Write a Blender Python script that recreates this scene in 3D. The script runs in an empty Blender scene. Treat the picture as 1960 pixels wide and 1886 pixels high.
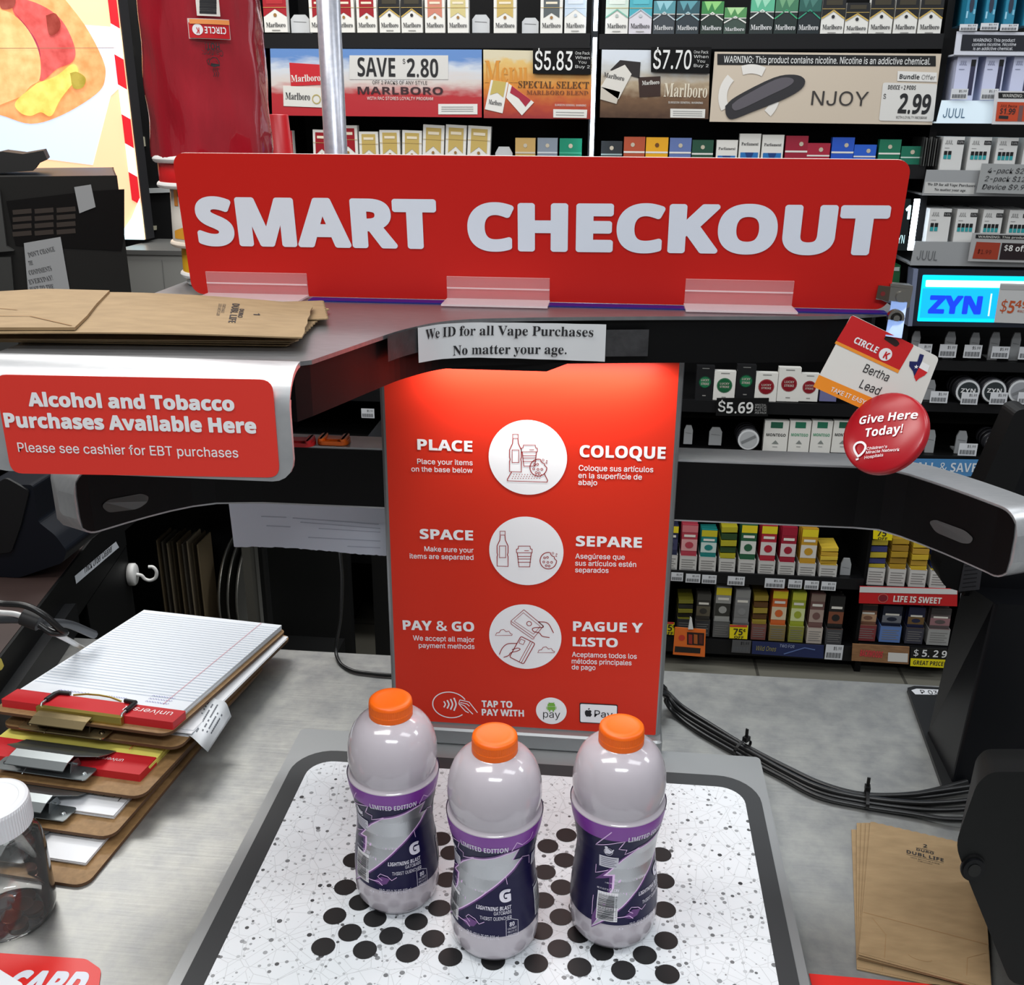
import bpy, bmesh, math, random, os
from mathutils import Vector, Matrix

scene = bpy.context.scene
V3 = Vector

# ------------------------------------------------------------------ camera
FPX = 1929.83                      # focal length in pixels of the 1960 x 1886 frame
PITCH, YAW, ROLL = 0.353403, 0.097811, -0.006246
CAM = Vector((0.0, 0.0, 1.625))
def cam_basis():
    cp, sp = math.cos(PITCH), math.sin(PITCH)
    cy, sy = math.cos(YAW), math.sin(YAW)
    cr, sr = math.cos(ROLL), math.sin(ROLL)
    fwd = Vector((-sy * cp, cy * cp, -sp))
    right = Vector((cy, sy, 0))
    down = fwd.cross(right)
    return cr * right + sr * down, -sr * right + cr * down, fwd
C_R, C_D, C_F = cam_basis()
cam_data = bpy.data.cameras.new('camera')
cam_data.sensor_fit = 'HORIZONTAL'
cam_data.sensor_width = 36.0
cam_data.lens = FPX / 1960.0 * 36.0
cam_data.clip_start = 0.02
cam = bpy.data.objects.new('camera', cam_data)
scene.collection.objects.link(cam)
_m = Matrix.Identity(4)
for i, col in enumerate((C_R, -C_D, -C_F)):
    for k in range(3):
        _m[k][i] = col[k]
_m.translation = CAM
cam.matrix_world = _m
scene.camera = cam

# ------------------------------------------------------------------ world, lamps, exposure
scene.view_settings.view_transform = 'Standard'
scene.view_settings.look = 'None'
scene.view_settings.gamma = 1.0
scene.view_settings.use_curve_mapping = False
scene.view_settings.exposure = 0.26
world = bpy.data.worlds.new('world')
scene.world = world
world.use_nodes = True
world.node_tree.nodes['Background'].inputs[0].default_value = (0.95, 0.98, 1.0, 1)
world.node_tree.nodes['Background'].inputs[1].default_value = 0.15

def area_light(name, loc, rot, sx, sy, power, color=(1, 1, 1), spread=180):
    d = bpy.data.lights.new(name, 'AREA')
    d.shape = 'RECTANGLE'
    d.size, d.size_y = sx, sy
    d.energy = power
    d.color = color
    d.spread = math.radians(spread)
    o = bpy.data.objects.new(name, d)
    o.location = loc
    o.rotation_euler = rot
    scene.collection.objects.link(o)
    return o
WARM = (1.0, 0.985, 0.95)
COOL = (0.93, 0.97, 1.0)
# ceiling light panels of the shop; the last is added for cup wrap glare
LP_ = [(-1.25, 2.25, 20, WARM), (0.0, 2.45, 12, COOL), (1.35, 2.1, 8, COOL), (-0.75, 0.45, 15, WARM), (-0.55, 1.35, 9, WARM), (0.15, -0.75, 27, COOL), (1.05, 0.45, 8, COOL), (2.3, 1.3, 16, COOL)]
for lx, ly, lw, lc in LP_:
    area_light('ceiling_lamp', (lx, ly, 2.75), (0, 0, 0), 1.1, 0.4, lw, lc)
# the light strip under the upper arm of the checkout machine
area_light('kiosk_lamp', (-0.07, 0.998, 1.3905), (math.radians(10), 0, 0), 0.24, 0.012, 0.5, (1, 0.97, 0.93))

# ------------------------------------------------------------------ pixel helpers
def ray(px, py):
    return (C_R * ((px - 980.0) / FPX) + C_D * ((py - 943.0) / FPX) + C_F)
def on_z(px, py, z):
    d = ray(px, py)
    return CAM + d * ((z - CAM.z) / d.z)
def on_y(px, py, y):
    d = ray(px, py)
    return CAM + d * ((y - CAM.y) / d.y)
def on_x(px, py, x):
    d = ray(px, py)
    return CAM + d * ((x - CAM.x) / d.x)

# ------------------------------------------------------------------ materials
def lin(c):
    c = c / 255.0
    return c / 12.92 if c <= 0.04045 else ((c + 0.055) / 1.055) ** 2.4
_mats = {}
def mat(rgb, rough=0.5, metal=0.0, emit=0.0, alpha=None, coat=0.0, name=None, spec=0.5):
    key = (tuple(rgb), rough, metal, emit, alpha, coat, spec)
    if key in _mats:
        return _mats[key]
    m = bpy.data.materials.new(name or 'plain_%d_%d_%d' % tuple(rgb))
    m.use_nodes = True
    b = m.node_tree.nodes['Principled BSDF']
    col = (lin(rgb[0]), lin(rgb[1]), lin(rgb[2]), 1)
    b.inputs['Base Color'].default_value = col
    b.inputs['Roughness'].default_value = rough
    b.inputs['Metallic'].default_value = metal
    b.inputs['Specular IOR Level'].default_value = spec
    b.inputs['Coat Weight'].default_value = coat
    if emit:
        b.inputs['Emission Color'].default_value = col
        b.inputs['Emission Strength'].default_value = emit
    if alpha is not None:
        b.inputs['Alpha'].default_value = alpha
    _mats[key] = m
    return m
def nodes_of(m):
    return m.node_tree.nodes, m.node_tree.links
def noisy(name, rgb1, rgb2, scale, rough=0.5, metal=0.0, detail=6.0, stretch=(1, 1, 1), bump=0.0, lo=0.3, hi=0.7, coat=0.0, bscale=None, r2=None):
    """two colours mixed by object-space noise"""
    m = bpy.data.materials.new(name)
    m.use_nodes = True
    n, l = nodes_of(m)
    b = n['Principled BSDF']
    tc = n.new('ShaderNodeTexCoord')
    mp = n.new('ShaderNodeMapping')
    mp.inputs['Scale'].default_value = stretch
    l.new(tc.outputs['Object'], mp.inputs[0])
    t = n.new('ShaderNodeTexNoise')
    t.inputs['Scale'].default_value = scale
    t.inputs['Detail'].default_value = detail
    l.new(mp.outputs[0], t.inputs[0])
    r = n.new('ShaderNodeValToRGB')
    r.color_ramp.elements[0].position = lo
    r.color_ramp.elements[1].position = hi
    r.color_ramp.elements[0].color = [lin(c) for c in rgb1] + [1]
    r.color_ramp.elements[1].color = [lin(c) for c in rgb2] + [1]
    l.new(t.outputs[0], r.inputs[0])
    l.new(r.outputs[0], b.inputs['Base Color'])
    b.inputs['Roughness'].default_value = rough
    b.inputs['Metallic'].default_value = metal
    b.inputs['Coat Weight'].default_value = coat
    if r2 is not None:
        mr = n.new('ShaderNodeMapRange')
        mr.inputs[3].default_value = rough
        mr.inputs[4].default_value = r2
        l.new(t.outputs[0], mr.inputs[0])
        l.new(mr.outputs[0], b.inputs['Roughness'])
    if bump:
        t2 = n.new('ShaderNodeTexNoise')
        t2.inputs['Scale'].default_value = bscale or scale
        t2.inputs['Detail'].default_value = 4
        l.new(mp.outputs[0], t2.inputs[0])
        bp = n.new('ShaderNodeBump')
        bp.inputs['Strength'].default_value = bump
        bp.inputs['Distance'].default_value = 0.002
        l.new(t2.outputs[0], bp.inputs['Height'])
        l.new(bp.outputs[0], b.inputs['Normal'])
    return m

def clear_mat(name, rgb, opaque, rough=0.05):
    """thin clear plastic: mostly see-through, a little milky and glossy"""
    m = bpy.data.materials.new(name)
    m.use_nodes = True
    n, l = nodes_of(m)
    b = n['Principled BSDF']
    b.inputs['Base Color'].default_value = [lin(c) for c in rgb] + [1]
    b.inputs['Roughness'].default_value = rough
    b.inputs['Alpha'].default_value = opaque
    return m

def thin_glass(name, rgb, haze, rough=0.03):
    """thin clear sheet: Fresnel reflection over see-through plastic with a trace of haze"""
    m = bpy.data.materials.new(name)
    m.use_nodes = True
    n, l = nodes_of(m)
    out = n['Material Output']; n.remove(n['Principled BSDF'])
    tr = n.new('ShaderNodeBsdfTransparent'); gl = n.new('ShaderNodeBsdfGlossy'); df = n.new('ShaderNodeBsdfDiffuse')
    gl.inputs['Roughness'].default_value = rough
    df.inputs['Color'].default_value = [lin(c) for c in rgb] + [1]
    m1 = n.new('ShaderNodeMixShader'); m1.inputs[0].default_value = haze
    l.new(tr.outputs[0], m1.inputs[1]); l.new(df.outputs[0], m1.inputs[2])
    fr = n.new('ShaderNodeFresnel'); fr.inputs[0].default_value = 1.5
    m2 = n.new('ShaderNodeMixShader')
    l.new(fr.outputs[0], m2.inputs[0]); l.new(m1.outputs[0], m2.inputs[1]); l.new(gl.outputs[0], m2.inputs[2])
    l.new(m2.outputs[0], out.inputs[0])
    return m

# ------------------------------------------------------------------ frames: (u, v, w) -> point
class Plane:
    def __init__(self, O, U, Vv, N=None):
        self.O, self.U, self.V = Vector(O), Vector(U).normalized(), Vector(Vv).normalized()
        self.N = Vector(N).normalized() if N is not None else self.U.cross(self.V)
    def __call__(self, u, v, w=0.0):
        return self.O + self.U * u + self.V * v + self.N * w
    def hit(self, px, py):
        d = ray(px, py)
        t = (self.O - CAM).dot(self.N) / d.dot(self.N)
        p = CAM + d * t - self.O
        return p.dot(self.U), p.dot(self.V)
def facing(y):          # upright plane looking towards the customer
    return Plane((0, y, 0), (1, 0, 0), (0, 0, 1))
def flat(z):            # level plane looking up
    return Plane((0, 0, z), (1, 0, 0), (0, 1, 0))
class PathWall:
    """upright surface over a plan polyline; u runs along it, v is the height z, w is out of the surface"""
    def __init__(self, pts):
        self.p = [Vector((x, y, 0)) for x, y in pts]
        self.s = [0.0]
        for a, b in zip(self.p, self.p[1:]):
            self.s.append(self.s[-1] + (b - a).length)
    def at(self, u):
        i = 0
        while i < len(self.p) - 2 and u > self.s[i + 1]:
            i += 1
        a, b = self.p[i], self.p[i + 1]
        t = (b - a).normalized()
        n = Vector((t.y, -t.x, 0))
        return a + t * (u - self.s[i]), n
    def __call__(self, u, v, w=0.0):
        q, n = self.at(u)
        q = q + n * w
        return Vector((q.x, q.y, v))
    def hit(self, px, py):
        d = ray(px, py)
        best = None
        for i, (a, b) in enumerate(zip(self.p, self.p[1:])):
            t = (b - a).normalized()
            n = Vector((t.y, -t.x, 0))
            if abs(d.dot(n)) < 1e-9:
                continue
            k = (a - CAM).dot(n) / d.dot(n)
            q = CAM + d * k
            u = (q - Vector((a.x, a.y, 0))).dot(t)
            L = (b - a).length
            lo = -1e9 if i == 0 else -1e-6
            hi = 1e9 if i == len(self.p) - 2 else L + 1e-6
            if lo <= u <= hi and k > 0 and (best is None or k < best[0]):
                best = (k, self.s[i] + u, q.z)
        return best[1], best[2]
class Wrap:
    """surface of revolution: u is the arc along the widest radius, v the height, w outwards"""
    def __init__(self, base, prof, ang0):
        self.b, self.prof, self.a0 = Vector(base), prof, ang0
        self.R = max(r for r, z in prof)
    def rad(self, z):
        pr = self.prof
        for (r0, z0), (r1, z1) in zip(pr, pr[1:]):
            if z0 <= z <= z1 and z1 > z0:
                return r0 + (r1 - r0) * (z - z0) / (z1 - z0)
        return pr[-1][0] if z > pr[-1][1] else pr[0][0]
    def hit(self, px, py):
        d = ray(px, py); r = self.R; z = 0
        o = CAM - self.b
        for _ in range(8):
            A = d.x * d.x + d.y * d.y; B = o.x * d.x + o.y * d.y; Cc = o.x * o.x + o.y * o.y - r * r
            disc = B * B - A * Cc
            t = (-B - math.sqrt(max(0, disc))) / A
            p = o + d * t
            z = p.z
            r = self.rad(z)
        a = math.atan2(p.y, p.x) - self.a0
        while a > math.pi: a -= 2 * math.pi
        while a < -math.pi: a += 2 * math.pi
        return a * self.R, z
    def __call__(self, u, v, w=0.0):
        a = self.a0 + u / self.R
        r = self.rad(v) + w
        return self.b + Vector((r * math.cos(a), r * math.sin(a), v))

# ------------------------------------------------------------------ fonts and lettering
_fdir = os.path.join(bpy.utils.resource_path('LOCAL'), 'datafiles', 'fonts')
_fonts = {}
def font(key):
    if key not in _fonts:
        f = None
        fn = {'sans': 'Inter.woff2', 'math': 'NotoSansMath-Regular.woff2'}.get(key)
        try:
            f = bpy.data.fonts.load(os.path.join(_fdir, fn))
        except Exception:
            f = None
        _fonts[key] = f
    return _fonts[key]
def math_serif(s):      # bold upright serif letters
    o = ''
    for c in s:
        if 'A' <= c <= 'Z': o += chr(0x1D400 + ord(c) - 65)
        elif 'a' <= c <= 'z': o += chr(0x1D41A + ord(c) - 97)
        elif '0' <= c <= '9': o += chr(0x1D7CE + ord(c) - 48)
        else: o += c
    return o
def math_sans_bold(s):
    o = ''
    for c in s:
        if 'A' <= c <= 'Z': o += chr(0x1D5D4 + ord(c) - 65)
        elif 'a' <= c <= 'z': o += chr(0x1D5EE + ord(c) - 97)
        elif '0' <= c <= '9': o += chr(0x1D7EC + ord(c) - 48)
        else: o += c
    return o
_cap = {}
_tc = {}
def glyphs(s, fkey='sans', bold=0.0, shear=0.0, res=3, space=1.0):
    """(verts, faces, width) of a line of lettering, cap height 1, starting at u = 0"""
    key = (s, fkey, shear, res, space)
    if key in _tc:
        return _tc[key]
    if fkey not in _cap and s != 'H':
        _cap[fkey] = 1.0
        hv = glyphs('H', fkey)[0]
        _tc.pop(('H', fkey, 0.0, 3, 1.0), None)
        _cap[fkey] = max(v[1] for v in hv)
    cu = bpy.data.curves.new('lettering', 'FONT')
    txt = s
    if fkey == 'serif':
        if font('math') is not None:
            cu.font = font('math'); txt = math_serif(s)
    elif fkey == 'sansb':
        if font('math') is not None:
            cu.font = font('math'); txt = math_sans_bold(s)
    elif font('sans') is not None:
        cu.font = font('sans')
    cu.body = txt
    cu.resolution_u = res
    cu.shear = shear
    cu.space_character = space
    cu.fill_mode = 'FRONT'
    ob = bpy.data.objects.new('lettering', cu)
    scene.collection.objects.link(ob)
    dg = bpy.context.evaluated_depsgraph_get()
    ev = ob.evaluated_get(dg)
    me = ev.to_mesh()
    vs = [(v.co.x, v.co.y) for v in me.vertices]
    fs = [tuple(p.vertices) for p in me.polygons]
    ev.to_mesh_clear()
    bpy.data.objects.remove(ob)
    bpy.data.curves.remove(cu)
    cap = _cap.get(fkey, 1.0)
    if vs:
        x0 = min(v[0] for v in vs)
        x1 = max(v[0] for v in vs)
        vs = [((x - x0) / cap, y / cap) for x, y in vs]
        w = (x1 - x0) / cap
    else:
        w = 1.0
    _tc[key] = (vs, fs, w)
    return _tc[key]

def smooth_path(pts, n=6):
    """Catmull-Rom through points (any dimension)"""
    P = [Vector(p) for p in pts]
    out = []
    for i in range(len(P) - 1):
        a = P[i - 1] if i else P[i] * 2 - P[i + 1]
        b, c = P[i], P[i + 1]
        d = P[i + 2] if i + 2 < len(P) else P[i + 1] * 2 - P[i]
        for k in range(n):
            t = k / n
            out.append(0.5 * ((2 * b) + (c - a) * t + (2 * a - 5 * b + 4 * c - d) * t * t + (3 * b - a - 3 * c + d) * t ** 3))
    out.append(P[-1])
    return out
def round_rect(x0, y0, x1, y1, r, n=5):
    out = []
    for cx, cy, a in ((x1 - r, y1 - r, 0), (x0 + r, y1 - r, 90), (x0 + r, y0 + r, 180), (x1 - r, y0 + r, 270)):
        for k in range(n + 1):
            t = math.radians(a + 90 * k / n)
            out.append((cx + r * math.cos(t), cy + r * math.sin(t)))
    return out
def round_poly(pts, r, n=4):
    """round the corners of any 2-D polygon"""
    out = []
    N = len(pts)
    for i in range(N):
        a, b, c = Vector(pts[i - 1]), Vector(pts[i]), Vector(pts[(i + 1) % N])
        da, dc = (a - b), (c - b)
        rr = min(r, da.length * 0.45, dc.length * 0.45)
        p, q = b + da.normalized() * rr, b + dc.normalized() * rr
        for k in range(n + 1):
            t = k / n
            out.append(tuple((1 - t) ** 2 * p + 2 * t * (1 - t) * b + t * t * q))
    return out
def circle(cx, cy, r, n=24, ry=None):
    ry = ry or r
    return [(cx + r * math.cos(2 * math.pi * k / n), cy + ry * math.sin(2 * math.pi * k / n)) for k in range(n)]

# ------------------------------------------------------------------ mesh builder
class MB:
    def __init__(self):
        self.v, self.f, self.fm, self.fs, self.m = [], [], [], [], []
    def mi(self, m):
        if m not in self.m:
            self.m.append(m)
        return self.m.index(m)
    def add(self, vs, fs, m, smooth=False):
        o = len(self.v)
        self.v += [tuple(x) for x in vs]
        k = self.mi(m)
        for f in fs:
            self.f.append(tuple(i + o for i in f)); self.fm.append(k); self.fs.append(smooth)
        return self
    def box(self, a, b, m, M=None):
        x0, y0, z0 = a; x1, y1, z1 = b
        vs = [Vector(p) for p in ((x0, y0, z0), (x1, y0, z0), (x1, y1, z0), (x0, y1, z0), (x0, y0, z1), (x1, y0, z1), (x1, y1, z1), (x0, y1, z1))]
        if M is not None:
            vs = [M @ p for p in vs]
        return self.add(vs, [(3, 2, 1, 0), (4, 5, 6, 7), (0, 1, 5, 4), (1, 2, 6, 5), (2, 3, 7, 6), (3, 0, 4, 7)], m)
    def rbox(self, a, b, r, m, M=None, n=3):
        """box with rounded vertical edges and softened rims"""
        x0, y0, z0 = a; x1, y1, z1 = b
        e = min(r * 0.4, (z1 - z0) * 0.3)
        rings = []
        for z, k in ((z0, e), (z0 + e, 0), (z1 - e, 0), (z1, e)):
            rings.append([Vector((x, y, z)) for x, y in round_rect(x0 + k, y0 + k, x1 - k, y1 - k, max(r - k, 1e-4), n)])
        if M is not None:
            rings = [[M @ p for p in rg] for rg in rings]
        return self.loft(rings, m, caps=True)
    def loft(self, rings, m, caps=False, closed=True, smooth=False, mcap=None):
        n = len(rings[0])
        vs = [p for rg in rings for p in rg]
        fs = []
        for i in range(len(rings) - 1):
            for k in range(n if closed else n - 1):
                a, b = i * n + k, i * n + (k + 1) % n
                fs.append((a, b, b + n, a + n))
        self.add(vs, fs, m, smooth)
        if caps:
            self.add(rings[0], [tuple(reversed(range(n)))], mcap or m)
            self.add(rings[-1], [tuple(range(n))], mcap or m)
        return self
    def poly(self, F, pts, m, w=0.0, fine=0.0):
        """filled flat outline on a frame"""
        if fine:
            bm = bmesh.new()
            f = bm.faces.new([bm.verts.new((u, v, 0)) for u, v in pts])
            bmesh.ops.triangulate(bm, faces=[f])
            for _ in range(7):
                es = [e for e in bm.edges if e.calc_length() > fine]
                if not es:
                    break
                bmesh.ops.subdivide_edges(bm, edges=es, cuts=1)
                bmesh.ops.triangulate(bm, faces=[q for q in bm.faces if len(q.verts) > 3])
            bm.verts.index_update()
            vs = [F(v.co.x, v.co.y, w) for v in bm.verts]
            fs = [tuple(v.index for v in q.verts) for q in bm.faces]
            bm.free()
            return self.add(vs, fs, m)
        return self.add([F(u, v, w) for u, v in pts], [tuple(range(len(pts)))], m)
    def rect(self, F, u0, v0, u1, v1, m, w=0.0):
        return self.poly(F, [(u0, v0), (u1, v0), (u1, v1), (u0, v1)], m, w)
    def grid(self, F, u0, v0, u1, v1, nu, nv, m, w=0.0, smooth=True):
        vs = [F(u0 + (u1 - u0) * i / nu, v0 + (v1 - v0) * j / nv, w) for j in range(nv + 1) for i in range(nu + 1)]
        fs = [(j * (nu + 1) + i, j * (nu + 1) + i + 1, (j + 1) * (nu + 1) + i + 1, (j + 1) * (nu + 1) + i) for j in range(nv) for i in range(nu)]
        return self.add(vs, fs, m, smooth)
    def prism(self, F, pts, w0, w1, m, mside=None, bevel=0.0):
        """outline extruded along the frame normal from w0 up to w1"""
        n = len(pts)
        r0 = [F(u, v, w0) for u, v in pts]
        r1 = [F(u, v, w1) for u, v in pts]
        self.add(r0, [tuple(reversed(range(n)))], m)
        self.add(r1, [tuple(range(n))], m)
        self.add(r0 + r1, [(k, (k + 1) % n, n + (k + 1) % n, n + k) for k in range(n)], mside or m)
        return self
    def stroke(self, F, pts, width, m, w=0.0, closed=False):
        """flat ribbon of even width along a 2-D polyline"""
        P = [Vector((p[0], p[1])) for p in pts]
        N = len(P)
        L, Rr = [], []
        for i in range(N):
            a = P[i - 1] if (i or closed) else P[i]
            b = P[(i + 1) % N] if (i < N - 1 or closed) else P[i]
            d1 = (P[i] - a); d2 = (b - P[i])
            d = (d1.normalized() if d1.length > 1e-9 else Vector((0, 0))) + (d2.normalized() if d2.length > 1e-9 else Vector((0, 0)))
            d = d.normalized() if d.length > 1e-9 else Vector((1, 0))
            nn = Vector((-d.y, d.x)) * width / 2
            L.append(P[i] + nn); Rr.append(P[i] - nn)
        vs = [F(p.x, p.y, w) for p in L] + [F(p.x, p.y, w) for p in Rr]
        fs = [(N + i, N + (i + 1) % N, (i + 1) % N, i) for i in range(N if closed else N - 1)]
        return self.add(vs, fs, m)
    def text(self, F, s, u, v, h, m, width=None, align='l', bold=0.0, fkey='sans', shear=0.0, w=0.0004, du=(1, 0), dv=None, res=3, space=1.0):
        """lettering with cap height h; baseline start (or middle / end) at u, v; du is the reading direction"""
        vs, fs, tw = glyphs(s, fkey, bold, shear, res, space)
        sx = h if width is None else width / tw
        off = {'l': 0, 'c': -tw / 2, 'r': -tw}[align]
        du = Vector(du).normalized()
        dv = Vector(dv).normalized() if dv is not None else Vector((-du.y, du.x))
        e = bold
        nk = 24 if e > 0.05 else 12 if e > 0.03 else 4
        sh = [(0, 0)] if e <= 0 else [(e * math.cos(2 * math.pi * k / nk + math.pi / nk), e * math.sin(2 * math.pi * k / nk + math.pi / nk)) for k in range(nk)]
        kx = (tw - 2 * e) / tw if width is not None else 1.0      # keep the asked width when thickened
        for j, (ex, ey) in enumerate(sh):
            out = []
            for x, y in vs:
                q = Vector((u, v)) + du * ((x * kx + e * (1 if width is not None else 0) + off + ex) * sx) + dv * ((y * (1 - 2 * e) + e + ey) * h)
                out.append(F(q.x, q.y, w + j * 0.000004))
            self.add(out, fs, m)
        return self
    def ptext(self, F, s, a, b, hpx, m, **k):
        """lettering whose baseline runs between two points of the surface, found from the photo's pixels"""
        ua, va = F.hit(*a); ub, vb = F.hit(*b)
        d = Vector((ub - ua, vb - va))
        pm = ((a[0] + b[0]) / 2, (a[1] + b[1]) / 2)
        e = Vector((b[0] - a[0], b[1] - a[1])).normalized()
        um, vm = F.hit(*pm); ut, vt = F.hit(pm[0] + e.y * hpx, pm[1] - e.x * hpx)
        return self.text(F, s, ua, va, Vector((ut - um, vt - vm)).length, m, width=d.length, du=d, **k)
    def ppoly(self, F, pix, m, w=0.0, fine=0.0, r=0.0):
        pts = [F.hit(*p) for p in pix]
        if r:
            pts = round_poly(pts, r)
        return self.poly(F, pts, m, w, fine)
    def tube(self, path, r, m, n=8, smooth=True, caps=True):
        P = [Vector(p) for p in path]
        R0 = r if isinstance(r, (list, tuple)) else [r] * len(P)
        t0 = (P[1] - P[0]).normalized()
        ref = Vector((0, 0, 1)) if abs(t0.z) < 0.9 else Vector((1, 0, 0))
        nrm = (ref - t0 * ref.dot(t0)).normalized()
        rings = []
        for i, p in enumerate(P):
            t = (P[min(i + 1, len(P) - 1)] - P[max(i - 1, 0)]).normalized()
            nrm = (nrm - t * nrm.dot(t)).normalized()
            b = t.cross(nrm)
            rings.append([p + (nrm * math.cos(2 * math.pi * k / n) + b * math.sin(2 * math.pi * k / n)) * R0[i] for k in range(n)])
        return self.loft(rings, m, caps=caps, smooth=smooth)
    def lathe(self, prof, base, m, n=32, smooth=True, caps=(False, False), M=None):
        b = Vector(base)
        rings = []
        for r, z in prof:
            rg = [Vector((r * math.cos(2 * math.pi * k / n), r * math.sin(2 * math.pi * k / n), z)) for k in range(n)]
            rings.append([(M @ p if M is not None else p) + b for p in rg])
        self.loft(rings, m, smooth=smooth)
        if caps[0]: self.add(rings[0], [tuple(reversed(range(n)))], m)
        if caps[1]: self.add(rings[-1], [tuple(range(n))], m)
        return self
    def build(self, name, parent=None, bevel=0.0, solid=0.0, origin=None, auto=0.0):
        me = bpy.data.meshes.new(name)
        vs = self.v
        if parent is not None:
            off = Vector(parent.location) if parent.parent is None else world_loc(parent)
            vs = [tuple(Vector(p) - off) for p in vs]
        elif origin is None and self.v:
            xs = [p[0] for p in vs]; ys = [p[1] for p in vs]; zs = [p[2] for p in vs]
            origin = ((min(xs) + max(xs)) / 2, (min(ys) + max(ys)) / 2, min(zs))
        if parent is None:
            vs = [tuple(Vector(p) - Vector(origin)) for p in vs]
        me.from_pydata(vs, [], self.f)
        for m in self.m:
            me.materials.append(m)
        me.polygons.foreach_set('material_index', self.fm)
        me.polygons.foreach_set('use_smooth', self.fs)
        if auto:
            me.polygons.foreach_set('use_smooth', [True] * len(self.f))
            me.set_sharp_from_angle(angle=math.radians(auto))
        me.update()
        o = bpy.data.objects.new(name, me)
        scene.collection.objects.link(o)
        if parent is not None:
            o.parent = parent
        else:
            o.location = origin
        if bevel:
            md = o.modifiers.new('bevel', 'BEVEL')
            md.width = bevel; md.segments = 2; md.limit_method = 'ANGLE'
            md.angle_limit = math.radians(40)
        if solid:
            md = o.modifiers.new('solidify', 'SOLIDIFY')
            md.thickness = solid
            md.offset = -1
        return o
def world_loc(o):
    p = Vector((0, 0, 0))
    while o is not None:
        p += Vector(o.location); o = o.parent
    return p
def thing(name, label, cat, loc, group=None):
    o = bpy.data.objects.new(name, None)
    o.empty_display_size = 0.02
    o.location = loc
    scene.collection.objects.link(o)
    return tag(o, label, cat, group)
def tag(o, label, cat, group=None, kind=None):
    o['label'] = label; o['category'] = cat
    if group: o['group'] = group
    if kind: o['kind'] = kind
    return o
def struct(o):
    o['kind'] = 'structure'
    return o
def part_label(o, s):
    o['label'] = s
    return o
def copy_tree(o, parent=None, loc=None):
    c = o.copy()
    scene.collection.objects.link(c)
    c.parent = parent
    if loc is not None: c.location = loc
    for ch in list(o.children):
        copy_tree(ch, c)
    return c
random.seed(7)

WHITE = mat((236, 236, 238), 0.5)
BLACK = mat((16, 16, 18), 0.45)
INK = mat((22, 22, 26), 0.6)
# ================================================================== the setting
YS = 2.87            # front of the back wall shelving
ZC = 0.90            # counter top
ZT = 0.925           # top of the scanning tray
def tile_mat():
    m = bpy.data.materials.new('floor_tile')
    m.use_nodes = True
    n, l = nodes_of(m)
    b = n['Principled BSDF']
    tc = n.new('ShaderNodeTexCoord')
    br = n.new('ShaderNodeTexBrick')
    br.offset = 0.0
    br.inputs['Color1'].default_value = [lin(c) for c in (112, 110, 100)] + [1]
    br.inputs['Color2'].default_value = [lin(c) for c in (105, 103, 94)] + [1]
    br.inputs['Mortar'].default_value = [lin(c) for c in (70, 68, 62)] + [1]
    br.inputs['Scale'].default_value = 1.0
    br.inputs['Mortar Size'].default_value = 0.005
    br.inputs['Brick Width'].default_value = 0.45
    br.inputs['Row Height'].default_value = 0.45
    mp = n.new('ShaderNodeMapping')
    mp.inputs['Location'].default_value = (0.10, 0.22, 0)
    l.new(tc.outputs['Object'], mp.inputs[0])
    l.new(mp.outputs[0], br.inputs[0])
    l.new(br.outputs[0], b.inputs['Base Color'])
    b.inputs['Roughness'].default_value = 0.45
    return m
struct(MB().box((-3.2, -1.6, -0.05), (2.6, 3.6, 0), tile_mat()).build('floor'))
DARKWALL = mat((12, 12, 13), 0.6, spec=0.2)
struct(MB().box((-3.2, 3.45, 0), (2.6, 3.55, 2.9), DARKWALL).build('wall_back'))

struct(MB().box((-3.3, -1.6, 0), (-3.2, 3.55, 2.9), mat((90, 90, 88), 0.7)).build('wall_left'))

# ------------------------------------------------------------------ counter
def steel_mat():
    m = bpy.data.materials.new('worn_stainless_steel')
    m.use_nodes = True
    n, l = nodes_of(m)
    b = n['Principled BSDF']
    tc = n.new('ShaderNodeTexCoord')
    t = n.new('ShaderNodeTexNoise'); t.inputs['Scale'].default_value = 34; t.inputs['Detail'].default_value = 8; t.inputs['Roughness'].default_value = 0.65
    mp = n.new('ShaderNodeMapping'); mp.inputs['Scale'].default_value = (12, 260, 1)
    t2 = n.new('ShaderNodeTexNoise'); t2.inputs['Scale'].default_value = 1; t2.inputs['Detail'].default_value = 3
    l.new(tc.outputs['Object'], t.inputs[0]); l.new(tc.outputs['Object'], mp.inputs[0]); l.new(mp.outputs[0], t2.inputs[0])
    r = n.new('ShaderNodeValToRGB')
    r.color_ramp.elements[0].position = 0.35; r.color_ramp.elements[1].position = 0.68
    r.color_ramp.elements[0].color = [lin(c) for c in (148, 149, 149)] + [1]
    r.color_ramp.elements[1].color = [lin(c) for c in (170, 170, 166)] + [1]
    l.new(t.outputs[0], r.inputs[0]); l.new(r.outputs[0], b.inputs['Base Color'])
    mr = n.new('ShaderNodeMapRange'); mr.inputs[3].default_value = 0.36; mr.inputs[4].default_value = 0.46
    l.new(t.outputs[0], mr.inputs[0]); l.new(mr.outputs[0], b.inputs['Roughness'])
    bp = n.new('ShaderNodeBump'); bp.inputs['Strength'].default_value = 0.12; bp.inputs['Distance'].default_value = 0.001
    l.new(t2.outputs[0], bp.inputs['Height']); l.new(bp.outputs[0], b.inputs['Normal'])
    b.inputs['Metallic'].default_value = 0.75
    return m
STEEL = steel_mat()
ct = thing('counter', 'long stainless steel topped counter under the checkout machine', 'counter', (-0.1, 0.75, 0))
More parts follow.
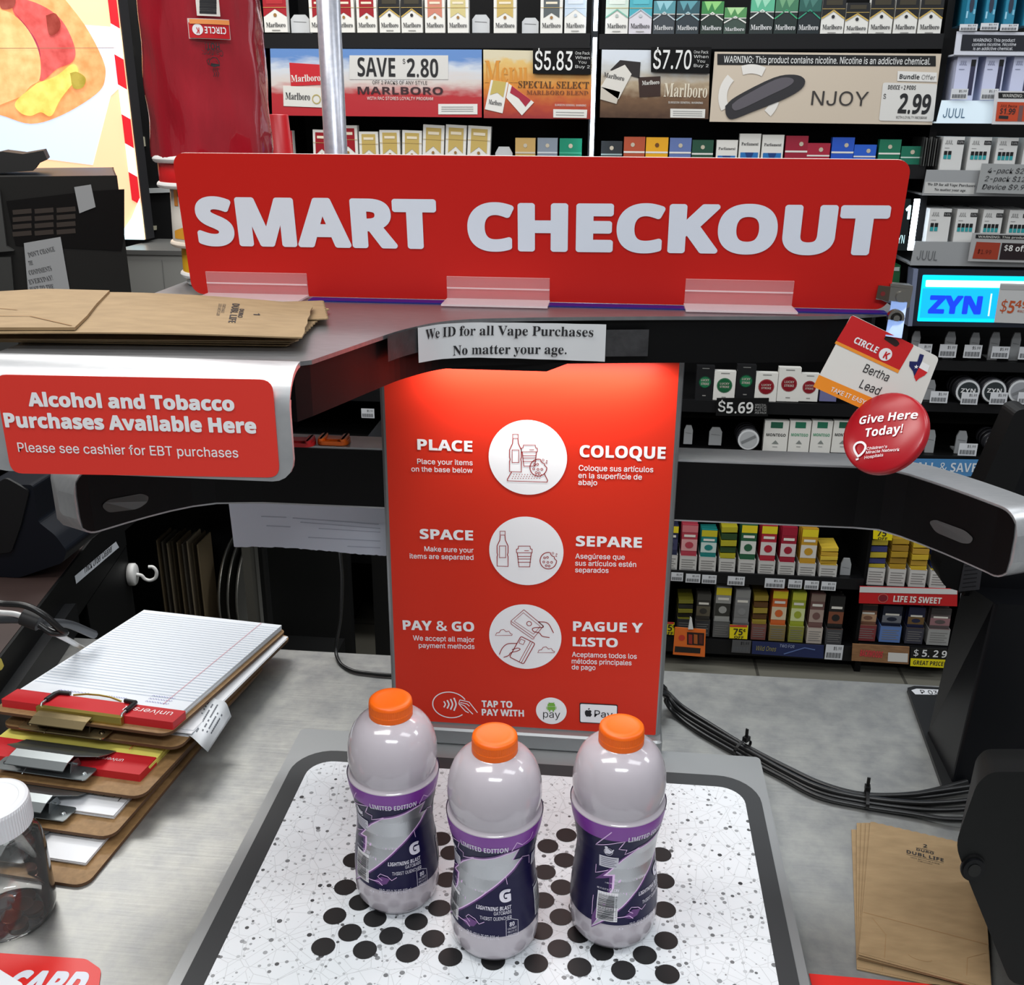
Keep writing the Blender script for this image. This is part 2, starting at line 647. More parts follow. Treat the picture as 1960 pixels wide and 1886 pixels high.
MB().box((-1.5, 0.30, ZC - 0.035), (1.3, 1.262, ZC), STEEL).build('worktop', ct, bevel=0.003)
MB().box((-1.45, 0.36, 0.0), (1.25, 1.20, ZC - 0.035), mat((38, 38, 40), 0.6)).build('cabinet_body', ct)
# ================================================================== the checkout machine
SILVER = noisy('brushed_silver', (178, 180, 183), (190, 191, 193), 60, 0.36, 0.55, stretch=(1, 6, 1))
GREYP = mat((150, 152, 153), 0.4, 0.6)
FASCIA = mat((6, 6, 7), 0.42, spec=0.2)
RED = mat((208, 44, 22), 0.5, spec=0.3)
LIGHTW = mat((233, 235, 240), 0.5)
TX0, TX1, TYB = -0.358, 0.1935, 1.028
kiosk = thing('checkout_machine', 'silver and black self checkout machine with camera arms and speckled white scanning tray', 'checkout machine', (-0.084, 0.8, ZC))
# --- tray
def off(px, py): return on_z(px, py, ZT)
trayY0 = 0.47
b = MB(); F = flat(0)
b.prism(F, round_rect(TX0, trayY0, TX1, TYB, 0.006), ZC, ZT, GREYP)
b.build('base_tray', kiosk, bevel=0.002)
bl, br_ = off(441, 1700), off(1530, 1886)
bx0, bx1 = bl.x, br_.x
by1 = off(1000, 1462).y
wx0, wx1 = off(395, 1880).x, off(1490, 1886).x
wy1 = off(1000, 1484).y
F = flat(ZT)
RUB = mat((44, 46, 48), 0.55)
MB().prism(F, round_rect(bx0, trayY0 + 0.035, bx1, by1, 0.045, 8), 0.0, 0.0012, RUB).build('rubber_border', kiosk)
def pad_mat():
    m = bpy.data.materials.new('speckled_white_pad')
    m.use_nodes = True
    n, l = nodes_of(m)
    b = n['Principled BSDF']
    tc = n.new('ShaderNodeTexCoord')
    def math_(op, a, bb=None, v=None):
        q = n.new('ShaderNodeMath'); q.operation = op
        if hasattr(a, 'links'): l.new(a, q.inputs[0])
        else: q.inputs[0].default_value = a
        if bb is not None:
            if hasattr(bb, 'links'): l.new(bb, q.inputs[1])
            else: q.inputs[1].default_value = bb
        return q.outputs[0]
    dark = None
    for scale, rmax, dens, strength, seed in ((80, 0.19, 0.55, 0.95, 0.0), (130, 0.24, 0.5, 0.6, 3.1), (60, 0.15, 0.55, 0.98, 7.7)):
        mp = n.new('ShaderNodeMapping'); mp.inputs['Location'].default_value = (seed, seed * .7, 0)
        l.new(tc.outputs['Object'], mp.inputs[0])
        vo = n.new('ShaderNodeTexVoronoi'); vo.voronoi_dimensions = '2D'; vo.inputs['Scale'].default_value = scale
        l.new(mp.outputs[0], vo.inputs['Vector'])
        sc = n.new('ShaderNodeSeparateColor'); l.new(vo.outputs['Color'], sc.inputs[0])
        rad = math_('MULTIPLY', sc.outputs[0], rmax)
        dot = math_('LESS_THAN', vo.outputs['Distance'], rad)
        keep = math_('LESS_THAN', sc.outputs[1], dens)
        v = math_('MULTIPLY', math_('MULTIPLY', dot, keep), math_('MULTIPLY', strength, math_('ADD', math_('MULTIPLY', sc.outputs[2], 0.5), 0.5)))
        dark = v if dark is None else math_('MAXIMUM', dark, v)
    for scale, wdt, st, seed in ((34, 0.011, 0.22, 1.3), (52, 0.016, 0.18, 5.9), (22, 0.007, 0.22, 9.2)):
        mp = n.new('ShaderNodeMapping'); mp.inputs['Location'].default_value = (seed, seed * .3, 0); mp.inputs['Rotation'].default_value = (0, 0, seed)
        l.new(tc.outputs['Object'], mp.inputs[0])
        vo = n.new('ShaderNodeTexVoronoi'); vo.voronoi_dimensions = '2D'; vo.feature = 'DISTANCE_TO_EDGE'; vo.inputs['Scale'].default_value = scale
        l.new(mp.outputs[0], vo.inputs['Vector'])
        ln = math_('MULTIPLY', math_('LESS_THAN', vo.outputs['Distance'], wdt), st)
        dark = math_('MAXIMUM', dark, ln)
    mx = n.new('ShaderNodeMix'); mx.data_type = 'RGBA'
    l.new(dark, mx.inputs[0])
    mx.inputs[6].default_value = [lin(c) for c in (216, 220, 224)] + [1]
    mx.inputs[7].default_value = [lin(c) for c in (25, 25, 28)] + [1]
    l.new(mx.outputs[2], b.inputs['Base Color'])
    b.inputs['Roughness'].default_value = 0.38
    return m
b = MB()
b.prism(F, round_rect(wx0, trayY0 + 0.06, wx1, wy1, 0.028, 8), 0.0012, 0.0018, pad_mat())
DOT = mat((20, 20, 21), 0.5)
dots = [(1084,1602),(1048.6,1623),(1080.7,1650),(1043,1673),(1075,1702),(1039.6,1727),(1073.6,1759),(1036,1786),(1070.7,1819.6),(1026,1848),(1152,1825),(1109,1855),(1234,1832),(1193,1861),(1277,1868.6),(1274.6,1804),(1271.8,1745),(1270,1690),(1264.6,1639),(1191,1797),(1108,1792),(944,1843),(862,1835.7),(829,1800.7),(841,1742),(796.8,1768),(780.7,1828.6),(748.6,1795),(718,1762),(698.6,1822),(670,1789),(641,1757),(619,1816),(689.6,1731),(661,1702),(677,1650),(843,1609),(863,1636),(856,1687.5)]
for p in dots:
    c = off(*p)
    b.poly(F, circle(c.x, c.y, 0.0108, 24), DOT, 0.0021)
# dots of the same pattern that the bottles cover
for p in ((905, 1780), (905, 1700), (985, 1790), (965, 1720), (760, 1705), (800, 1660), (735, 1660), (1150, 1745), (1200, 1700), (1150, 1690), (1110, 1740), (1205, 1750), (790, 1720), (1000, 1640), (940, 1650)):
    c = off(*p)
    b.poly(F, circle(c.x, c.y, 0.0108, 24), DOT, 0.0021)
b.build('scanning_pad', kiosk)

# --- upright panel
PX0, PX1, PY = -0.2445, 0.0765, 1.025
b = MB()
b.rbox((PX0, PY, ZT - 0.025), (PX1, PY + 0.035, 1.402), 0.008, GREYP)
b.rbox((PX0 - 0.002, PY - 0.012, ZT), (PX1 + 0.002, PY + 0.035, ZT + 0.022), 0.006, GREYP)
b.build('panel_frame', kiosk)
P = facing(PY - 0.0012)
b = MB()
def sheet(F, x0, z0, x1, z1, r, m, w0, w1, b): b.prism(F, round_rect(x0, z0, x1, z1, r, 4), w0, w1, m)
sheet(P, PX0 + 0.007, ZT + 0.024, PX1 - 0.006, 1.40, 0.002, RED, -0.001, 0.0, b)
def pw(s, a, bb, h, bold=0.035, m=None, F=P, **k):
    if bold == 0.03: k['fkey'] = 'sansb'
    b.ptext(F, s, a, bb, h, m or WHITE, bold=bold, w=0.0006, **k)
def crop8(x, y): return 720 + x / 2.4817, 680 + y / 2.4817
def pw8(s, x0, x1, yb, yb2, h, bold, m=None, **k): pw(s, crop8(x0, yb), crop8(x1, yb2), h / 2.4817, bold, m, **k)
HV, MD = 0.03, 0.022
pw8('PLACE', 196, 458, 449, 459, 52, HV)
pw8('Place your items', 196, 459, 516, 523, 25, MD)
pw8('on the base below', 168, 459, 552, 559, 25, MD)
pw8('COLOQUE', 966, 1374, 484, 493, 58, HV)
pw8('Coloque sus artículos', 962, 1316, 548, 556, 27, MD)
pw8('en la superficie de', 960, 1262, 583, 591, 26, MD)
pw8('abajo', 960, 1050, 616, 618, 26, MD)
pw8('SPACE', 208, 462, 872, 880, 48, HV)
pw8('Make sure your', 230, 463, 931, 938, 24, MD)
pw8('items are separated', 160, 463, 965, 972, 24, MD)
pw8('SEPARE', 948, 1262, 907, 915, 50, HV)
pw8('Asegúrese que', 946, 1181, 966, 971, 25, MD)
pw8('sus artículos estén', 945, 1235, 999, 1006, 25, MD)
pw8('separados', 945, 1104, 1031, 1034, 24, MD)
pw8('PAY & GO', 128, 467, 1304, 1313, 46, HV)
pw8('We accept all major', 176, 468, 1354, 1363, 24, MD)
pw8('payment methods', 203, 468, 1389, 1395, 23, MD)
pw8('PAGUE Y', 935, 1266, 1309, 1318, 46, HV)
pw8('LISTO', 933, 1148, 1382, 1388, 44, HV)
pw8('Aceptamos todos los', 930, 1238, 1432, 1442, 24, MD)
pw8('métodos principales', 929, 1213, 1464, 1473, 24, MD)
pw8('de pago', 929, 1042, 1492, 1495, 23, MD)
pw8('TAP TO', 502, 648, 1671, 1675, 32, HV)
pw8('PAY WITH', 502, 703, 1711, 1717, 32, HV)
PLATE = mat((240, 240, 242), 0.45)
def h8(x, y): return P.hit(*crop8(x, y))
circ = {}
for nm, cx, cy, rx in (('a', 720, 487, 187), ('b', 713, 931, 177), ('c', 708, 1338, 172)):
    c = h8(cx, cy); e = h8(cx + rx, cy + rx * 0.02)
    r = Vector((e[0] - c[0], e[1] - c[1])).length
    circ[nm] = (c, r)
    b.poly(P, circle(c[0], c[1], r, 64), PLATE, 0.0006)
LINE = mat((150, 22, 22), 0.5)
def st8(pts, wd=4.2, closed=False, smooth=False, m=LINE):
    q = [h8(*p) for p in pts]
    if smooth:
        q = [(v[0], v[1]) for v in smooth_path([Vector((a, c)) for a, c in (q + [q[0]] if closed else q)], 5)]
        if closed: q = q[:-1]
    b.stroke(P, q, wd / 2.4817 * 0.00057, m, 0.0010, closed)
def bottle_icon(x, y, s):          # x centre, y top
    st8([(x - 13 * s, y), (x + 13 * s, y), (x + 13 * s, y + 20 * s), (x - 13 * s, y + 20 * s)], closed=True)
    st8([(x - 12 * s, y + 22 * s), (x - 14 * s, y + 45 * s), (x - 28 * s, y + 75 * s), (x - 28 * s, y + 110 * s), (x - 25 * s, y + 120 * s), (x - 28 * s, y + 130 * s), (x - 28 * s, y + 178 * s), (x + 28 * s, y + 180 * s), (x + 28 * s, y + 130 * s), (x + 25 * s, y + 120 * s), (x + 28 * s, y + 110 * s), (x + 28 * s, y + 75 * s), (x + 14 * s, y + 45 * s), (x + 12 * s, y + 22 * s)])
    st8([(x - 16 * s, y + 75 * s), (x + 16 * s, y + 75 * s), (x + 16 * s, y + 135 * s), (x - 16 * s, y + 135 * s)], closed=True)
def cup_icon(x, y, s):
    st8([(x - 28 * s, y), (x + 28 * s, y), (x + 30 * s, y + 13 * s), (x + 38 * s, y + 15 * s), (x + 38 * s, y + 32 * s), (x - 38 * s, y + 32 * s), (x - 38 * s, y + 15 * s), (x - 30 * s, y + 13 * s)], closed=True)
    st8([(x - 34 * s, y + 32 * s), (x - 26 * s, y + 100 * s), (x + 26 * s, y + 100 * s), (x + 34 * s, y + 32 * s)])
    for k in (50, 62, 78):
        st8([(x - 32 * s, y + k * s), (x + 32 * s, y + k * s)], 3.0)
    st8([(x, y + 22 * s), (x + 22 * s, y + 22 * s)], 3.0)
def cookie_icon(x, y, s):
    pts = []
    for k in range(26):
        t = math.radians(-20 + 360 * k / 26 * 0.82 + 20)
        pts.append((x + 40 * s * math.cos(t), y + 40 * s * math.sin(t)))
    pts += [(x + 12 * s, y - 30 * s), (x + 20 * s, y - 22 * s), (x + 28 * s, y - 20 * s), (x + 30 * s, y - 10 * s)]
    st8(pts, closed=True)
    for dx, dy in ((-18, -14), (-4, -16), (-22, 6), (-2, 8), (16, 8), (4, 26), (-10, 24)):
        c = h8(x + dx * s, y + dy * s)
        b.stroke(P, circle(c[0], c[1], 5 * s * 0.00023 * 1.0, 10), 0.0007, LINE, 0.0010, True)
    for dx, dy, r in ((22, -36, 5), (40, -32, 3), (38, -22, 3)):
        c = h8(x + dx * s, y + dy * s)
        b.stroke(P, circle(c[0], c[1], r * 0.00023, 8), 0.0005, LINE, 0.0010, True)
bottle_icon(662, 374, 1.0); cup_icon(728, 426, 1.0); cookie_icon(771, 533, 1.0)
st8([(644, 553), (624, 588), (624, 596), (812, 602), (815, 594), (798, 560)])
for r_ in range(3):
    for k in range(11):
        c = h8(655 + k * 13 - r_ * 4, 566 + r_ * 9)
        b.poly(P, circle(c[0], c[1], 0.00055, 6), LINE, 0.0010)
bottle_icon(601, 835, 0.93); cup_icon(704, 906, 0.98); cookie_icon(818, 975, 0.98)
# money, card and hands
st8([(702, 1208), (795, 1285), (750, 1340), (640, 1262)], closed=True)
st8([(700, 1222), (780, 1287), (748, 1324), (656, 1262)], 3.0, closed=True)
c = h8(727, 1274); b.stroke(P, circle(c[0], c[1], 0.0028, 18), 0.0008, LINE, 0.0010, True)
st8([(640, 1266), (642, 1276), (744, 1348), (752, 1344)], 3.2)
st8([(770, 1265), (815, 1272), (843, 1318)], smooth=True)
st8([(770, 1265), (795, 1290), (755, 1293), (742, 1300), (750, 1312), (775, 1318), (790, 1334), (824, 1340)], smooth=True)
q = [h8(*p) for p in ((688, 1334), (755, 1368), (700, 1466), (634, 1432))]
b.poly(P, round_poly(q, 0.0022), PLATE, 0.0008); b.stroke(P, round_poly(q, 0.0022), 0.0010, LINE, 0.0010, True)
st8([(733, 1358), (680, 1455)], 3.0); st8([(742, 1363), (690, 1460)], 3.0)
q = [h8(*p) for p in ((688, 1347), (708, 1356), (698, 1374), (678, 1365))]
b.stroke(P, q, 0.0009, LINE, 0.0010, True)
st8([(586, 1420), (600, 1390), (625, 1370), (668, 1368)], smooth=True)
st8([(606, 1434), (630, 1425), (640, 1412), (668, 1405), (684, 1396), (672, 1390), (645, 1398)], smooth=True)
for x, y in ((607, 1316), (808, 1398)):
    st8([(x - 40, y + 14), (x - 34, y + 2), (x - 22, y), (x - 14, y - 12), (x, y - 14), (x + 10, y - 4), (x + 24, y - 6), (x + 32, y + 6), (x + 40, y + 8), (x + 38, y + 14)], 3.2, closed=True)
# contactless mark
c = h8(351, 1660); e = h8(433, 1661); f_ = h8(351, 1599)
a_ = e[0] - c[0]; bb_ = abs(f_[1] - c[1])
pts = [(c[0] + a_ * math.cos(math.radians(t)), c[1] + bb_ * math.sin(math.radians(t))) for t in range(28, 322, 8)]
b.stroke(P, pts, 0.0013, WHITE, 0.0010)
for k in range(4):
    x = 322 + k * 16; hgt = 16 + k * 6
    st8([(x, 1657 - hgt * 0.9), (x + 7 + k, 1657), (x, 1657 + hgt * 0.9)], 8 if k else 7, smooth=True, m=WHITE)
st8([(398, 1636), (442, 1646), (482, 1697)], 5, m=WHITE)
st8([(398, 1636), (393, 1652), (420, 1664), (440, 1684), (460, 1704)], 5, m=WHITE)
st8([(400, 1648), (432, 1655), (444, 1666)], 5, m=WHITE)
st8([(393, 1655), (425, 1690), (440, 1697)], 5, m=WHITE)
# the two round and square pay marks
c = h8(832, 1689); e = h8(905, 1690)
b.poly(P, circle(c[0], c[1], e[0] - c[0], 40), PLATE, 0.0006)
GREEN = mat((118, 178, 62), 0.5)
q = [h8(*p) for p in ((814, 1666), (815, 1656), (824, 1650), (840, 1650), (849, 1656), (851, 1666))]
b.poly(P, q, GREEN, 0.001)
q = [h8(*p) for p in ((814, 1668), (851, 1668), (851, 1684), (814, 1684))]; b.poly(P, q, GREEN, 0.001)
for x0, x1, y0, y1 in ((809, 812, 1668, 1680), (853, 856, 1668, 1680), (821, 828, 1684, 1692), (838, 845, 1684, 1692)):
    b.poly(P, [h8(x0, y0), h8(x1, y0), h8(x1, y1), h8(x0, y1)], GREEN, 0.001)
st8([(820, 1648), (824, 1653)], 3, m=GREEN); st8([(846, 1648), (842, 1653)], 3, m=GREEN)
pw8('pay', 793, 874, 1720, 1724, 34, 0.0, mat((86, 90, 94), 0.5))
q = [h8(*p) for p in ((966, 1650), (1148, 1660), (1146, 1754), (966, 1745))]
b.poly(P, round_poly(q, 0.002), INK, 0.0006)
q = [h8(*p) for p in ((970, 1655), (1144, 1664), (1142, 1750), (970, 1741))]
b.poly(P, round_poly(q, 0.0018), PLATE, 0.0009)
b.ptext(P, 'Pay', crop8(1036, 1716), crop8(1122, 1722), 32 / 2.4817, INK, bold=0.005, w=0.0013)
q = [h8(*p) for p in ((1008, 1686), (1016, 1684), (1023, 1688), (1020, 1698), (1025, 1706), (1018, 1716), (1008, 1714), (999, 1715), (992, 1704), (991, 1692), (998, 1684))]
b.poly(P, q, INK, 0.0012)
st8([(1008, 1682), (1013, 1676)], 6, m=INK)
b.build('instruction_panel', kiosk)

# --- lower camera arm
def arm_loft(inner, z0, z1, thick, m, rend=0.022, outer_scale=1.0):
    """upright band along a plan path; both ends rounded when seen from the front"""
    W = PathWall(inner)
    L = W.s[-1]
    st = sorted(set([0, L] + [rend * k / 5 for k in range(6)] + [L - rend * k / 5 for k in range(6)] + [L * k / 40 for k in range(41)]))
    rings = []
    for s in st:
        e = min(s, L - s)
        cut = 0 if e >= rend else rend - math.sqrt(max(0, rend * rend - (rend - e) ** 2))
        tk = thick * (1 if e >= rend else 0.55 + 0.45 * math.sqrt(max(0, 1 - (1 - e / rend) ** 2)))
        rings.append([W(s, z0 + cut, 0), W(s, z1 - cut, 0), W(s, z1 - cut, -tk * 0.85), W(s, z1 - cut - 0.004, -tk), W(s, z0 + cut + 0.004, -tk), W(s, z0 + cut, -tk * 0.85)])
    b = MB().loft(rings, m, caps=True)
    return b, W, st
inner = [(-0.541, 0.918), (-0.533, 0.935), (-0.505, 0.975), (-0.470, 1.015), (-0.440, 1.032), (-0.39, 1.040), (0.27, 1.040), (0.300, 1.036), (0.338, 0.990), (0.372, 0.940), (0.385, 0.912)]
lower = thing('x', '', 'x', (0, 0, 0)); bpy.data.objects.remove(lower)
b, W, st = arm_loft(inner, 1.214, 1.285, 0.05, SILVER)
larm = b.build('lower_camera_arm', kiosk, auto=40)
# black glossy face, a hair inside the silver rim
L = W.s[-1]; rend = 0.022
up, dn = [], []
for s in st:
    e = min(s, L - s)
    s2 = min(max(s, 0.003), L - 0.003)
    cut = 0 if e >= rend else rend - math.sqrt(max(0, rend * rend - (rend - e) ** 2))
    up.append(W(s2, 1.285 - 0.0022 - min(cut, 0.034), 0.001)); dn.append(W(s2, 1.214 + 0.0022 + min(cut, 0.034), 0.001))
n = len(up)
b = MB().add(up + dn, [(i + n, i + n + 1, i + 1, i) for i in range(n - 1)], FASCIA)
face = b.build('black_face', larm)
GLASSG = mat((84, 84, 84), 0.18)
for pts in (((1780, 998), (1792, 994), (1850, 1015), (1866, 1030), (1860, 1040), (1845, 1040), (1792, 1018)), ((192, 968), (205, 956), (270, 944), (284, 950), (280, 962), (262, 974), (205, 981))):
    q = [W.hit(*p) for p in pts]
    MB().poly(W, round_poly(q, 0.006), GLASSG, 0.002).build('camera_window', larm)

# --- upper camera arm: top plate, front hood, black underside
ZP = 1.447
inner_pts = [(0.262, 1.034), (0.20, 1.012), (0.035, 0.988), (-0.10, 0.962), (-0.154, 0.940), (-0.185, 0.898), (-0.204, 0.850), (-0.219, 0.806), (-0.234, 0.762)]
inner_s = [(p.x, p.y) for p in smooth_path([Vector(p) for p in inner_pts], 6)]
FX0, FX1, FY = -0.497, -0.2415, 0.722           # front hood
HR = 0.034
plate = [(FX0 + 0.004, FY + HR), (FX1, FY + HR)] + list(reversed(inner_s))
plate += [(0.280, 1.045), (0.288, 1.062), (0.288, 1.275), (0.27, 1.29), (-0.44, 1.29), (-0.49, 1.255), (-0.497, 1.235)]
b = MB()
b.prism(flat(0), plate, ZP - 0.0035, ZP, noisy('brushed_plate', (150, 151, 154), (164, 165, 167), 60, 0.34, 0.85, stretch=(1, 6, 1)))
b.build('top_plate', kiosk)
# hood: bends from the plate down into the front face
prof = [(FY + HR, ZP)]
for k in range(1, 11):
    t = math.radians(90 * k / 10)
    prof.append((FY + HR - HR * math.sin(t), ZP - HR + HR * math.cos(t)))
zb = on_y(300, 913, FY).z
prof.append((FY, zb + 0.018))
rings = []
def hood_x(z):
    k = max(0, (ZP - HR - z) / (ZP - HR - zb))
    return FX0, FX1 + 0.000 * k
for (y, z) in prof + [(FY, zb + 0.018 - 0.018 * math.sin(math.radians(a))) for a in (18, 36, 54, 72, 90)]:
    cut = 0
    if z < zb + 0.018:
        d = zb + 0.018 - z
        cut = 0.018 - math.sqrt(max(0, 0.018 ** 2 - d * d))
    x0, x1 = hood_x(z)
    rings.append((x0 + cut, x1 - cut, y, z))
b = MB()
out = [[Vector((x0, y, z)), Vector((x1, y, z))] for x0, x1, y, z in rings]
back = [[Vector((x0, y + 0.004 if z < ZP - 0.02 else y, z if z < ZP - 0.02 else z - 0.004)), Vector((x1, y + 0.004 if z < ZP - 0.02 else y, z if z < ZP - 0.02 else z - 0.004))] for x0, x1, y, z in rings]
n = len(out)
vs = [p for r in out for p in r] + [p for r in back for p in r]
fs = []
for i in range(n - 1):
    a = 2 * i; c = 2 * n + 2 * i
    fs += [(a, a + 2, a + 3, a + 1), (c, c + 1, c + 3, c + 2), (a + 1, a + 3, c + 3, c + 1), (a + 2, a, c, c + 2)]
fs += [(2 * (n - 1), 2 * n + 2 * (n - 1), 2 * n + 2 * n - 1, 2 * n - 1)]
b.add(vs, fs, SILVER, smooth=False)
hood = b.build('front_hood', kiosk, auto=35)
# black body under the plate
body = [(FX0 + 0.02, FY + HR - 0.006), (FX1 - 0.004, FY + HR - 0.008)] + [(x - 0.0 , y + 0.003) for x, y in reversed(inner_s)]
body = [(FX0 + 0.012, FY + 0.026), (FX1 - 0.003, FY + 0.026)] + [(x - 0.003, y + 0.004) for x, y in reversed(inner_s)] + [(0.268, 1.06), (0.268, 1.15), (-0.40, 1.15), (FX0 + 0.012, 1.10)]
b = MB(); b.prism(flat(0), body, 1.400, ZP - 0.0036, FASCIA)
ub = b.build('black_fascia', kiosk)
b = MB()
cm = [(on_y(738, 695, 0.965).x, 1.402), (on_y(770, 695, 0.965).x, 1.3925), (on_y(1045, 700, 0.965).x, 1.3925), (on_y(1090, 690, 0.965).x, 1.402)]
b.prism(facing(0.975), cm, -0.06, 0.0, FASCIA); b.build('camera_housing', kiosk)
# red notice on the front hood
H = facing(FY - 0.0008)
b = MB()
q = [H.hit(*p) for p in ((-12, 717), (521, 727), (517, 914), (-12, 905))]
q[3] = (q[0][0], q[3][1]); q[2] = (q[1][0], q[2][1])
REDL = mat((220, 58, 48), 0.45, spec=0.3)
b.prism(H, round_poly(q, 0.010, 5), -0.0006, 0.0, REDL)
b.ptext(H, 'Alcohol and Tobacco', (56, 778), (450, 787), 27, WHITE, bold=0.045, fkey='sansb')
b.ptext(H, 'Purchases Available Here', (11, 818), (492, 830), 28, WHITE, bold=0.045, fkey='sansb')
b.ptext(H, 'Please see cashier for EBT purchases', (36, 865), (457, 876), 18, WHITE, bold=0.012)
b.build('red_notice', kiosk)
inn = PathWall([(x, y) for x, y in sorted(inner_s)])
# ================================================================== what hangs on or stands on the machine
YSIGN = 1.050
_t = math.radians(6.0)          # the board leans a little towards the customer
S = Plane((0, YSIGN, 1.4485), (1, 0, 0), (0, -math.sin(_t), math.cos(_t)))
sg = thing('sign_board', 'long red sign board with large white SMART CHECKOUT lettering', 'sign', (-0.09, YSIGN, 1.449))
zt = S.hit(1000, 299)[1]; zb_ = 0.0
x0 = S.hit(347.5, 420)[0]; x1 = S.hit(1727, 420)[0]
b = MB()
REDS = mat((192, 30, 24), 0.5, spec=0.2)
b.prism(S, round_rect(x0, zb_, x1, zt, 0.0125, 6), -0.003, 0.0, REDS, mat((236, 214, 208), 0.5))
b.build('board', sg)
b = MB()
LET = mat((218, 224, 236), 0.5)
b.ptext(S, 'SMART', (382, 470), (838, 477), 94, LET, bold=0.052, w=0.0006, fkey='sansb', res=8)
part_label(b.build('lettering', sg), 'white raised letters of the first word')
b = MB()
b.ptext(S, 'CHECKOUT', (896, 480), (1692, 489), 94, LET, bold=0.052, w=0.0006, fkey='sansb', res=8)
part_label(b.build('lettering', sg), 'white raised letters of the second word')
b = MB()
p, q = on_z(590, 577, ZP), on_z(1690, 596, ZP)
b.box((p.x, YSIGN - 0.022, ZP + 0.0002), (q.x, YSIGN - 0.004, ZP + 0.0016), mat((12, 16, 110), 0.4))
tag(b.build('plastic_strip'), 'thin dark blue strip lying along the bottom of the red sign board', 'strip')
CLEAR = clear_mat('clear_acrylic', (250, 225, 228), 0.13, 0.08)
CLEARB = clear_mat('clear_acrylic_foot', (245, 228, 230), 0.5, 0.15)
for (a, c, top, nm) in ((400, 592, 521, 'left end of the red sign'), (855, 1052, 530, 'middle of the red sign'), (1308, 1516, 535, 'right end of the red sign')):
    Fc = S
    u0, u1 = Fc.hit(a + 2, 570)[0], Fc.hit(c, 570)[0]
    ztop = Fc.hit((a + c) / 2, top)[1]
    t = thing('sign_holder', 'clear plastic sign holder clipped at the ' + nm, 'sign holder', ((u0 + u1) / 2, YSIGN, ZP), 'clear holders of the red sign')
    MB().prism(Fc, [(u0, 0.002), (u1, 0.002), (u1, ztop), (u0, ztop)], 0.0015, 0.003, CLEAR, CLEARB).build('front_plate', t)
    MB().prism(S, [(u0, ztop - 0.0125), (u1, ztop - 0.0125), (u1, ztop - 0.011), (u0, ztop - 0.011)], 0.003, 0.0036, CLEARB).build('ridge', t)
    MB().box((u0 - 0.0005, YSIGN - 0.040, ZP + 0.0017), (u1 + 0.0005, YSIGN - 0.002, ZP + 0.0035), CLEARB).build('foot', t)

# --- taped notice
pw_pts = [(x + 0.0, y) for x, y in sorted(inner_s)]
NW = PathWall([(x, y - 0.0005) for x, y in sorted(inner_s)])
u0 = NW.hit(795, 660)[0]; u1 = NW.hit(1158, 655)[0]
zl = (NW.hit(795, 694)[1], NW.hit(793, 627)[1]); zr = (NW.hit(1158, 691)[1], NW.hit(1159, 620)[1])
note = thing('paper_notice', 'white paper notice about vape purchases taped under the red sign board', 'notice', tuple(NW((u0 + u1) / 2, 1.41, 0.003)))
class Skew:
    def __init__(s, W, u0, u1, zl, zr): s.W, s.u0, s.u1, s.zl, s.zr = W, u0, u1, zl, zr
    def __call__(s, u, v, w=0):
        k = (u - s.u0) / (s.u1 - s.u0)
        return s.W(u, v, w)
b = MB()
N_ = 24
vs, fs = [], []
for i in range(N_ + 1):
    k = i / N_; u = u0 + (u1 - u0) * k
    for j in range(5):
        lo = zl[0] + (zr[0] - zl[0]) * k; hi = zl[1] + (zr[1] - zl[1]) * k
        vs.append(NW(u, lo + (hi - lo) * j / 4, 0.0035 + 0.0005 * math.sin(i * 1.3)))
fs = [(i * 5 + j, (i + 1) * 5 + j, (i + 1) * 5 + j + 1, i * 5 + j + 1) for i in range(N_) for j in range(4)]
PAPER = mat((206, 208, 210), 0.6)
b.add(vs, fs, PAPER, True)
b.ptext(NW, 'We ID for all Vape Purchases', (808, 649), (1134, 643), 18, INK, fkey='serif', bold=0.0, w=0.0046)
b.ptext(NW, 'No matter your age.', (863, 679), (1083, 676), 18, INK, fkey='serif', bold=0.0, w=0.0046)
b.build('sheet', note)
TAPE = noisy('black_cloth_tape', (38, 38, 40), (54, 54, 56), 90, 0.5, bump=0.3)
ua = NW.hit(738, 660)[0]; ub_ = NW.hit(1240, 660)[0]
for (a, c, z0, z1) in ((ua, u0 + 0.006, NW.hit(745, 690)[1], NW.hit(745, 641)[1]), (u1 - 0.006, ub_, NW.hit(1238, 681)[1], NW.hit(1238, 630)[1])):
    b = MB()
    z0 = max(z0, 1.4015)
    pts = []
    vs = []
    for i in range(9):
        k = i / 8; u = a + (c - a) * k
        j = 0.0006 * (i % 2) if i in (0, 8) else 0
        vs += [NW(u, z0, 0.0022), NW(u, z1, 0.0022)]
    b.add(vs, [(2 * i, 2 * i + 2, 2 * i + 3, 2 * i + 1) for i in range(8)], TAPE)
    b.build('tape_strip', note)

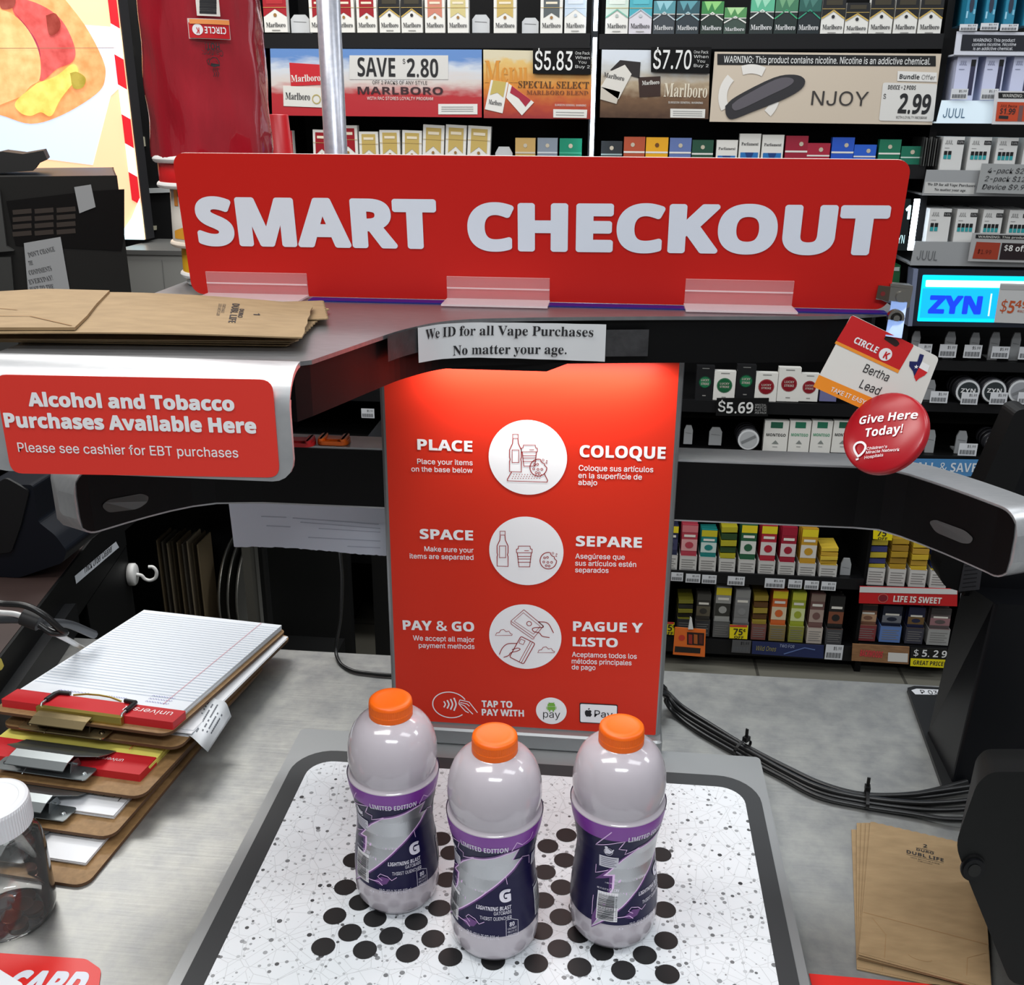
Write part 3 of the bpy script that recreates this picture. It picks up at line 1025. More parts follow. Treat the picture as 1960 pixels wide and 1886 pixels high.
# --- name badge on its clip
KB = facing(0.985)
def bq(*pix): return [KB.hit(*p) for p in pix]
badge = thing('name_badge', 'white red and orange name badge hanging tilted from a metal clip at the sign', 'name badge', tuple(KB(*KB.hit(1680, 780))))
CHROME = mat((188, 184, 176), 0.22, 1.0)
b = MB()
KC = facing(YSIGN - 0.006)
def bk(*pix): return [KC.hit(*p) for p in pix]
b.prism(KC, bk((1676, 573), (1681, 546), (1747, 553), (1740, 588), (1729, 592), (1686, 574)), -0.001, 0.001, CHROME)
b.prism(KC, bk((1676, 570), (1681, 546), (1704, 549), (1700, 578)), 0.001, 0.0015, mat((120, 104, 90), 0.3, 0.9))
c = KC.hit(1689, 562); b.poly(KC, circle(c[0], c[1], 0.0024, 12), mat((110, 26, 24), 0.5), 0.0018)
c = KC.hit(1725, 568); b.prism(KC, circle(c[0], c[1], 0.0056, 20), 0.001, 0.0035, CHROME)
b.prism(KC, bk((1704, 549), (1747, 553), (1747, 547), (1704, 543)), -0.014, 0.001, CHROME)
b.build('metal_clip', badge)
STRAP = clear_mat('blue_clear_vinyl', (150, 182, 240), 0.72, 0.12)
b = MB()
tp_ = [KC(*p, 0.003) for p in bk((1705, 576), (1735, 578))]; bt_ = [KB(*p, 0.004) for p in bq((1693, 642), (1724, 646))]
th_ = Vector((0, 0.0015, 0))
b.add([tp_[0], tp_[1], bt_[1], bt_[0], tp_[0] + th_, tp_[1] + th_, bt_[1] + th_, bt_[0] + th_],
      [(3, 2, 1, 0), (4, 5, 6, 7), (0, 1, 5, 4), (1, 2, 6, 5), (2, 3, 7, 6), (3, 0, 4, 7)], STRAP)
st_ = b.build('vinyl_strap', badge)
KS = facing(1.012); c = KS.hit(1714, 608)
b = MB()
SD = mat((150, 146, 138), 0.25, 1.0)
for r0, w0, w1, mm in ((0.0078, 0.0, 0.003, CHROME), (0.0054, 0.003, 0.0035, mat((70, 68, 66), 0.3, 1.0)), (0.003, 0.0035, 0.0050, CHROME)):
    b.prism(KS, circle(c[0], c[1], r0, 20), w0 - 0.004, w1, mm)
b.build('snap_button', st_)
b = MB()
CARD = mat((226, 224, 218), 0.4)
quad = bq((1630, 602), (1797, 684), (1752, 800), (1556, 741))
b.prism(KB, round_poly(quad, 0.004), 0.0, 0.0012, CARD)
REDB = mat((200, 34, 36), 0.4)
b.ppoly(KB, ((1630, 603), (1749, 660), (1720, 710), (1600, 652)), REDB, 0.0014, r=0.002)
b.ppoly(KB, ((1600, 652), (1721, 708), (1718, 714), (1597, 657)), mat((240, 150, 50), 0.4), 0.0015)
b.ppoly(KB, ((1567, 717), (1690, 770), (1660, 787), (1556, 740)), mat((242, 146, 40), 0.4), 0.0014)
b.ppoly(KB, ((1690, 648), (1698, 641), (1716, 650), (1722, 658), (1714, 664)), mat((40, 22, 20), 0.5), 0.0016, r=0.002)
b.ptext(KB, 'CIRCLE', (1632, 655), (1676, 676), 13, WHITE, bold=0.02, fkey='sansb', w=0.0017)
c = KB.hit(1694, 678); b.poly(KB, circle(c[0], c[1], 0.0062, 24), WHITE, 0.0017)
b.ptext(KB, 'K', (1688, 684), (1697, 688), 14, REDB, bold=0.03, fkey='sansb', w=0.0019)
b.ptext(KB, 'Bertha', (1650, 711), (1697, 730), 17, INK, bold=0.004, w=0.0016)
b.ptext(KB, 'Lead', (1643, 741), (1680, 756), 17, INK, bold=0.004, w=0.0016)
b.ptext(KB, 'TAKE IT EASY', (1588, 748), (1654, 774), 9, WHITE, bold=0.02, w=0.0016)
NAVY, TXR = mat((30, 36, 92), 0.4), mat((210, 40, 44), 0.4)
def c3(x, y): return 1500 + x / 2.8565, 500 + y / 2.8577
b.ppoly(KB, [c3(*p) for p in ((742, 505), (765, 512), (752, 552), (712, 628), (704, 600), (684, 572), (686, 546), (728, 548))], NAVY, 0.0016)
b.ppoly(KB, [c3(*p) for p in ((752, 546), (796, 570), (784, 606), (736, 580))], mat((244, 244, 244), 0.4), 0.0016)
b.ppoly(KB, [c3(*p) for p in ((736, 580), (784, 606), (770, 622), (738, 640), (722, 656), (710, 630))], TXR, 0.0016)
c = KB.hit(*c3(722, 576)); star = []
for k in range(10):
    r_ = 0.0022 if k % 2 == 0 else 0.0009
    star.append((c[0] + r_ * math.sin(2 * math.pi * k / 10), c[1] + r_ * math.cos(2 * math.pi * k / 10)))
b.poly(KB, star, WHITE, 0.0018)
b.build('card', badge)
# --- button badge
cc = KB(*KB.hit(1692, 828), 0.034)
cc = CAM + (cc - CAM) * ((KB.O.y - 0.034) / cc.y)
cc = ray(1692, 828) * (0.951 / ray(1692, 828).y) + CAM
ax = (C_R * 0.70 - C_D * 0.714)           # long axis of the tilted disc as seen
n0 = (CAM - cc).normalized()
U = (ax - n0 * ax.dot(n0)).normalized()
Vp = n0.cross(U)
tilt = math.radians(34)
N2 = (n0 * math.cos(tilt) + Vp * math.sin(tilt)).normalized()
V2 = N2.cross(U).normalized()
rB = 0.0415
pin = thing('pin_button', 'round dark red pin button with Give Here Today lettering hanging on the name badge', 'pin button', tuple(cc))
class Dome:
    def __init__(s, O, U, V, N, R): s.O, s.U, s.V, s.N, s.R = O, U, V, N, R; s.pl = Plane(O, U, V, N)
    def __call__(s, u, v, w=0):
        r2 = min(1, (u * u + v * v) / (s.R * s.R))
        return s.O + s.U * u + s.V * v + s.N * (w + 0.006 * (1 - r2 ** 2))
    def hit(s, x, y): return s.pl.hit(x, y)
D = Dome(cc, U, V2, N2, rB)
b = MB()
REDBTN = mat((166, 20, 32), 0.3)
rings = []
for f_, w_ in ((1.0, -0.006), (1.0, -0.003), (0.985, 0.0), (0.93, 0.0), (0.8, 0.0), (0.6, 0), (0.4, 0), (0.2, 0), (0.01, 0)):
    rings.append([D(rB * f_ * math.cos(2 * math.pi * k / 48), rB * f_ * math.sin(2 * math.pi * k / 48), w_) for k in range(48)])
b.loft(rings, REDBTN, caps=True, smooth=True)
def dt(s, a, e, h, **k): b.ptext(D, s, c3(*a), c3(*e), h, WHITE, w=0.0012, **k)
dt('Give Here', (428, 908), (742, 872), 15, bold=0.01, shear=0.1, fkey='sansb')
dt('Today!', (462, 978), (668, 953), 16, bold=0.01, shear=0.1, fkey='sansb')
dt("Children's", (470, 1048), (583, 1036), 5.2, bold=0.015, shear=0.15)
dt('Miracle Network', (464, 1068), (648, 1050), 5.2, bold=0.015, shear=0.15)
dt('Hospitals', (454, 1094), (560, 1080), 5.2, bold=0.015, shear=0.15)
pts = [D.hit(*c3(*p)) for p in ((418, 1078), (402, 1050), (400, 1026), (418, 1008), (446, 1006), (464, 1024), (458, 1048), (436, 1070))]
pts = [(p.x, p.y) for p in smooth_path([Vector(p) for p in pts + [pts[0]]], 4)][:-1]
b.stroke(D, pts, 0.0022, WHITE, 0.0012, True)
b.poly(D, [D.hit(*c3(*p)) for p in ((404, 1090), (422, 1086), (420, 1096), (404, 1098))], WHITE, 0.0012)
b.build('button_face', pin)
# ================================================================== the three sports drink bottles
BP = [(0.0001, 0.004), (0.028, 0.001), (0.034, 0.003), (0.0384, 0.010), (0.0397, 0.020), (0.0397, 0.030), (0.0392, 0.034)]
LP = [(0.0397, 0.0345), (0.0396, 0.042), (0.0388, 0.052), (0.0389, 0.054), (0.0374, 0.066), (0.0375, 0.068), (0.0358, 0.079), (0.0359, 0.081), (0.0350, 0.092), (0.0351, 0.094), (0.0358, 0.106), (0.0361, 0.108), (0.0388, 0.121), (0.0410, 0.132), (0.0420, 0.1405)]
DP = [(0.0408, 0.1412), (0.0391, 0.1432), (0.0390, 0.1445), (0.0398, 0.149), (0.0407, 0.155), (0.0408, 0.161), (0.0402, 0.169), (0.0385, 0.177), (0.0354, 0.185), (0.0311, 0.191), (0.0256, 0.1955), (0.0206, 0.1978), (0.0183, 0.199), (0.0179, 0.200)]
def drink_mat():
    m = bpy.data.materials.new('milky_drink')
    m.use_nodes = True
    b = m.node_tree.nodes['Principled BSDF']
    b.inputs['Base Color'].default_value = [lin(c) for c in (184, 177, 184)] + [1]
    b.inputs['Roughness'].default_value = 0.14
    b.inputs['Subsurface Weight'].default_value = 0.25
    b.inputs['Subsurface Radius'].default_value = (0.01, 0.009, 0.01)
    b.inputs['Coat Weight'].default_value = 0.3
    b.inputs['Coat Roughness'].default_value = 0.05
    return m
DRINK = drink_mat()
ORANGE = noisy('orange_cap', (238, 98, 4), (242, 106, 8), 40, 0.42)
NAVYL = mat((18, 14, 56), 0.32, spec=0.22)
NAVYD = mat((22, 20, 52), 0.3)
PURP = mat((124, 52, 150), 0.32)
GLOW = mat((226, 190, 232), 0.4)
MIDP = mat((92, 44, 112), 0.35)
SILVERL = mat((176, 177, 180), 0.3, 0.85)
LTXT = mat((222, 218, 230), 0.45)
bx, by = -0.084, 0.7205
base = Vector((bx, by, ZT + 0.0019))
A0 = math.atan2(-by, -bx)
bot = thing('drink_bottle', 'pale lilac drink bottle with orange cap, front one of three on the tray', 'bottle', base, 'sports drink bottles on the tray')
b = MB()
allp = BP + [(r - 0.0004, z) for r, z in LP] + DP
b.lathe(allp, base, DRINK, 56)
b.build('bottle_body', bot)
b = MB()
n_ = 64
rings = []
for r, z in ((0.0196, 0.1985), (0.0196, 0.2035), (0.0193, 0.204), (0.0193, 0.2105)):
    rings.append([base + Vector(((r + (0.00022 if (k % 2 and 0.2038 < z < 0.2108) else 0)) * math.cos(2 * math.pi * k / 128), (r + (0.00022 if (k % 2 and 0.2038 < z < 0.2108) else 0)) * math.sin(2 * math.pi * k / 128), z)) for k in range(128)])
b.loft(rings, ORANGE)
b.lathe([(0.0194, 0.2105), (0.0190, 0.2128), (0.0178, 0.2140), (0.0150, 0.2143), (0.0120, 0.2140), (0.0110, 0.2138), (0.0001, 0.2138)], base, ORANGE, 64)
b.lathe([(0.0196, 0.1985), (0.0150, 0.1984)], base, ORANGE, 64)
b.lathe([(0.0188, 0.1976), (0.0198, 0.1980), (0.0188, 0.1984)], base, DRINK, 48)
cap = b.build('screw_cap', bot)
W = Wrap(base, [(r, z) for r, z in LP], A0)
W.R = 0.0420
CIR = 2 * math.pi * W.R
def b1(x, y): return 840 + x / 4.0136, 1380 + y / 4.0128
def hw(x, y):
    u, z = W.hit(*b1(x, y)); return (u, z)
b = MB()
b.lathe([(r, z) for r, z in LP if z <= 0.0765 or True], base, NAVYL, 72)
ZB = W.hit(945, 1632)[1]
b.grid(W, 0, ZB, CIR, 0.1409, 96, 3, PURP, 0.00025)
def wpoly(pts, m, w, raw=False): b.poly(W, pts if raw else [hw(*p) for p in pts], m, w, fine=0.0035)
def wst(pts, wd, m, w, raw=False, closed=False):
    q = pts if raw else [hw(*p) for p in pts]
    q2 = []
    for i in range(len(q) - (0 if closed else 1)):
        a, c = Vector(q[i]), Vector(q[(i + 1) % len(q)])
        k = max(1, int((c - a).length / 0.003))
        q2 += [tuple(a + (c - a) * t / k) for t in range(k)]
    if not closed: q2.append(q[-1])
    b.stroke(W, q2, wd, m, w, closed)
bolt = [(610, 990), (560, 1070), (630, 1050), (570, 1130), (480, 1220), (380, 1300), (280, 1370), (150, 1440), (85, 1465), (110, 1400), (120, 1320), (150, 1260), (160, 1160), (135, 1130), (190, 1080), (260, 1060), (340, 1070), (430, 1060), (520, 1030)]
def grow(pts, k):
    c = Vector((sum(p[0] for p in pts) / len(pts), sum(p[1] for p in pts) / len(pts)))
    out = []
    N = len(pts)
    for i in range(N):
        a, p, d = Vector(pts[i - 1]), Vector(pts[i]), Vector(pts[(i + 1) % N])
        t = (d - a).normalized(); nn = Vector((-t.y, t.x))
        out.append(tuple(p + nn * k))
    return out
def side(ang, full):
    """one face of the label; ang turns it around the bottle"""
    du = math.radians(ang) * W.R
    def S_(q): return [(u + du, z) for u, z in q]
    bq_ = S_([hw(*p) for p in bolt])
    for k, m, w in ((20, MIDP, 0.0003), (9, GLOW, 0.00036)):
        g1 = S_([hw(*p) for p in grow(bolt, k)]); g2 = S_([hw(*p) for p in grow(bolt, -k)])
        area = lambda q: abs(sum(q[i - 1][0] * q[i][1] - q[i][0] * q[i - 1][1] for i in range(len(q))))
        wpoly(g1 if area(g1) > area(g2) else g2, m, w, True)
    wpoly(bq_, SILVERL, 0.00042, True)
    for pts, wd in (([(90, 800), (90, 860), (130, 910), (160, 930), (150, 970), (190, 1010), (190, 1040), (270, 1050)], 0.0009),
                    ([(720, 850), (700, 900), (640, 950), (600, 935), (560, 1000)], 0.0008),
                    ([(690, 1090), (690, 1030), (640, 1040), (600, 1085), (540, 1090)], 0.0006),
                    ([(490, 1180), (515, 1205), (525, 1255)], 0.0005),
                    ([(120, 1460), (180, 1520), (215, 1540), (240, 1580)], 0.0007),
                    ([(240, 1540), (210, 1500), (230, 1485), (280, 1520), (310, 1560), (350, 1545)], 0.0006),
                    ([(105, 1020), (110, 1080), (140, 1100)], 0.0006), ([(75, 1380), (100, 1290), (95, 1240)], 0.0005)):
        wst(S_([hw(*p) for p in pts]), wd, GLOW, 0.0004, True)
    wpoly(S_([hw(*p) for p in ((180, 1522), (240, 1510), (300, 1545), (270, 1578), (225, 1572))]), MIDP, 0.0003, True)
    def wt(s, a, e, h, **k):
        ua, va = hw(*a); ue, ve = hw(*e)
        b.text(W, s, ua + du, (va + ve) / 2, h, LTXT, width=ue - ua, w=0.0005, **k)
    zz = lambda x, y0, y1: abs(hw(x, y0)[1] - hw(x, y1)[1])
    wt('LIMITED EDITION', (180, 962), (532, 992), zz(400, 958, 993), fkey='sansb')
    wt('G', (465, 1390), (555, 1390), zz(510, 1292, 1390), fkey='sansb', bold=0.05)
    wt('LIGHTNING BLAST', (288, 1438), (556, 1438), zz(420, 1418, 1446), fkey='sansb', shear=0.15)
    wt('GATORADE', (422, 1486), (558, 1480), zz(490, 1458, 1485))
    wt('THIRST QUENCHER', (316, 1522), (558, 1512), zz(440, 1492, 1520))
    wt('28 FL OZ (1.75 PT) 828 mL', (218, 1640), (465, 1668), zz(340, 1625, 1658))
    q = [hw(*p) for p in ((515, 1530), (560, 1520), (606, 1525), (606, 1640), (560, 1652), (517, 1652))]
    wst(S_(q), 0.0004, LTXT, 0.0004, True, True)
    wt('80', (542, 1575), (580, 1572), zz(560, 1540, 1572), fkey='sansb')
    for k, s in enumerate(('CALORIES', 'PER 12 FL OZ', 'SERVING')):
        wt(s, (528, 1598 + 24 * k), (596, 1594 + 24 * k), zz(560, 1585, 1600))
    wt('o', (160, 1606), (182, 1610), zz(170, 1586, 1606))
def codes(ang):
    u0 = math.radians(ang) * W.R
    LW = mat((226, 224, 228), 0.45)
    b.grid(W, u0 - 0.0095, 0.0385, u0 + 0.0105, 0.068, 8, 8, LW, 0.0004)
    z = 0.0395
    random.seed(3)
    while z < 0.0665:
        h = random.choice((0.0004, 0.0006, 0.0009))
        b.grid(W, u0 - 0.0085, z, u0 + 0.0072, z + h, 6, 1, INK, 0.0005)
        z += h + random.choice((0.0004, 0.0006))
    b.text(W, '0 52000 05798 8', u0 + 0.0098, 0.040, 0.0016, INK, width=0.025, du=(0, 1), w=0.0005)
    b.text(W, 'CA CRV', u0 + 0.002, 0.0695, 0.0028, LTXT, width=0.0095, fkey='sansb', w=0.0005)
    b.text(W, 'ME VT HI CT IA', u0 - 0.0105, 0.070, 0.0016, LTXT, width=0.0115, w=0.0005)
    b.text(W, '1-800-884-2867', u0 - 0.003, 0.0765, 0.0012, LTXT, width=0.012, w=0.0005)
    b.grid(W, u0 - 0.0105, 0.0925, u0 + 0.0095, 0.1045, 6, 4, mat((196, 194, 204), 0.45), 0.0004)
    for k in range(5):
        b.grid(W, u0 - 0.0085, 0.0942 + k * 0.002, u0 + 0.0075 - 0.002 * (k % 2), 0.0948 + k * 0.002, 4, 1, mat((92, 88, 112), 0.5), 0.0005)
    b.poly(W, circle(u0 - 0.001, 0.1105, 0.0045, 18), LTXT, 0.00035); b.poly(W, circle(u0 - 0.001, 0.1105, 0.004, 18), NAVYL, 0.00042)
    b.poly(W, circle(u0 - 0.003, 0.1155, 0.0016, 10), LTXT, 0.0005)
    b.poly(W, [(u0 - 0.0045, 0.108), (u0 - 0.0042, 0.1138), (u0 - 0.001, 0.1142), (u0 + 0.002, 0.1118), (u0 + 0.004, 0.1145), (u0 + 0.0046, 0.1135), (u0 + 0.0022, 0.1095), (u0, 0.108)], LTXT, 0.0005)
side(0, True); side(180, False)
codes(-68); codes(76); 
lbl = b.build('wrap_label', bot)
part_label(lbl, 'navy and purple label with a silver lightning bolt')
for (x, y, rot, s) in ((-0.183, 0.7655, 12, 'pale lilac sports drink bottle with orange cap, left of the three on the tray'), (0.0225, 0.7455, 60, 'pale lilac sports drink bottle with orange cap, right of the three, barcode side showing')):
    c = copy_tree(bot, None, (x, y, base.z))
    ang = math.atan2(-y, -x) - A0
    c.rotation_euler = (0, 0, ang + math.radians(rot))
    c['label'] = s
# ================================================================== clipboards and papers, left side of the counter
KRAFT = noisy('kraft_paper', (134, 111, 79), (148, 124, 90), 35, 0.75, stretch=(1, 3, 1), bump=0.1, bscale=180)
KRAFTD = mat((120, 88, 54), 0.8)
BOARD = noisy('hardboard', (126, 97, 62), (148, 116, 77), 160, 0.55, detail=8)
BOARDE = mat((84, 56, 32), 0.7)
PAP = mat((222, 224, 228), 0.65)
YEL = mat((226, 214, 104), 0.65)
GREYL = mat((96, 100, 108), 0.6)
CLIPS = mat((150, 156, 158), 0.3, 0.9)
BRASS = mat((168, 150, 112), 0.25, 0.9)
class Board(Plane):
    """frame lying at height z: u to the left from the front right corner, v towards the back"""
    def __init__(s, corner, ang, z, slope=0.0):
        a = math.radians(ang)
        U = Vector((-math.cos(a), math.sin(a), 0)); Vv = Vector((math.sin(a), math.cos(a), -slope)).normalized()
        super().__init__((corner[0], corner[1], z), U, Vv, Vv.cross(U))
def slab(b, F, u0, v0, u1, v1, r, w0, w1, m, ms=None):
    pts = round_rect(u0, v0, u1, v1, r, 5)
    pts.reverse()                     # u runs to the left
    b.prism(F, pts, w0, w1, m, ms)
def corner_at(px, py, z):
    p = on_z(px, py, z); return (p.x, p.y)
def clip(b, F, uc, v, w, wd=0.105, m=CLIPS, md=None):
    """spring clip across the board: base plate, bent jaw, coil spring, pressing lever"""
    md = md or m
    slab(b, F, uc - wd / 2, v + 0.006, uc + wd / 2, v + 0.030, 0.004, w, w + 0.0012, m)
    prof = [(0.066, 0.0015), (0.050, 0.0065), (0.034, 0.014), (0.022, 0.019), (0.010, 0.0175), (0.0, 0.013)]
    top, bo = [], []
    for vv, ww in prof:
        half = wd / 2 * (1.0 if vv > 0.03 else 0.62)
        top.append((F(uc - half, v + vv, w + ww), F(uc + half, v + vv, w + ww)))
        bo.append((F(uc - half, v + vv, w + ww - 0.001), F(uc + half, v + vv, w + ww - 0.001)))
    n = len(prof)
    vs = [p for t in top for p in t] + [p for t in bo for p in t]
    fs = []
    for i in range(n - 1):
        a, c = 2 * i, 2 * n + 2 * i
        fs += [(a, a + 1, a + 3, a + 2), (c, c + 2, c + 3, c + 1), (a, a + 2, c + 2, c), (a + 1, c + 1, c + 3, a + 3)]
    b.add(vs, fs, m)
    for s in (-1, 1):                 # ears that carry the pin
        u = uc + s * wd * 0.30
        vs = [F(u, v + 0.014, w + 0.001), F(u, v + 0.034, w + 0.001), F(u, v + 0.030, w + 0.012), F(u, v + 0.018, w + 0.013)]
        vs += [F(u + 0.001, v + 0.014, w + 0.001), F(u + 0.001, v + 0.034, w + 0.001), F(u + 0.001, v + 0.030, w + 0.012), F(u + 0.001, v + 0.018, w + 0.013)]
        b.add(vs, [(0, 1, 2, 3), (7, 6, 5, 4), (0, 4, 5, 1), (1, 5, 6, 2), (2, 6, 7, 3), (3, 7, 4, 0)], md)
    b.tube([F(uc - wd * 0.34, v + 0.022, w + 0.009), F(uc + wd * 0.34, v + 0.022, w + 0.009)], 0.0013, md, 8)
    coil = [F(uc - 0.014 + 0.028 * k / 60, v + 0.022 + 0.0028 * math.cos(k * 0.9), w + 0.009 + 0.0028 * math.sin(k * 0.9)) for k in range(61)]
    b.tube(coil, 0.0006, md, 6)
    b.tube([F(uc + 0.014, v + 0.022, w + 0.011), F(uc + 0.016, v + 0.010, w + 0.006), F(uc + 0.017, v + 0.002, w + 0.001)], 0.0006, md, 6)
    for s in (-1, 1):
        p = F(uc + s * wd * 0.42, v + 0.018, w + 0.0012)
        b.lathe([(0.0035, 0), (0.003, 0.0012), (0.0001, 0.0016)], p, md, 12)
def papers(b, F, u0, v0, u1, v1, w0, w1, n=5, m=PAP, fan=0.0015):
    for k in range(n):
        a, c = w0 + (w1 - w0) * k / n, w0 + (w1 - w0) * (k + 0.82) / n
        du, dv = random.uniform(-fan, fan), random.uniform(-fan, fan)
        slab(b, F, u0 + du, v0 + dv, u1 + du, v1 + dv, 0.0005, a, c, m)
BT = 0.0035
W_ = 0.229
stackinfo = []
def clipboard(px, z, ang, label, zback=None):
    c = corner_at(*px, z + BT)
    F = Board(c, ang, z, 0 if zback is None else (z - zback) / 0.318)
    p = F(W_ / 2, 0.16, 0)
    t = thing('clipboard', label, 'clipboard', (p.x, p.y, z), 'clipboards in the stack beside the coin jar')
    b = MB(); slab(b, F, 0, 0, W_, 0.318, 0.014, 0, BT, BOARD, BOARDE)
    b.build('board', t, bevel=0.0006)
    return F, t
# bottom board
F1, t1 = clipboard((163, 1697), 0.9005, 5.0, 'brown hardboard clipboard with lined sheet, lowest of the stack beside the coin jar')
b = MB(); papers(b, F1, 0.016, 0.026, 0.016 + 0.205, 0.285, BT, BT + 0.0055, 6)
F = F1
for k in range(9):
    b.stroke(F, [(0.03 + 0.018 * k, 0.06), (0.03 + 0.018 * k, 0.26)], 0.0006, GREYL, BT + 0.0057)
for k in range(8):
    b.stroke(F, [(0.03, 0.06 + 0.025 * k), (0.174, 0.06 + 0.025 * k)], 0.0006, GREYL, BT + 0.0057)
b.build('paper_sheets', t1)
b = MB(); clip(b, F1, 0.125, 0.004, BT + 0.0056, 0.10, CLIPS, mat((50, 50, 52), 0.4, 0.8)); b.build('metal_clip', t1)
# second board
F2, t2 = clipboard((213, 1604), 0.9150, 5.3, 'brown hardboard clipboard with grid form and steel clip, second from the bottom of the stack', 0.9085)
b = MB(); papers(b, F2, 0.014, 0.028, 0.014 + 0.205, 0.285, BT, BT + 0.006, 6)
for k in range(11):
    b.stroke(F2, [(0.03 + 0.013 * k, 0.055), (0.03 + 0.013 * k, 0.24)], 0.0007, GREYL, BT + 0.0062)
for k in range(9):
    b.stroke(F2, [(0.03, 0.055 + 0.021 * k), (0.16, 0.055 + 0.021 * k)], 0.0007, GREYL, BT + 0.0062)
for k in range(5):
    b.stroke(F2, [(0.022, 0.05 + 0.02 * k), (0.022, 0.06 + 0.02 * k)], 0.001, INK, BT + 0.0062)
b.build('paper_sheets', t2)
b = MB(); clip(b, F2, 0.115, 0.0, BT + 0.006, 0.115); b.build('metal_clip', t2)
# third board with the yellow pad
RB = mat((186, 28, 36), 0.5)
F3, t3 = clipboard((271, 1527), 0.9320, 5.5, 'brown clipboard with yellow legal pad and red binding, third from the stack bottom', 0.9165)
b = MB(); papers(b, F3, 0.018, 0.045, 0.018 + 0.205, 0.29, BT, BT + 0.008, 4, YEL)
vs = []                                   # curled top sheet
for i in range(13):
    for j in range(5):
        u = 0.016 + 0.20 * i / 12; v = 0.062 + 0.055 * j / 4
        lift = 0.004 * (j / 4) ** 1.5 * (1 + math.sin(i * 1.1)) + (0.006 * max(0, 1 - abs(i - 2.5) / 3) * (j / 4))
        vs.append(F3(u, v, BT + 0.0085 + lift))
b.add(vs, [(i * 5 + j, i * 5 + j + 1, (i + 1) * 5 + j + 1, (i + 1) * 5 + j) for i in range(12) for j in range(4)], YEL, True)
b.stroke(F3, [(0.052, 0.064), (0.052, 0.112)], 0.0012, mat((196, 70, 60), 0.6), BT + 0.0135)
pad = b.build('legal_pad', t3)
b = MB(); slab(b, F3, 0.017, 0.026, 0.017 + 0.208, 0.062, 0.001, BT, BT + 0.0092, RB)
b.text(F3, 'universal', 0.050, 0.050, 0.006, mat((240, 228, 228), 0.5), width=0.033, du=(1, 0), dv=(0, -1), w=BT + 0.0095)
b.build('red_binding', pad)
b = MB(); clip(b, F3, 0.125, -0.004, BT + 0.0092, 0.115); b.build('metal_clip', t3)
# fourth board with loose sheets and a brassy clip
F4, t4 = clipboard((341, 1433), 0.9500, 5.8, 'brown clipboard with crumpled sheets and shiny brassy clip, second from the stack top', 0.9265)
b = MB(); papers(b, F4, 0.002, 0.030, 0.216, 0.30, BT, BT + 0.007, 7, PAP, 0.006)
b.poly(F4, [(0.075, 0.034), (0.105, 0.034), (0.102, 0.042), (0.08, 0.043)], mat((150, 50, 60), 0.6), BT + 0.0075)
b.build('paper_sheets', t4)
b = MB(); clip(b, F4, 0.140, -0.020, BT + 0.007, 0.110, BRASS, mat((88, 78, 60), 0.25, 0.9)); b.build('metal_clip', t4)
# folder poking out behind
c = on_z(486, 1262, 0.930)
b = MB()
Ff = Board((c.x, c.y), 5.5, 0.9285)
slab(b, Ff, 0.0, -0.235, 0.20, 0.0, 0.003, 0.0, 0.0018, noisy('amber_folder', (176, 112, 24), (196, 130, 36), 30, 0.6))
# thin folder drawn in between the boards
tag(b.build('paper_folder'), 'amber paper folder poking out of the right side of the clipboard stack', 'folder')
# top board with the white legal pad
zt5 = 0.9690
F5, t5 = clipboard((323, 1407), zt5, 6.4, 'brown clipboard with white lined legal pad and red binding, topmost of the stack', 0.9380)
b = MB(); papers(b, F5, 0.006, 0.012, 0.006 + 0.216, 0.313, BT, BT + 0.0085, 4, mat((218, 222, 228), 0.65), 0.0008)
top = BT + 0.0089
LINEB = mat((150, 168, 190), 0.6)
for k in range(33):
    v = 0.066 + 0.0073 * k
    b.stroke(F5, [(0.005, v), (0.219, v)], 0.0007, LINEB, top)
b.stroke(F5, [(0.036, 0.05), (0.036, 0.311)], 0.0007, mat((206, 120, 130), 0.6), top + 0.0001)
PEN = mat((92, 92, 170), 0.6)
for (u0, v0, ln, rows) in ((0.030, 0.052, 0.030, 3), (0.085, 0.052, 0.028, 1), (0.135, 0.052, 0.04, 1)):
    for r_ in range(rows):
        pts = [(u0 + ln * k / 26, v0 + r_ * 0.0075 + 0.0018 * math.sin(k * 2.1) * random.uniform(0.4, 1)) for k in range(27)]
        b.stroke(F5, pts, 0.0007, PEN, top + 0.0001)
pad5 = b.build('legal_pad', t5)
b = MB(); slab(b, F5, 0.001, 0.011, 0.001 + 0.222, 0.040, 0.001, BT, BT + 0.0096, RB)
b.text(F5, 'universal', 0.012, 0.033, 0.010, mat((240, 228, 228), 0.5), width=0.062, du=(1, 0), dv=(0, -1), w=BT + 0.0099)
b.build('red_binding', pad5)
b = MB()
GOLDP = mat((170, 150, 74), 0.3, 0.8)
slab(b, F5, 0.062, 0.004, 0.172, 0.0105, 0.001, BT, BT + 0.010, GOLDP)
BLK = mat((22, 22, 22), 0.4)
for u in (0.064, 0.168):
    s = 1 if u < 0.1 else -1
    b.tube([F5(u, 0.006, BT + 0.004), F5(u, 0.010, BT + 0.0125), F5(u, 0.022, BT + 0.0125)], 0.0014, CLIPS, 8)
    b.tube([F5(u, 0.018, BT + 0.0125), F5(u, 0.034, BT + 0.0125), F5(u + s * 0.002, 0.040, BT + 0.0120)], 0.003, BLK, 10)
    b.tube([F5(u + s * 0.001, 0.039, BT + 0.0125), F5(u + s * 0.016, 0.041, BT + 0.012)], 0.0026, BLK, 10)
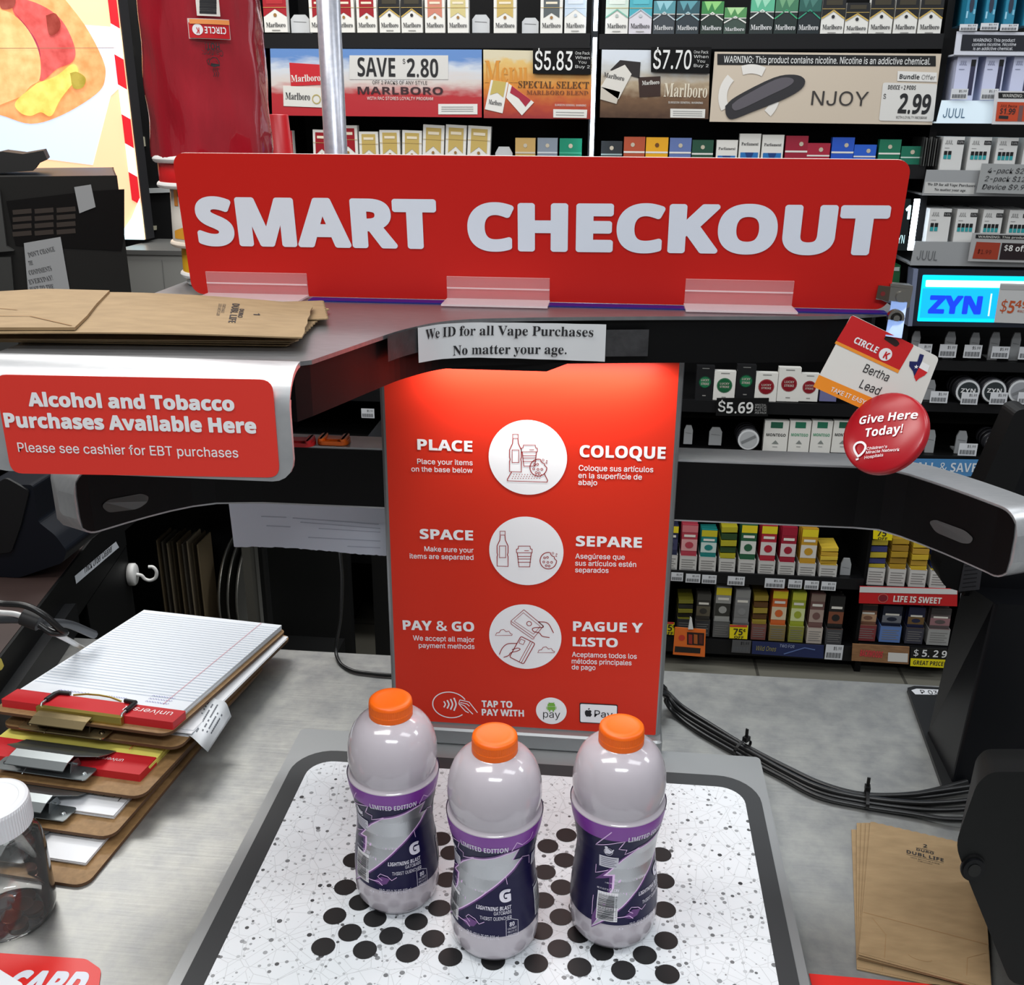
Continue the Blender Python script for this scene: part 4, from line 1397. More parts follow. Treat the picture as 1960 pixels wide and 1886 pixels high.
b.tube([F5(0.085, 0.041, BT + 0.0105), F5(0.10, 0.0435, BT + 0.0125), F5(0.116, 0.0445, BT + 0.0128), F5(0.132, 0.0435, BT + 0.0125), F5(0.148, 0.041, BT + 0.0105)], 0.0012, GOLDP, 8)
part_label(b.build('wire_clip', t5), 'wire clip with black rubber tips and brassy plate')
# receipt hanging out
b = MB()
Rc = Plane((on_z(385, 1400, 0.955)), (1, 0, 0), (0, 1, 0), (0, 0, 1))
REC = mat((216, 220, 224), 0.6)
L0 = [(375, 1340, 0.9535), (350, 1395, 0.951), (352, 1400, 0.952)]
pa = [on_z(370, 1340, 0.9525), on_z(392, 1365, 0.953), on_z(415, 1390, 0.957), on_z(428, 1410, 0.950), on_z(420, 1420, 0.935)]
e0 = [(385, 1312, 0.951), (395, 1322, 0.9515), (412, 1338, 0.957), (432, 1345, 0.957), (443, 1372, 0.944)]
e1 = [(335, 1392, 0.951), (350, 1402, 0.9515), (368, 1412, 0.955), (385, 1428, 0.949), (398, 1440, 0.930)]
A = smooth_path([on_z(*p) for p in e0], 5); B_ = smooth_path([on_z(*p) for p in e1], 5)
n = len(A)
vs = [p for a, c in zip(A, B_) for p in (a, a.lerp(c, 0.33), a.lerp(c, 0.66), c)]
b.add(vs, [(4 * i + j, 4 * i + j + 1, 4 * i + j + 5, 4 * i + j + 4) for i in range(n - 1) for j in range(3)], REC, True)
GRY = mat((96, 100, 108), 0.6)
random.seed(5)
for i in range(6, n - 3, 2):          # printed lines
    a0 = random.uniform(0.12, 0.2); a1 = random.uniform(0.55, 0.88)
    up = Vector((0, 0, 0.0006)); nrm = Vector((0.25, -0.1, 0.95)).normalized() * 0.0005
    p, q = A[i].lerp(B_[i], a0) + nrm, A[i].lerp(B_[i], a1) + nrm
    p2, q2 = A[i].lerp(A[i + 1], 0.6).lerp(B_[i].lerp(B_[i + 1], 0.6), a0) + nrm, A[i].lerp(A[i + 1], 0.6).lerp(B_[i].lerp(B_[i + 1], 0.6), a1) + nrm
    k = 14
    for t in range(k):
        if random.random() < 0.25: continue
        b.add([p.lerp(q, t / k), p.lerp(q, (t + 0.8) / k), p2.lerp(q2, (t + 0.8) / k), p2.lerp(q2, t / k)], [(0, 1, 2, 3)], GRY)
tag(b.build('till_receipt', solid=0.0002), 'curled white printed receipt hanging out of the clipboard stack over the counter', 'receipt')

# ------------------------------------------------------------------ coin jar
jc = Vector((-0.556, 0.7225, ZC))
JAR = thin_glass('clear_jar_plastic', (200, 204, 202), 0.05)
jar = thing('coin_jar', 'clear plastic jar with white screw lid and pennies at its bottom', 'jar', jc)
b = MB()
JP = [(0.036, 0.001), (0.0405, 0.004), (0.0425, 0.012), (0.0420, 0.070), (0.0405, 0.086), (0.0375, 0.094), (0.0335, 0.099), (0.0330, 0.102), (0.0330, 0.118)]
b.lathe(JP, jc, JAR, 48)
b.lathe([(r - 0.0015, z + 0.001) for r, z in JP], jc, JAR, 48)
b.lathe([(0.0001, 0.003), (0.024, 0.0028), (0.036, 0.001)], jc, JAR, 48)
for z in (0.098, 0.102):
    b.lathe([(0.0330, z), (0.0346, z + 0.0015), (0.0330, z + 0.003)], jc, JAR, 48)
b.build('jar_body', jar)
LID = mat((214, 216, 220), 0.42)
b = MB()
rings = []
nl = 160
for r, z, kn in ((0.0350, 0.106, 0), (0.0358, 0.1065, 1), (0.0358, 0.130, 1), (0.0348, 0.1330, 0), (0.0322, 0.1340, 0), (0.0270, 0.1340, 0), (0.0264, 0.1336, 0), (0.0001, 0.1336, 0)):
    rings.append([jc + Vector(((r - (0.0006 if kn and k % 2 else 0)) * math.cos(2 * math.pi * k / nl), (r - (0.0006 if kn and k % 2 else 0)) * math.sin(2 * math.pi * k / nl), z)) for k in range(nl)])
b.loft(rings, LID)
b.build('screw_lid', jar)
b = MB()
Wj = Wrap(jc, [(0.0428, 0.0), (0.0424, 0.07), (0.0408, 0.2)], math.radians(-60))
p_ = Wj.hit(8, 1770)
b.grid(Wj, -0.075, 0.010, -0.022, 0.035, 10, 2, mat((228, 222, 226), 0.6), 0.0003)
b.build('jar_sticker', jar)
COPPER = mat((104, 56, 38), 0.35, 0.7)
random.seed(11)
pen = None
spots = [(0.020, 0.006, 0, 0), (0.004, 0.020, 0, 0), (-0.014, 0.012, 0, 0), (-0.002, -0.002, 0, 0), (0.016, -0.014, 0, 0), (-0.018, -0.010, 0, 0), (0.010, 0.006, 1, 8), (-0.008, 0.004, 1, -10), (0.008, -0.010, 1, 6)]
COP2 = mat((128, 74, 50), 0.35, 0.7)
for i, (dx, dy, lv, tl) in enumerate(spots):
    b = MB()
    c = jc + Vector((dx, dy, 0.0046 + lv * 0.004))
    M = Matrix.Rotation(math.radians(tl), 3, 'Y')
    b.lathe([(0.0001, 0), (0.0090, 0), (0.0095, 0.0003), (0.0095, 0.0013), (0.0090, 0.0016), (0.0085, 0.0014), (0.0001, 0.0014)], c, COPPER if i % 2 else COP2, 24, M=M)
    tag(b.build('penny', auto=25), 'copper penny lying at the bottom of the clear jar', 'coin', 'pennies in the jar')

# ------------------------------------------------------------------ red card and slip, bottom left
def lay(px, z): return [(on_z(*p, z).x, on_z(*p, z).y) for p in px]
b = MB()
q = lay([(-60, 1823), (165, 1838), (194, 1858), (188, 1905), (170, 1940), (-60, 1930)], ZC)
b.prism(flat(ZC), round_poly(q, 0.004), 0.0003, 0.0014, mat((206, 34, 30), 0.35))
Fc_ = flat(ZC)
b.ptext(Fc_, 'CARD', (-6, 1916), (148, 1920), 52, mat((206, 210, 220), 0.4), bold=0.05, fkey='sansb', shear=0.3, w=0.0018)
tag(b.build('counter_card'), 'red card with large white CARD lettering lying beside the coin jar', 'card')
b = MB()
q = lay([(-40, 1848), (0, 1860), (42, 1886), (60, 1915), (-40, 1930)], ZC)
b.poly(flat(ZC), q, PAP, 0.0022)
for k in range(4):
    a, c = on_z(-20 + 18 * k, 1856 + 8 * k, ZC), on_z(-40 + 18 * k, 1900 + 8 * k, ZC)
    b.stroke(flat(ZC), [(a.x, a.y), (c.x, c.y)], 0.0005, INK, 0.0024)
a, c = on_z(-20, 1872, ZC), on_z(40, 1896, ZC); b.stroke(flat(ZC), [(a.x, a.y), (c.x, c.y)], 0.0005, INK, 0.0024)
tag(b.build('paper_slip', solid=0.0003), 'white ruled paper slip lying on the red card by the jar', 'paper slip')

# red mat edge at the lower right
b = MB()
q = lay([(1548, 1866), (1754, 1884), (1940, 1900), (1950, 1990), (1580, 1990)], ZC)
b.prism(flat(ZC), q, 0.0003, 0.0013, mat((206, 36, 30), 0.4))
tag(b.build('counter_decal'), 'red sheet on the counter in front of the flat brown bags', 'decal')

# ------------------------------------------------------------------ flat brown bags on the right
random.seed(9)
CREASE = mat((138, 104, 66), 0.8)
def flat_bag(P0, ux, vy, w, l, th, label, grp, printed=False, jag=0.0012, flip=False, fold=True):
    F = Plane(P0, ux, vy, (0, 0, 1))
    pts = []
    n = 26
    far = [(w * k / n, l + (jag if k % 2 else -jag * 0.3)) for k in range(n + 1)]
    pts = [(0, 0), (w, 0)] + list(reversed(far))
    b = MB()
    b.prism(F, pts, 0.0, th, KRAFT)
    if fold:                                   # folded bag bottom
        slab(b, F, 0.0005, 0.002, w - 0.0005, l * 0.28, 0.0005, th, th + 0.0004, KRAFT)
        b.stroke(F, [(0.001, l * 0.28), (w - 0.001, l * 0.28)], 0.0006, CREASE, th + 0.0006)
        b.stroke(F, [(w * 0.08, l * 0.26), (w * 0.20, l * 0.17), (w * 0.20, l * 0.02)], 0.0004, CREASE, th + 0.0006)
        b.stroke(F, [(w * 0.97, l * 0.22), (w * 0.83, l * 0.16), (w * 0.82, l * 0.05)], 0.0004, CREASE, th + 0.0006)
        b.stroke(F, [(w * (0.47 + 0.09 * math.cos(t * 0.3)), l * (0.085 + 0.02 * math.sin(t * 0.3) * -1)) for t in range(11)], 0.0004, CREASE, th + 0.0006)
    if printed:
        cx = w * 0.5
        b.text(F, '2', cx, l * 0.885, 0.0055, INK, align='c', fkey='sansb', w=th + 0.0004)
        b.text(F, 'DURO', cx, l * 0.845, 0.0036, INK, width=0.017, align='c', fkey='sansb', w=th + 0.0004)
        b.text(F, 'DUBL LIFE', cx, l * 0.805, 0.0050, INK, width=0.036, align='c', fkey='sansb', w=th + 0.0004)
        b.stroke(F, [(cx - 0.018, l * 0.795), (cx + 0.018, l * 0.795)], 0.0004, INK, th + 0.0004)
        b.stroke(F, [(cx - 0.009, l * 0.868), (cx, l * 0.872), (cx + 0.009, l * 0.866)], 0.0005, INK, th + 0.0004)
        b.text(F, '100% RECYCLED PAPER', cx, l * 0.775, 0.0016, INK, width=0.028, align='c', w=th + 0.0004)
        b.text(F, 'STRETCHABLE', cx, l * 0.760, 0.0014, INK, width=0.014, align='c', w=th + 0.0004)
    return tag(b.build('paper_bag'), label, 'paper bag', grp)
bl_, tl_, br2 = on_z(1641, 1842, ZC), on_z(1664, 1586, ZC), on_z(1866, 1886, ZC)
vy = (tl_ - bl_); L_ = vy.length; vy.normalize()
ux = Vector((vy.y, -vy.x, 0))
wB = 0.112
for k, (du, dv, an, s) in enumerate(((0.0, -0.010, 5.2, 'flat brown paper bag, lowest of the pile beside the black payment terminal'), (-0.001, 0.001, 3.6, 'flat brown paper bag, second from the bottom beside the black payment terminal'), (-0.0005, 0.0005, 2.4, 'flat brown paper bag, middle of the pile beside the black payment terminal'), (0.0, 0.0, 1.2, 'flat brown paper bag, just under the printed one beside the payment terminal'), (0.0, 0.001, 0.0, 'flat brown paper bag with black print, topmost beside the black payment terminal'))):
    a = math.radians(an)
    v2 = Vector((vy.x * math.cos(a) - vy.y * math.sin(a), vy.x * math.sin(a) + vy.y * math.cos(a), 0))
    u2 = Vector((v2.y, -v2.x, 0))
    flat_bag(bl_ + ux * du + vy * dv + Vector((0, 0, 0.0004 + k * 0.0017)), u2, v2, wB, L_, 0.0009, s, 'brown bags by the payment terminal', printed=(k == 4), fold=True)

# ------------------------------------------------------------------ flat brown bags on the upper arm
za = ZP + 0.0006
bags = [
    # near left px, near right px, far right px offset
    ('flat brown paper bag, lowest of the pile on the silver upper arm', (-30, 652), (548, 661), 0.0),
    ('flat brown paper bag, second from the bottom of the pile on the silver arm', (-28, 650), (556, 656), 0.0018),
    ('flat brown paper bag, third from the bottom of the pile on the silver arm', (-30, 648), (566, 652), 0.0036),
    ('flat brown paper bag with torn end, just under the top bag on the arm', (-20, 634), (628, 615), 0.0056),
]
for k, (s, nl_, nr, dz) in enumerate(bags):
    z = za + dz
    A_, B2 = on_z(*nl_, z + 0.0012), on_z(*nr, z + 0.0012)
    if k == 3:
        A_ = on_z(150, 628, z); B2 = on_z(626, 612, z)
    v = (B2 - A_); L2 = v.length; v.normalize()
    u = Vector((v.y, -v.x, 0)) * -1
    w2 = 0.155 if k < 3 else 0.10
    F = Plane(Vector((A_.x, A_.y, z)), v, u, (0, 0, 1))
    b = MB()
    n = 30
    far = [(L2 + (0.0016 if q % 2 else -0.0004), w2 * q / n) for q in range(n + 1)]
    b.prism(F, [(0, 0)] + far + [(0, w2)], 0, 0.0011, KRAFT)
    tag(b.build('paper_bag'), s, 'paper bag', 'brown bags on the upper arm')
# top bag: bowed upwards a little, with its folded bottom at the left
z = za + 0.0078
P00, P10, P11, P01 = on_z(-40, 640, z + 0.004), on_z(578, 648, z + 0.003), on_z(598, 583, z + 0.004), on_z(-40, 567, z + 0.010)
class Sheet:
    def __init__(s, p00, p10, p11, p01, lift): s.p, s.lift = (p00, p10, p11, p01), lift
    def __call__(s, u, v, w=0):
        a = s.p[0].lerp(s.p[1], u); c = s.p[3].lerp(s.p[2], u)
        q = a.lerp(c, v)
        return q + Vector((0, 0, w + s.lift(u, v)))
TB = Sheet(P00, P10, P11, P01, lambda u, v: 0.006 * math.sin(math.pi * min(1, u * 1.05)) * (0.3 + 0.7 * v))
b = MB()
nu, nv = 28, 8
tp, bt = [], []
for i in range(nu + 1):
    for j in range(nv + 1):
        uu = i / nu + (0.004 if (i == nu and j % 2) else 0)
        tp.append(TB(uu, j / nv, 0.0012)); bt.append(TB(uu, j / nv, 0.0))
m_ = nv + 1; o_ = len(tp)
fs = [(i * m_ + j, (i + 1) * m_ + j, (i + 1) * m_ + j + 1, i * m_ + j + 1) for i in range(nu) for j in range(nv)]
fs += [tuple(reversed([o_ + q for q in f])) for f in fs[:nu * nv]]
for i in range(nu):
    fs.append((i * m_, o_ + i * m_, o_ + (i + 1) * m_, (i + 1) * m_)); fs.append((i * m_ + nv, (i + 1) * m_ + nv, o_ + (i + 1) * m_ + nv, o_ + i * m_ + nv))
for j in range(nv):
    fs.append((nu * m_ + j, o_ + nu * m_ + j, o_ + nu * m_ + j + 1, nu * m_ + j + 1))
b.add(tp + bt, fs, KRAFT, False)
# folded flap at the left
fl = [TB(0.0, 0.03, 0.0045), TB(0.30, 0.02, 0.0045), TB(0.335, 0.30, 0.0042), TB(0.36, 0.60, 0.004), TB(0.395, 0.98, 0.0035), TB(0.2, 1.0, 0.005), TB(0.0, 0.95, 0.005)]
fb = [p - Vector((0, 0, 0.0025)) for p in fl]
b.add(fl + fb, [tuple(range(7))] + [(k, k + 7, (k + 1) % 7 + 7, (k + 1) % 7) for k in range(7)], KRAFT)
for seg in ([(0.02, 0.30), (0.16, 0.28), (0.29, 0.05)], [(0.05, 0.5), (0.12, 0.44)]):
    b.stroke(lambda u, v, w=0: TB(u, v, w), seg, 0.008, CREASE, 0.0049)
ST = lambda u, v, w=0: TB(0.77 + u, v, w)
for k, (t, wd) in enumerate((('100% RECYCLED', 0.55), ('STRETCHABLE', 0.42))):
    b.text(lambda u, v, w=0: TB(u, v, w), t, 0.725 + 0.012 * k, 0.78, 0.009, INK, width=wd * 0.6, du=(0, -1), dv=(1, 0), w=0.0016)
for (t, u, hgt, wd) in (('DUBL LIFE', 0.765, 0.022, 0.52), ('DURO', 0.79, 0.014, 0.24), ('1', 0.835, 0.02, 0.05)):
    b.text(lambda u_, v_, w_=0: TB(u_, v_, w_), t, u, 0.55 + wd / 2, hgt, INK, width=wd, du=(0, -1), dv=(1, 0), w=0.0016, fkey='sansb')
tag(b.build('paper_bag'), 'flat brown paper bag with folded bottom and black print, topmost on the silver arm', 'paper bag', 'brown bags on the upper arm')

# ------------------------------------------------------------------ toy bases on the lower arm (only the plain plastic stands)
def toy_base(px0, px1, m, s):
    z = 1.2856
    a, c = on_z(*px0, z), on_z(*px1, z)
    d = (c - a); L3 = d.length
    F = Plane((a.x, a.y, z), (1, 0, 0), (0, 1, 0), (0, 0, 1))
    b = MB()
    b.prism(F, round_rect(0, -0.004, L3, 0.020, 0.009, 6), 0.0, 0.0045, m)
    b.prism(F, round_rect(0.002, -0.0045, L3 * 0.26, 0.0205, 0.005, 4), 0.0045, 0.0075, m)
    b.prism(F, round_rect(L3 * 0.74, -0.0045, L3 - 0.002, 0.0205, 0.005, 4), 0.0045, 0.0075, m)
    b.prism(F, round_rect(L3 * 0.2, 0.001, L3 * 0.8, 0.015, 0.005, 4), 0.0045, 0.006, m)
    tag(b.build('toy_stand', bevel=0.0008), s, 'toy stand', 'small plastic toy stands on the lower arm')
toy_base((537, 853), (602, 851), mat((176, 24, 30), 0.35), 'small red plastic toy stand on the lower arm, beside the front hood')
toy_base((606, 850), (668, 846), mat((246, 112, 20), 0.35), 'small orange plastic toy stand on the lower arm, beside the red one')
# ================================================================== cups and pole standing on the upper arm
RCUP = mat((204, 32, 34), 0.35)
CUPW = mat((232, 230, 228), 0.4)
cx, cy = -0.447, 1.140
def cup(z0, r0, r1, h, m, label, rim=CUPW, deco=None):
    """paper cup standing upside down: rolled rim below, body narrowing upwards"""
    t = thing('paper_cup', label, 'cup', (cx, cy, z0), 'stacked paper cups behind the red sign')
    b = MB()
    b.lathe([(r0 - 0.004, 0.003), (r0 - 0.003, 0.006), (r1, h), (r1 - 0.003, h), (0.0001, h - 0.004)], (cx, cy, z0), m, 40)
    if deco:
        Wc = Wrap((cx, cy, z0), [(r0 - 0.003, 0.006), (r1, h)], math.radians(-100))
        deco(b, Wc)
    b.build('cup_wall', t)
    b = MB()
    prof = [(r0 - 0.0032 + 0.0034 * math.cos(a), 0.0034 + 0.0034 * math.sin(a)) for a in [2 * math.pi * k / 10 for k in range(11)]]
    b.lathe(prof, (cx, cy, z0), rim, 40)
    b.build('rolled_rim', t)
    return t
def radat(px, py, yy=1.14):
    return cx - on_y(px, py, yy).x
def zat(px, py, yy): return on_y(px, py, yy).z
AMB = mat((236, 176, 30), 0.4)
def ice_deco(b, Wc):
    O1, O2 = mat((222, 140, 60), 0.4), mat((226, 160, 50), 0.4)
    b.grid(Wc, -0.030, 0.045, -0.022, 0.062, 4, 3, O1, 0.0004)
    b.poly(Wc, [(-0.034, 0.010), (0.0, 0.010), (0.03, 0.010), (0.03, 0.030), (0.0, 0.028), (-0.018, 0.022), (-0.034, 0.018)], O2, 0.0004, fine=0.005)
z = ZP + 0.0002
zs = {}
# heights of the rims, read at the front of each cup
r_in = lambda px: cx - on_y(px, 400, 1.14).x
zr4, zr3, zr2 = on_y(303, 356, 1.14).z, on_y(315, 466, 1.14).z, on_y(328, 524, 1.14).z
cup(ZP + 0.0003, 0.042, 0.037, zr2 - ZP - 0.0006, RCUP, 'red paper cup upside down with white rim, lowest of the stack behind the red sign')
cup(zr2, 0.048, 0.0445, zr3 - zr2 - 0.0004, AMB, 'yellow paper cup upside down with white rim, second from the bottom behind the sign')
cup(zr3, 0.0555, 0.0500, zr4 - zr3 - 0.0004, mat((222, 216, 206), 0.35), 'cream and orange printed cup upside down, third from the bottom behind the sign', mat((226, 212, 196), 0.3), ice_deco)
zs0 = on_y(300, 309, 1.14).z
cup(zr4, 0.0630, 0.0600, zs0 - zr4 - 0.0004, RCUP, 'red paper cup upside down with white rim, just under the wrapped cup sleeve')
# wrapped sleeve of cups
z0 = zs0
r0 = 0.0650
def film_mat():
    m = noisy('red_film_wrap', (146, 20, 34), (168, 26, 42), 14, 0.2, bump=1.0, bscale=26, stretch=(2.2, 2.2, 0.5), coat=1.0)
    return m
sl = thing('cup_sleeve', 'tall stack of red paper cups in crinkled red plastic wrap with upside down label', 'cup sleeve', (cx, cy, z0))
b = MB()
H_ = 0.36
nl, nz = 56, 40
rings = []
random.seed(2)
for j in range(nz + 1):
    k = j / nz
    rr = (0.0635 * (1 - k) + 0.0610 * k)
    rg = []
    for i in range(nl):
        a = 2 * math.pi * i / nl
        w = 0.0016 * math.sin(a * 5 + k * 9) * math.sin(k * 14 + a * 3) + 0.0008 * math.sin(a * 11 - k * 6) + 0.0006 * math.sin(k * 34 + a * 2)
        rg.append(Vector((cx + (rr + w) * math.cos(a), cy + (rr + w) * math.sin(a), z0 + 0.006 + (H_ - 0.006) * k)))
    rings.append(rg)
b.loft(rings, film_mat(), caps=True, smooth=True)
wrap_ = b.build('plastic_wrap', sl)
b = MB()
prof = [(r0 - 0.004 + 0.0042 * math.cos(a), 0.0042 + 0.0042 * math.sin(a)) for a in [2 * math.pi * k / 10 for k in range(11)]]
b.lathe(prof, (cx, cy, z0), CUPW, 48); b.build('cup_rim', sl)
Wc = Wrap((cx, cy, z0), [(0.0682, 0.0), (0.0657, H_)], math.radians(-100))
b = MB()
def wq(px, py): return Wc.hit(px, py)
def wgrid(pts, m, w):
    (u0, v0), (u1, v1) = wq(*pts[0]), wq(*pts[1])
    b.grid(Wc, min(u0, u1), min(v0, v1), max(u0, u1), max(v0, v1), 8, 2, m, w)
wgrid(((362, 74), (438, 38)), mat((214, 196, 192), 0.4), 0.0004)
wgrid(((363.5, 72.5), (437, 46)), mat((198, 26, 34), 0.35), 0.0012)
wgrid(((363.5, 45.5), (437, 39.5)), mat((238, 150, 80), 0.4), 0.0020)
def ut(s, a, e, h, m, **k):             # upside-down lettering: reading direction from right to left
    ua, va = wq(*a); ue, ve = wq(*e)
    b.text(Wc, s, ua, va, h, m, width=math.hypot(ue - ua, ve - va), du=(ue - ua, ve - va), w=0.0018, **k)
ut('CIRCLE', (431, 53), (391, 51), 0.0062, WHITE, fkey='sansb')
u, v = wq(378.5, 56.5); b.poly(Wc, circle(u, v, 0.0052, 20), WHITE, 0.0016)
ut('K', (381.5, 53), (375.5, 52.6), 0.0055, mat((198, 26, 34), 0.35), fkey='sansb')
ut('HOT!', (419, 83), (392, 82), 0.0066, INK, fkey='sansb')
ut('Caution:', (425.5, 97), (386.5, 96), 0.0056, INK)
wgrid(((377, 30), (418, -8)), mat((226, 222, 214), 0.5), 0.0004)
for k in range(9):
    y = 26 - k * 3.2
    wgrid(((382, y), (414, y - (1.4 if k % 3 else 2.2))), INK, 0.0006)
pts = [wq(*p) for p in ((400, 124), (401, 115), (407, 110), (414, 111), (419, 118), (420, 126), (409, 128))]
b.stroke(Wc, pts, 0.0008, INK, 0.0006, True)
b.poly(Wc, [wq(*p) for p in ((404, 121), (420, 123), (419, 127), (409, 128), (403, 126))], INK, 0.0007)
b.stroke(Wc, [wq(*p) for p in ((401, 112), (396, 116), (399, 124))], 0.0008, INK, 0.0006)
for k in range(3):
    b.stroke(Wc, [wq(*p) for p in ((409 + 4 * k, 130), (408 + 4 * k, 136), (411 + 4 * k, 141), (409 + 4 * k, 147))], 0.0007, INK, 0.0006)
b.build('printed_label', wrap_)
# second, shorter sleeve behind
p = on_y(532, 292, 1.238)
b = MB()
zt2 = on_y(525, 219, 1.238).z
b.lathe([(0.046, ZP + 0.001), (0.0455, ZP + 0.01), (0.036, zt2 - 0.001), (0.0352, zt2), (0.0001, zt2)], (p.x - 0.022, 1.238, 0), mat((206, 30, 38), 0.3), 40)
tag(b.build('cup_stack'), 'short red cup stack standing just behind the tall wrapped cup sleeve', 'cup stack')
# pole
pt, pb = on_y(628, 0, 1.17), on_y(643, 292, 1.17)
xm = pb.x
b = MB()
b.lathe([(0.0128, ZP + 0.0002), (0.0128, 1.95), (0.0001, 1.95)], (xm, 1.17, 0), noisy('satin_tube', (168, 172, 184), (188, 190, 198), 200, 0.32, 0.55), 28)
b.lathe([(0.024, ZP + 0.0002), (0.024, ZP + 0.004), (0.013, ZP + 0.006)], (xm, 1.17, 0), GREYP, 28)
tag(b.build('metal_pole'), 'upright satin silver metal pole rising behind the red sign', 'pole')

# ================================================================== right side: payment terminal, monitor, cables
TB1 = mat((11, 11, 12), 0.45, spec=0.3)
TB2 = mat((8, 9, 13), 0.4, spec=0.3)
TB3 = mat((15, 16, 16), 0.5, spec=0.3)
# flat base plate and column with the tilted display
mon = thing('customer_display', 'black tilted customer display on a tall tapered stand at the right', 'display', (0.56, 1.10, ZC))
b = MB(); b.prism(flat(0), [(0.402, 1.022), (0.62, 1.022), (0.64, 1.246), (0.430, 1.246), (0.419, 1.240)], ZC + 0.0002, ZC + 0.006, TB1)
b.build('base_plate', mon, bevel=0.0015)
zc = 1.13
a0, a1 = on_z(1775, 1402, ZC + 0.006), on_z(1822, 1497, ZC + 0.006)
t0 = on_y(1851, 1140, 1.08)
bot_ = [Vector((a1.x, a1.y, ZC + 0.006)), Vector((0.72, a1.y - 0.01, ZC + 0.006)), Vector((0.72, a0.y + 0.01, ZC + 0.006)), Vector((a0.x, a0.y, ZC + 0.006))]
top_ = [Vector((t0.x + 0.018, 1.045, zc)), Vector((0.70, 1.045, zc)), Vector((0.70, 1.115, zc)), Vector((t0.x, 1.10, zc))]
b = MB(); b.loft([bot_, top_], TB2, caps=True); b.build('column', mon, bevel=0.003)
G = facing(1.075)
outl = [G.hit(*p) for p in ((1944, 786), (1880, 930), (1800, 1078), (1797, 1102), (1808, 1124), (1850, 1136), (1868, 1128), (1985, 830), (1990, 800), (1970, 782))]
b = MB(); b.prism(G, round_poly(outl, 0.008), -0.035, 0.0, TB1); b.build('display_housing', mon, bevel=0.002)
b = MB()
outl = [G.hit(*p) for p in ((1868, 1128), (1985, 830), (2200, 830), (2200, 1150), (1850, 1150))]
b.prism(G, outl, -0.05, -0.012, TB2); b.build('rear_cover', mon)
b = MB()
q = [G.hit(*p) for p in ((1844, 1080), (1882, 1068), (1874, 1128), (1834, 1132))]
b.prism(G, q, 0.0, 0.0012, mat((58, 58, 62), 0.6))
for k in range(6):
    y = 1084 + 8 * k
    b.stroke(G, [G.hit(1846 - k, y), G.hit(1872 - k, y - 3)], 0.0012, INK, 0.0014)
b.build('rating_sticker', mon)
Fb = flat(ZC + 0.006)
b = MB()
q = lay([(1744, 1322), (1754, 1319), (1800, 1321), (1800, 1331), (1752, 1330)], ZC + 0.006)
b.poly(Fb, q, mat((206, 208, 212), 0.5), 0.0004)
b.ptext(Fb, 'P 03', (1764, 1329), (1797, 1331), 7, INK, w=0.0008)
b.build('white_sticker', mon)
# payment terminal mount, lower right
K = facing(0.70); K2 = facing(0.86)
of_ = [K.hit(*p) for p in ((1896, 1478), (1870, 1500), (1828, 1618), (1856, 1692), (1935, 1886), (2160, 1890), (2160, 1478))]
ob_ = [K2.hit(*p) for p in ((1886, 1434), (1868, 1452), (1836, 1612), (1864, 1690), (1945, 1850), (2160, 1850), (2160, 1434))]
zf = ZC + 0.002
of_ = round_poly([(u, max(v, zf)) for u, v in of_], 0.012); ob_ = round_poly([(u, max(v, zf)) for u, v in ob_], 0.012)
pin_ = thing('payment_terminal', 'black slanted payment terminal housing with round lock at the lower right', 'payment terminal', (0.46, 0.78, ZC))
b = MB()
sh = lambda u, v, w=0: K(u, v, w) 
b.loft([[K2(u, v) for u, v in ob_], [K(u, v) for u, v in of_]], TB3, caps=True)
b.build('housing', pin_, bevel=0.003)
b = MB()
c = K.hit(1862, 1660)
for r_, w0, w1, mm in ((0.0125, 0.0, 0.002, TB1), (0.0105, 0.002, 0.004, TB2), (0.0062, 0.004, 0.0046, mat((8, 8, 8), 0.3))):
    b.prism(K, circle(c[0], c[1], r_ * 0.8, 24, r_), w0, w1, mm)
b.build('lock', pin_)
b = MB(); b.prism(flat(0), [(0.46, 0.73), (0.56, 0.73), (0.56, 0.83), (0.46, 0.83)], ZC + 0.0004, 0.96, TB2); b.build('mount_post', pin_)
# cable bundle
CAB = mat((17, 17, 18), 0.35)
path = [(1258, 1320, .935), (1276, 1336, .918), (1300, 1362, .906), (1350, 1396, .905), (1425, 1440, .905), (1500, 1480, .905), (1570, 1514, .905), (1650, 1533, .905), (1740, 1540, .906), (1800, 1540, .908), (1880, 1532, .912)]
cpt = [Vector((-0.06, 1.085, 0.99)), Vector((0.0, 1.10, 0.955))] + [on_z(*p) for p in path]
random.seed(21)
bun = thing('cable_bundle', 'bundle of black cables tied together, running across the counter behind the tray', 'cable bundle', tuple(cpt[7]))
offs = [(-0.0085, 0.0), (-0.0040, 0.002), (0.0005, 0.0), (0.005, 0.0015), (0.0095, 0.0), (-0.0015, 0.0065), (0.0055, 0.0062)]
for k, (o1, o2) in enumerate(offs):
    pts = []
    for i, q in enumerate(cpt):
        t = (cpt[min(i + 1, len(cpt) - 1)] - cpt[max(i - 1, 0)]).normalized()
        nn = Vector((-t.y, t.x, 0)).normalized()
        sp = 1.0 if i < 9 else 1.0 + (i - 9) * 0.9
        wig = 0.0012 * math.sin(i * 2.1 + k * 1.7)
        pts.append(q + nn * (o1 * sp + wig) + Vector((0, 0, o2 * (1 if i < 8 else 1) - 0.0012)))
    b = MB(); b.tube(smooth_path(pts, 7), 0.0031, CAB, 8)
    b.build('cable', bun)
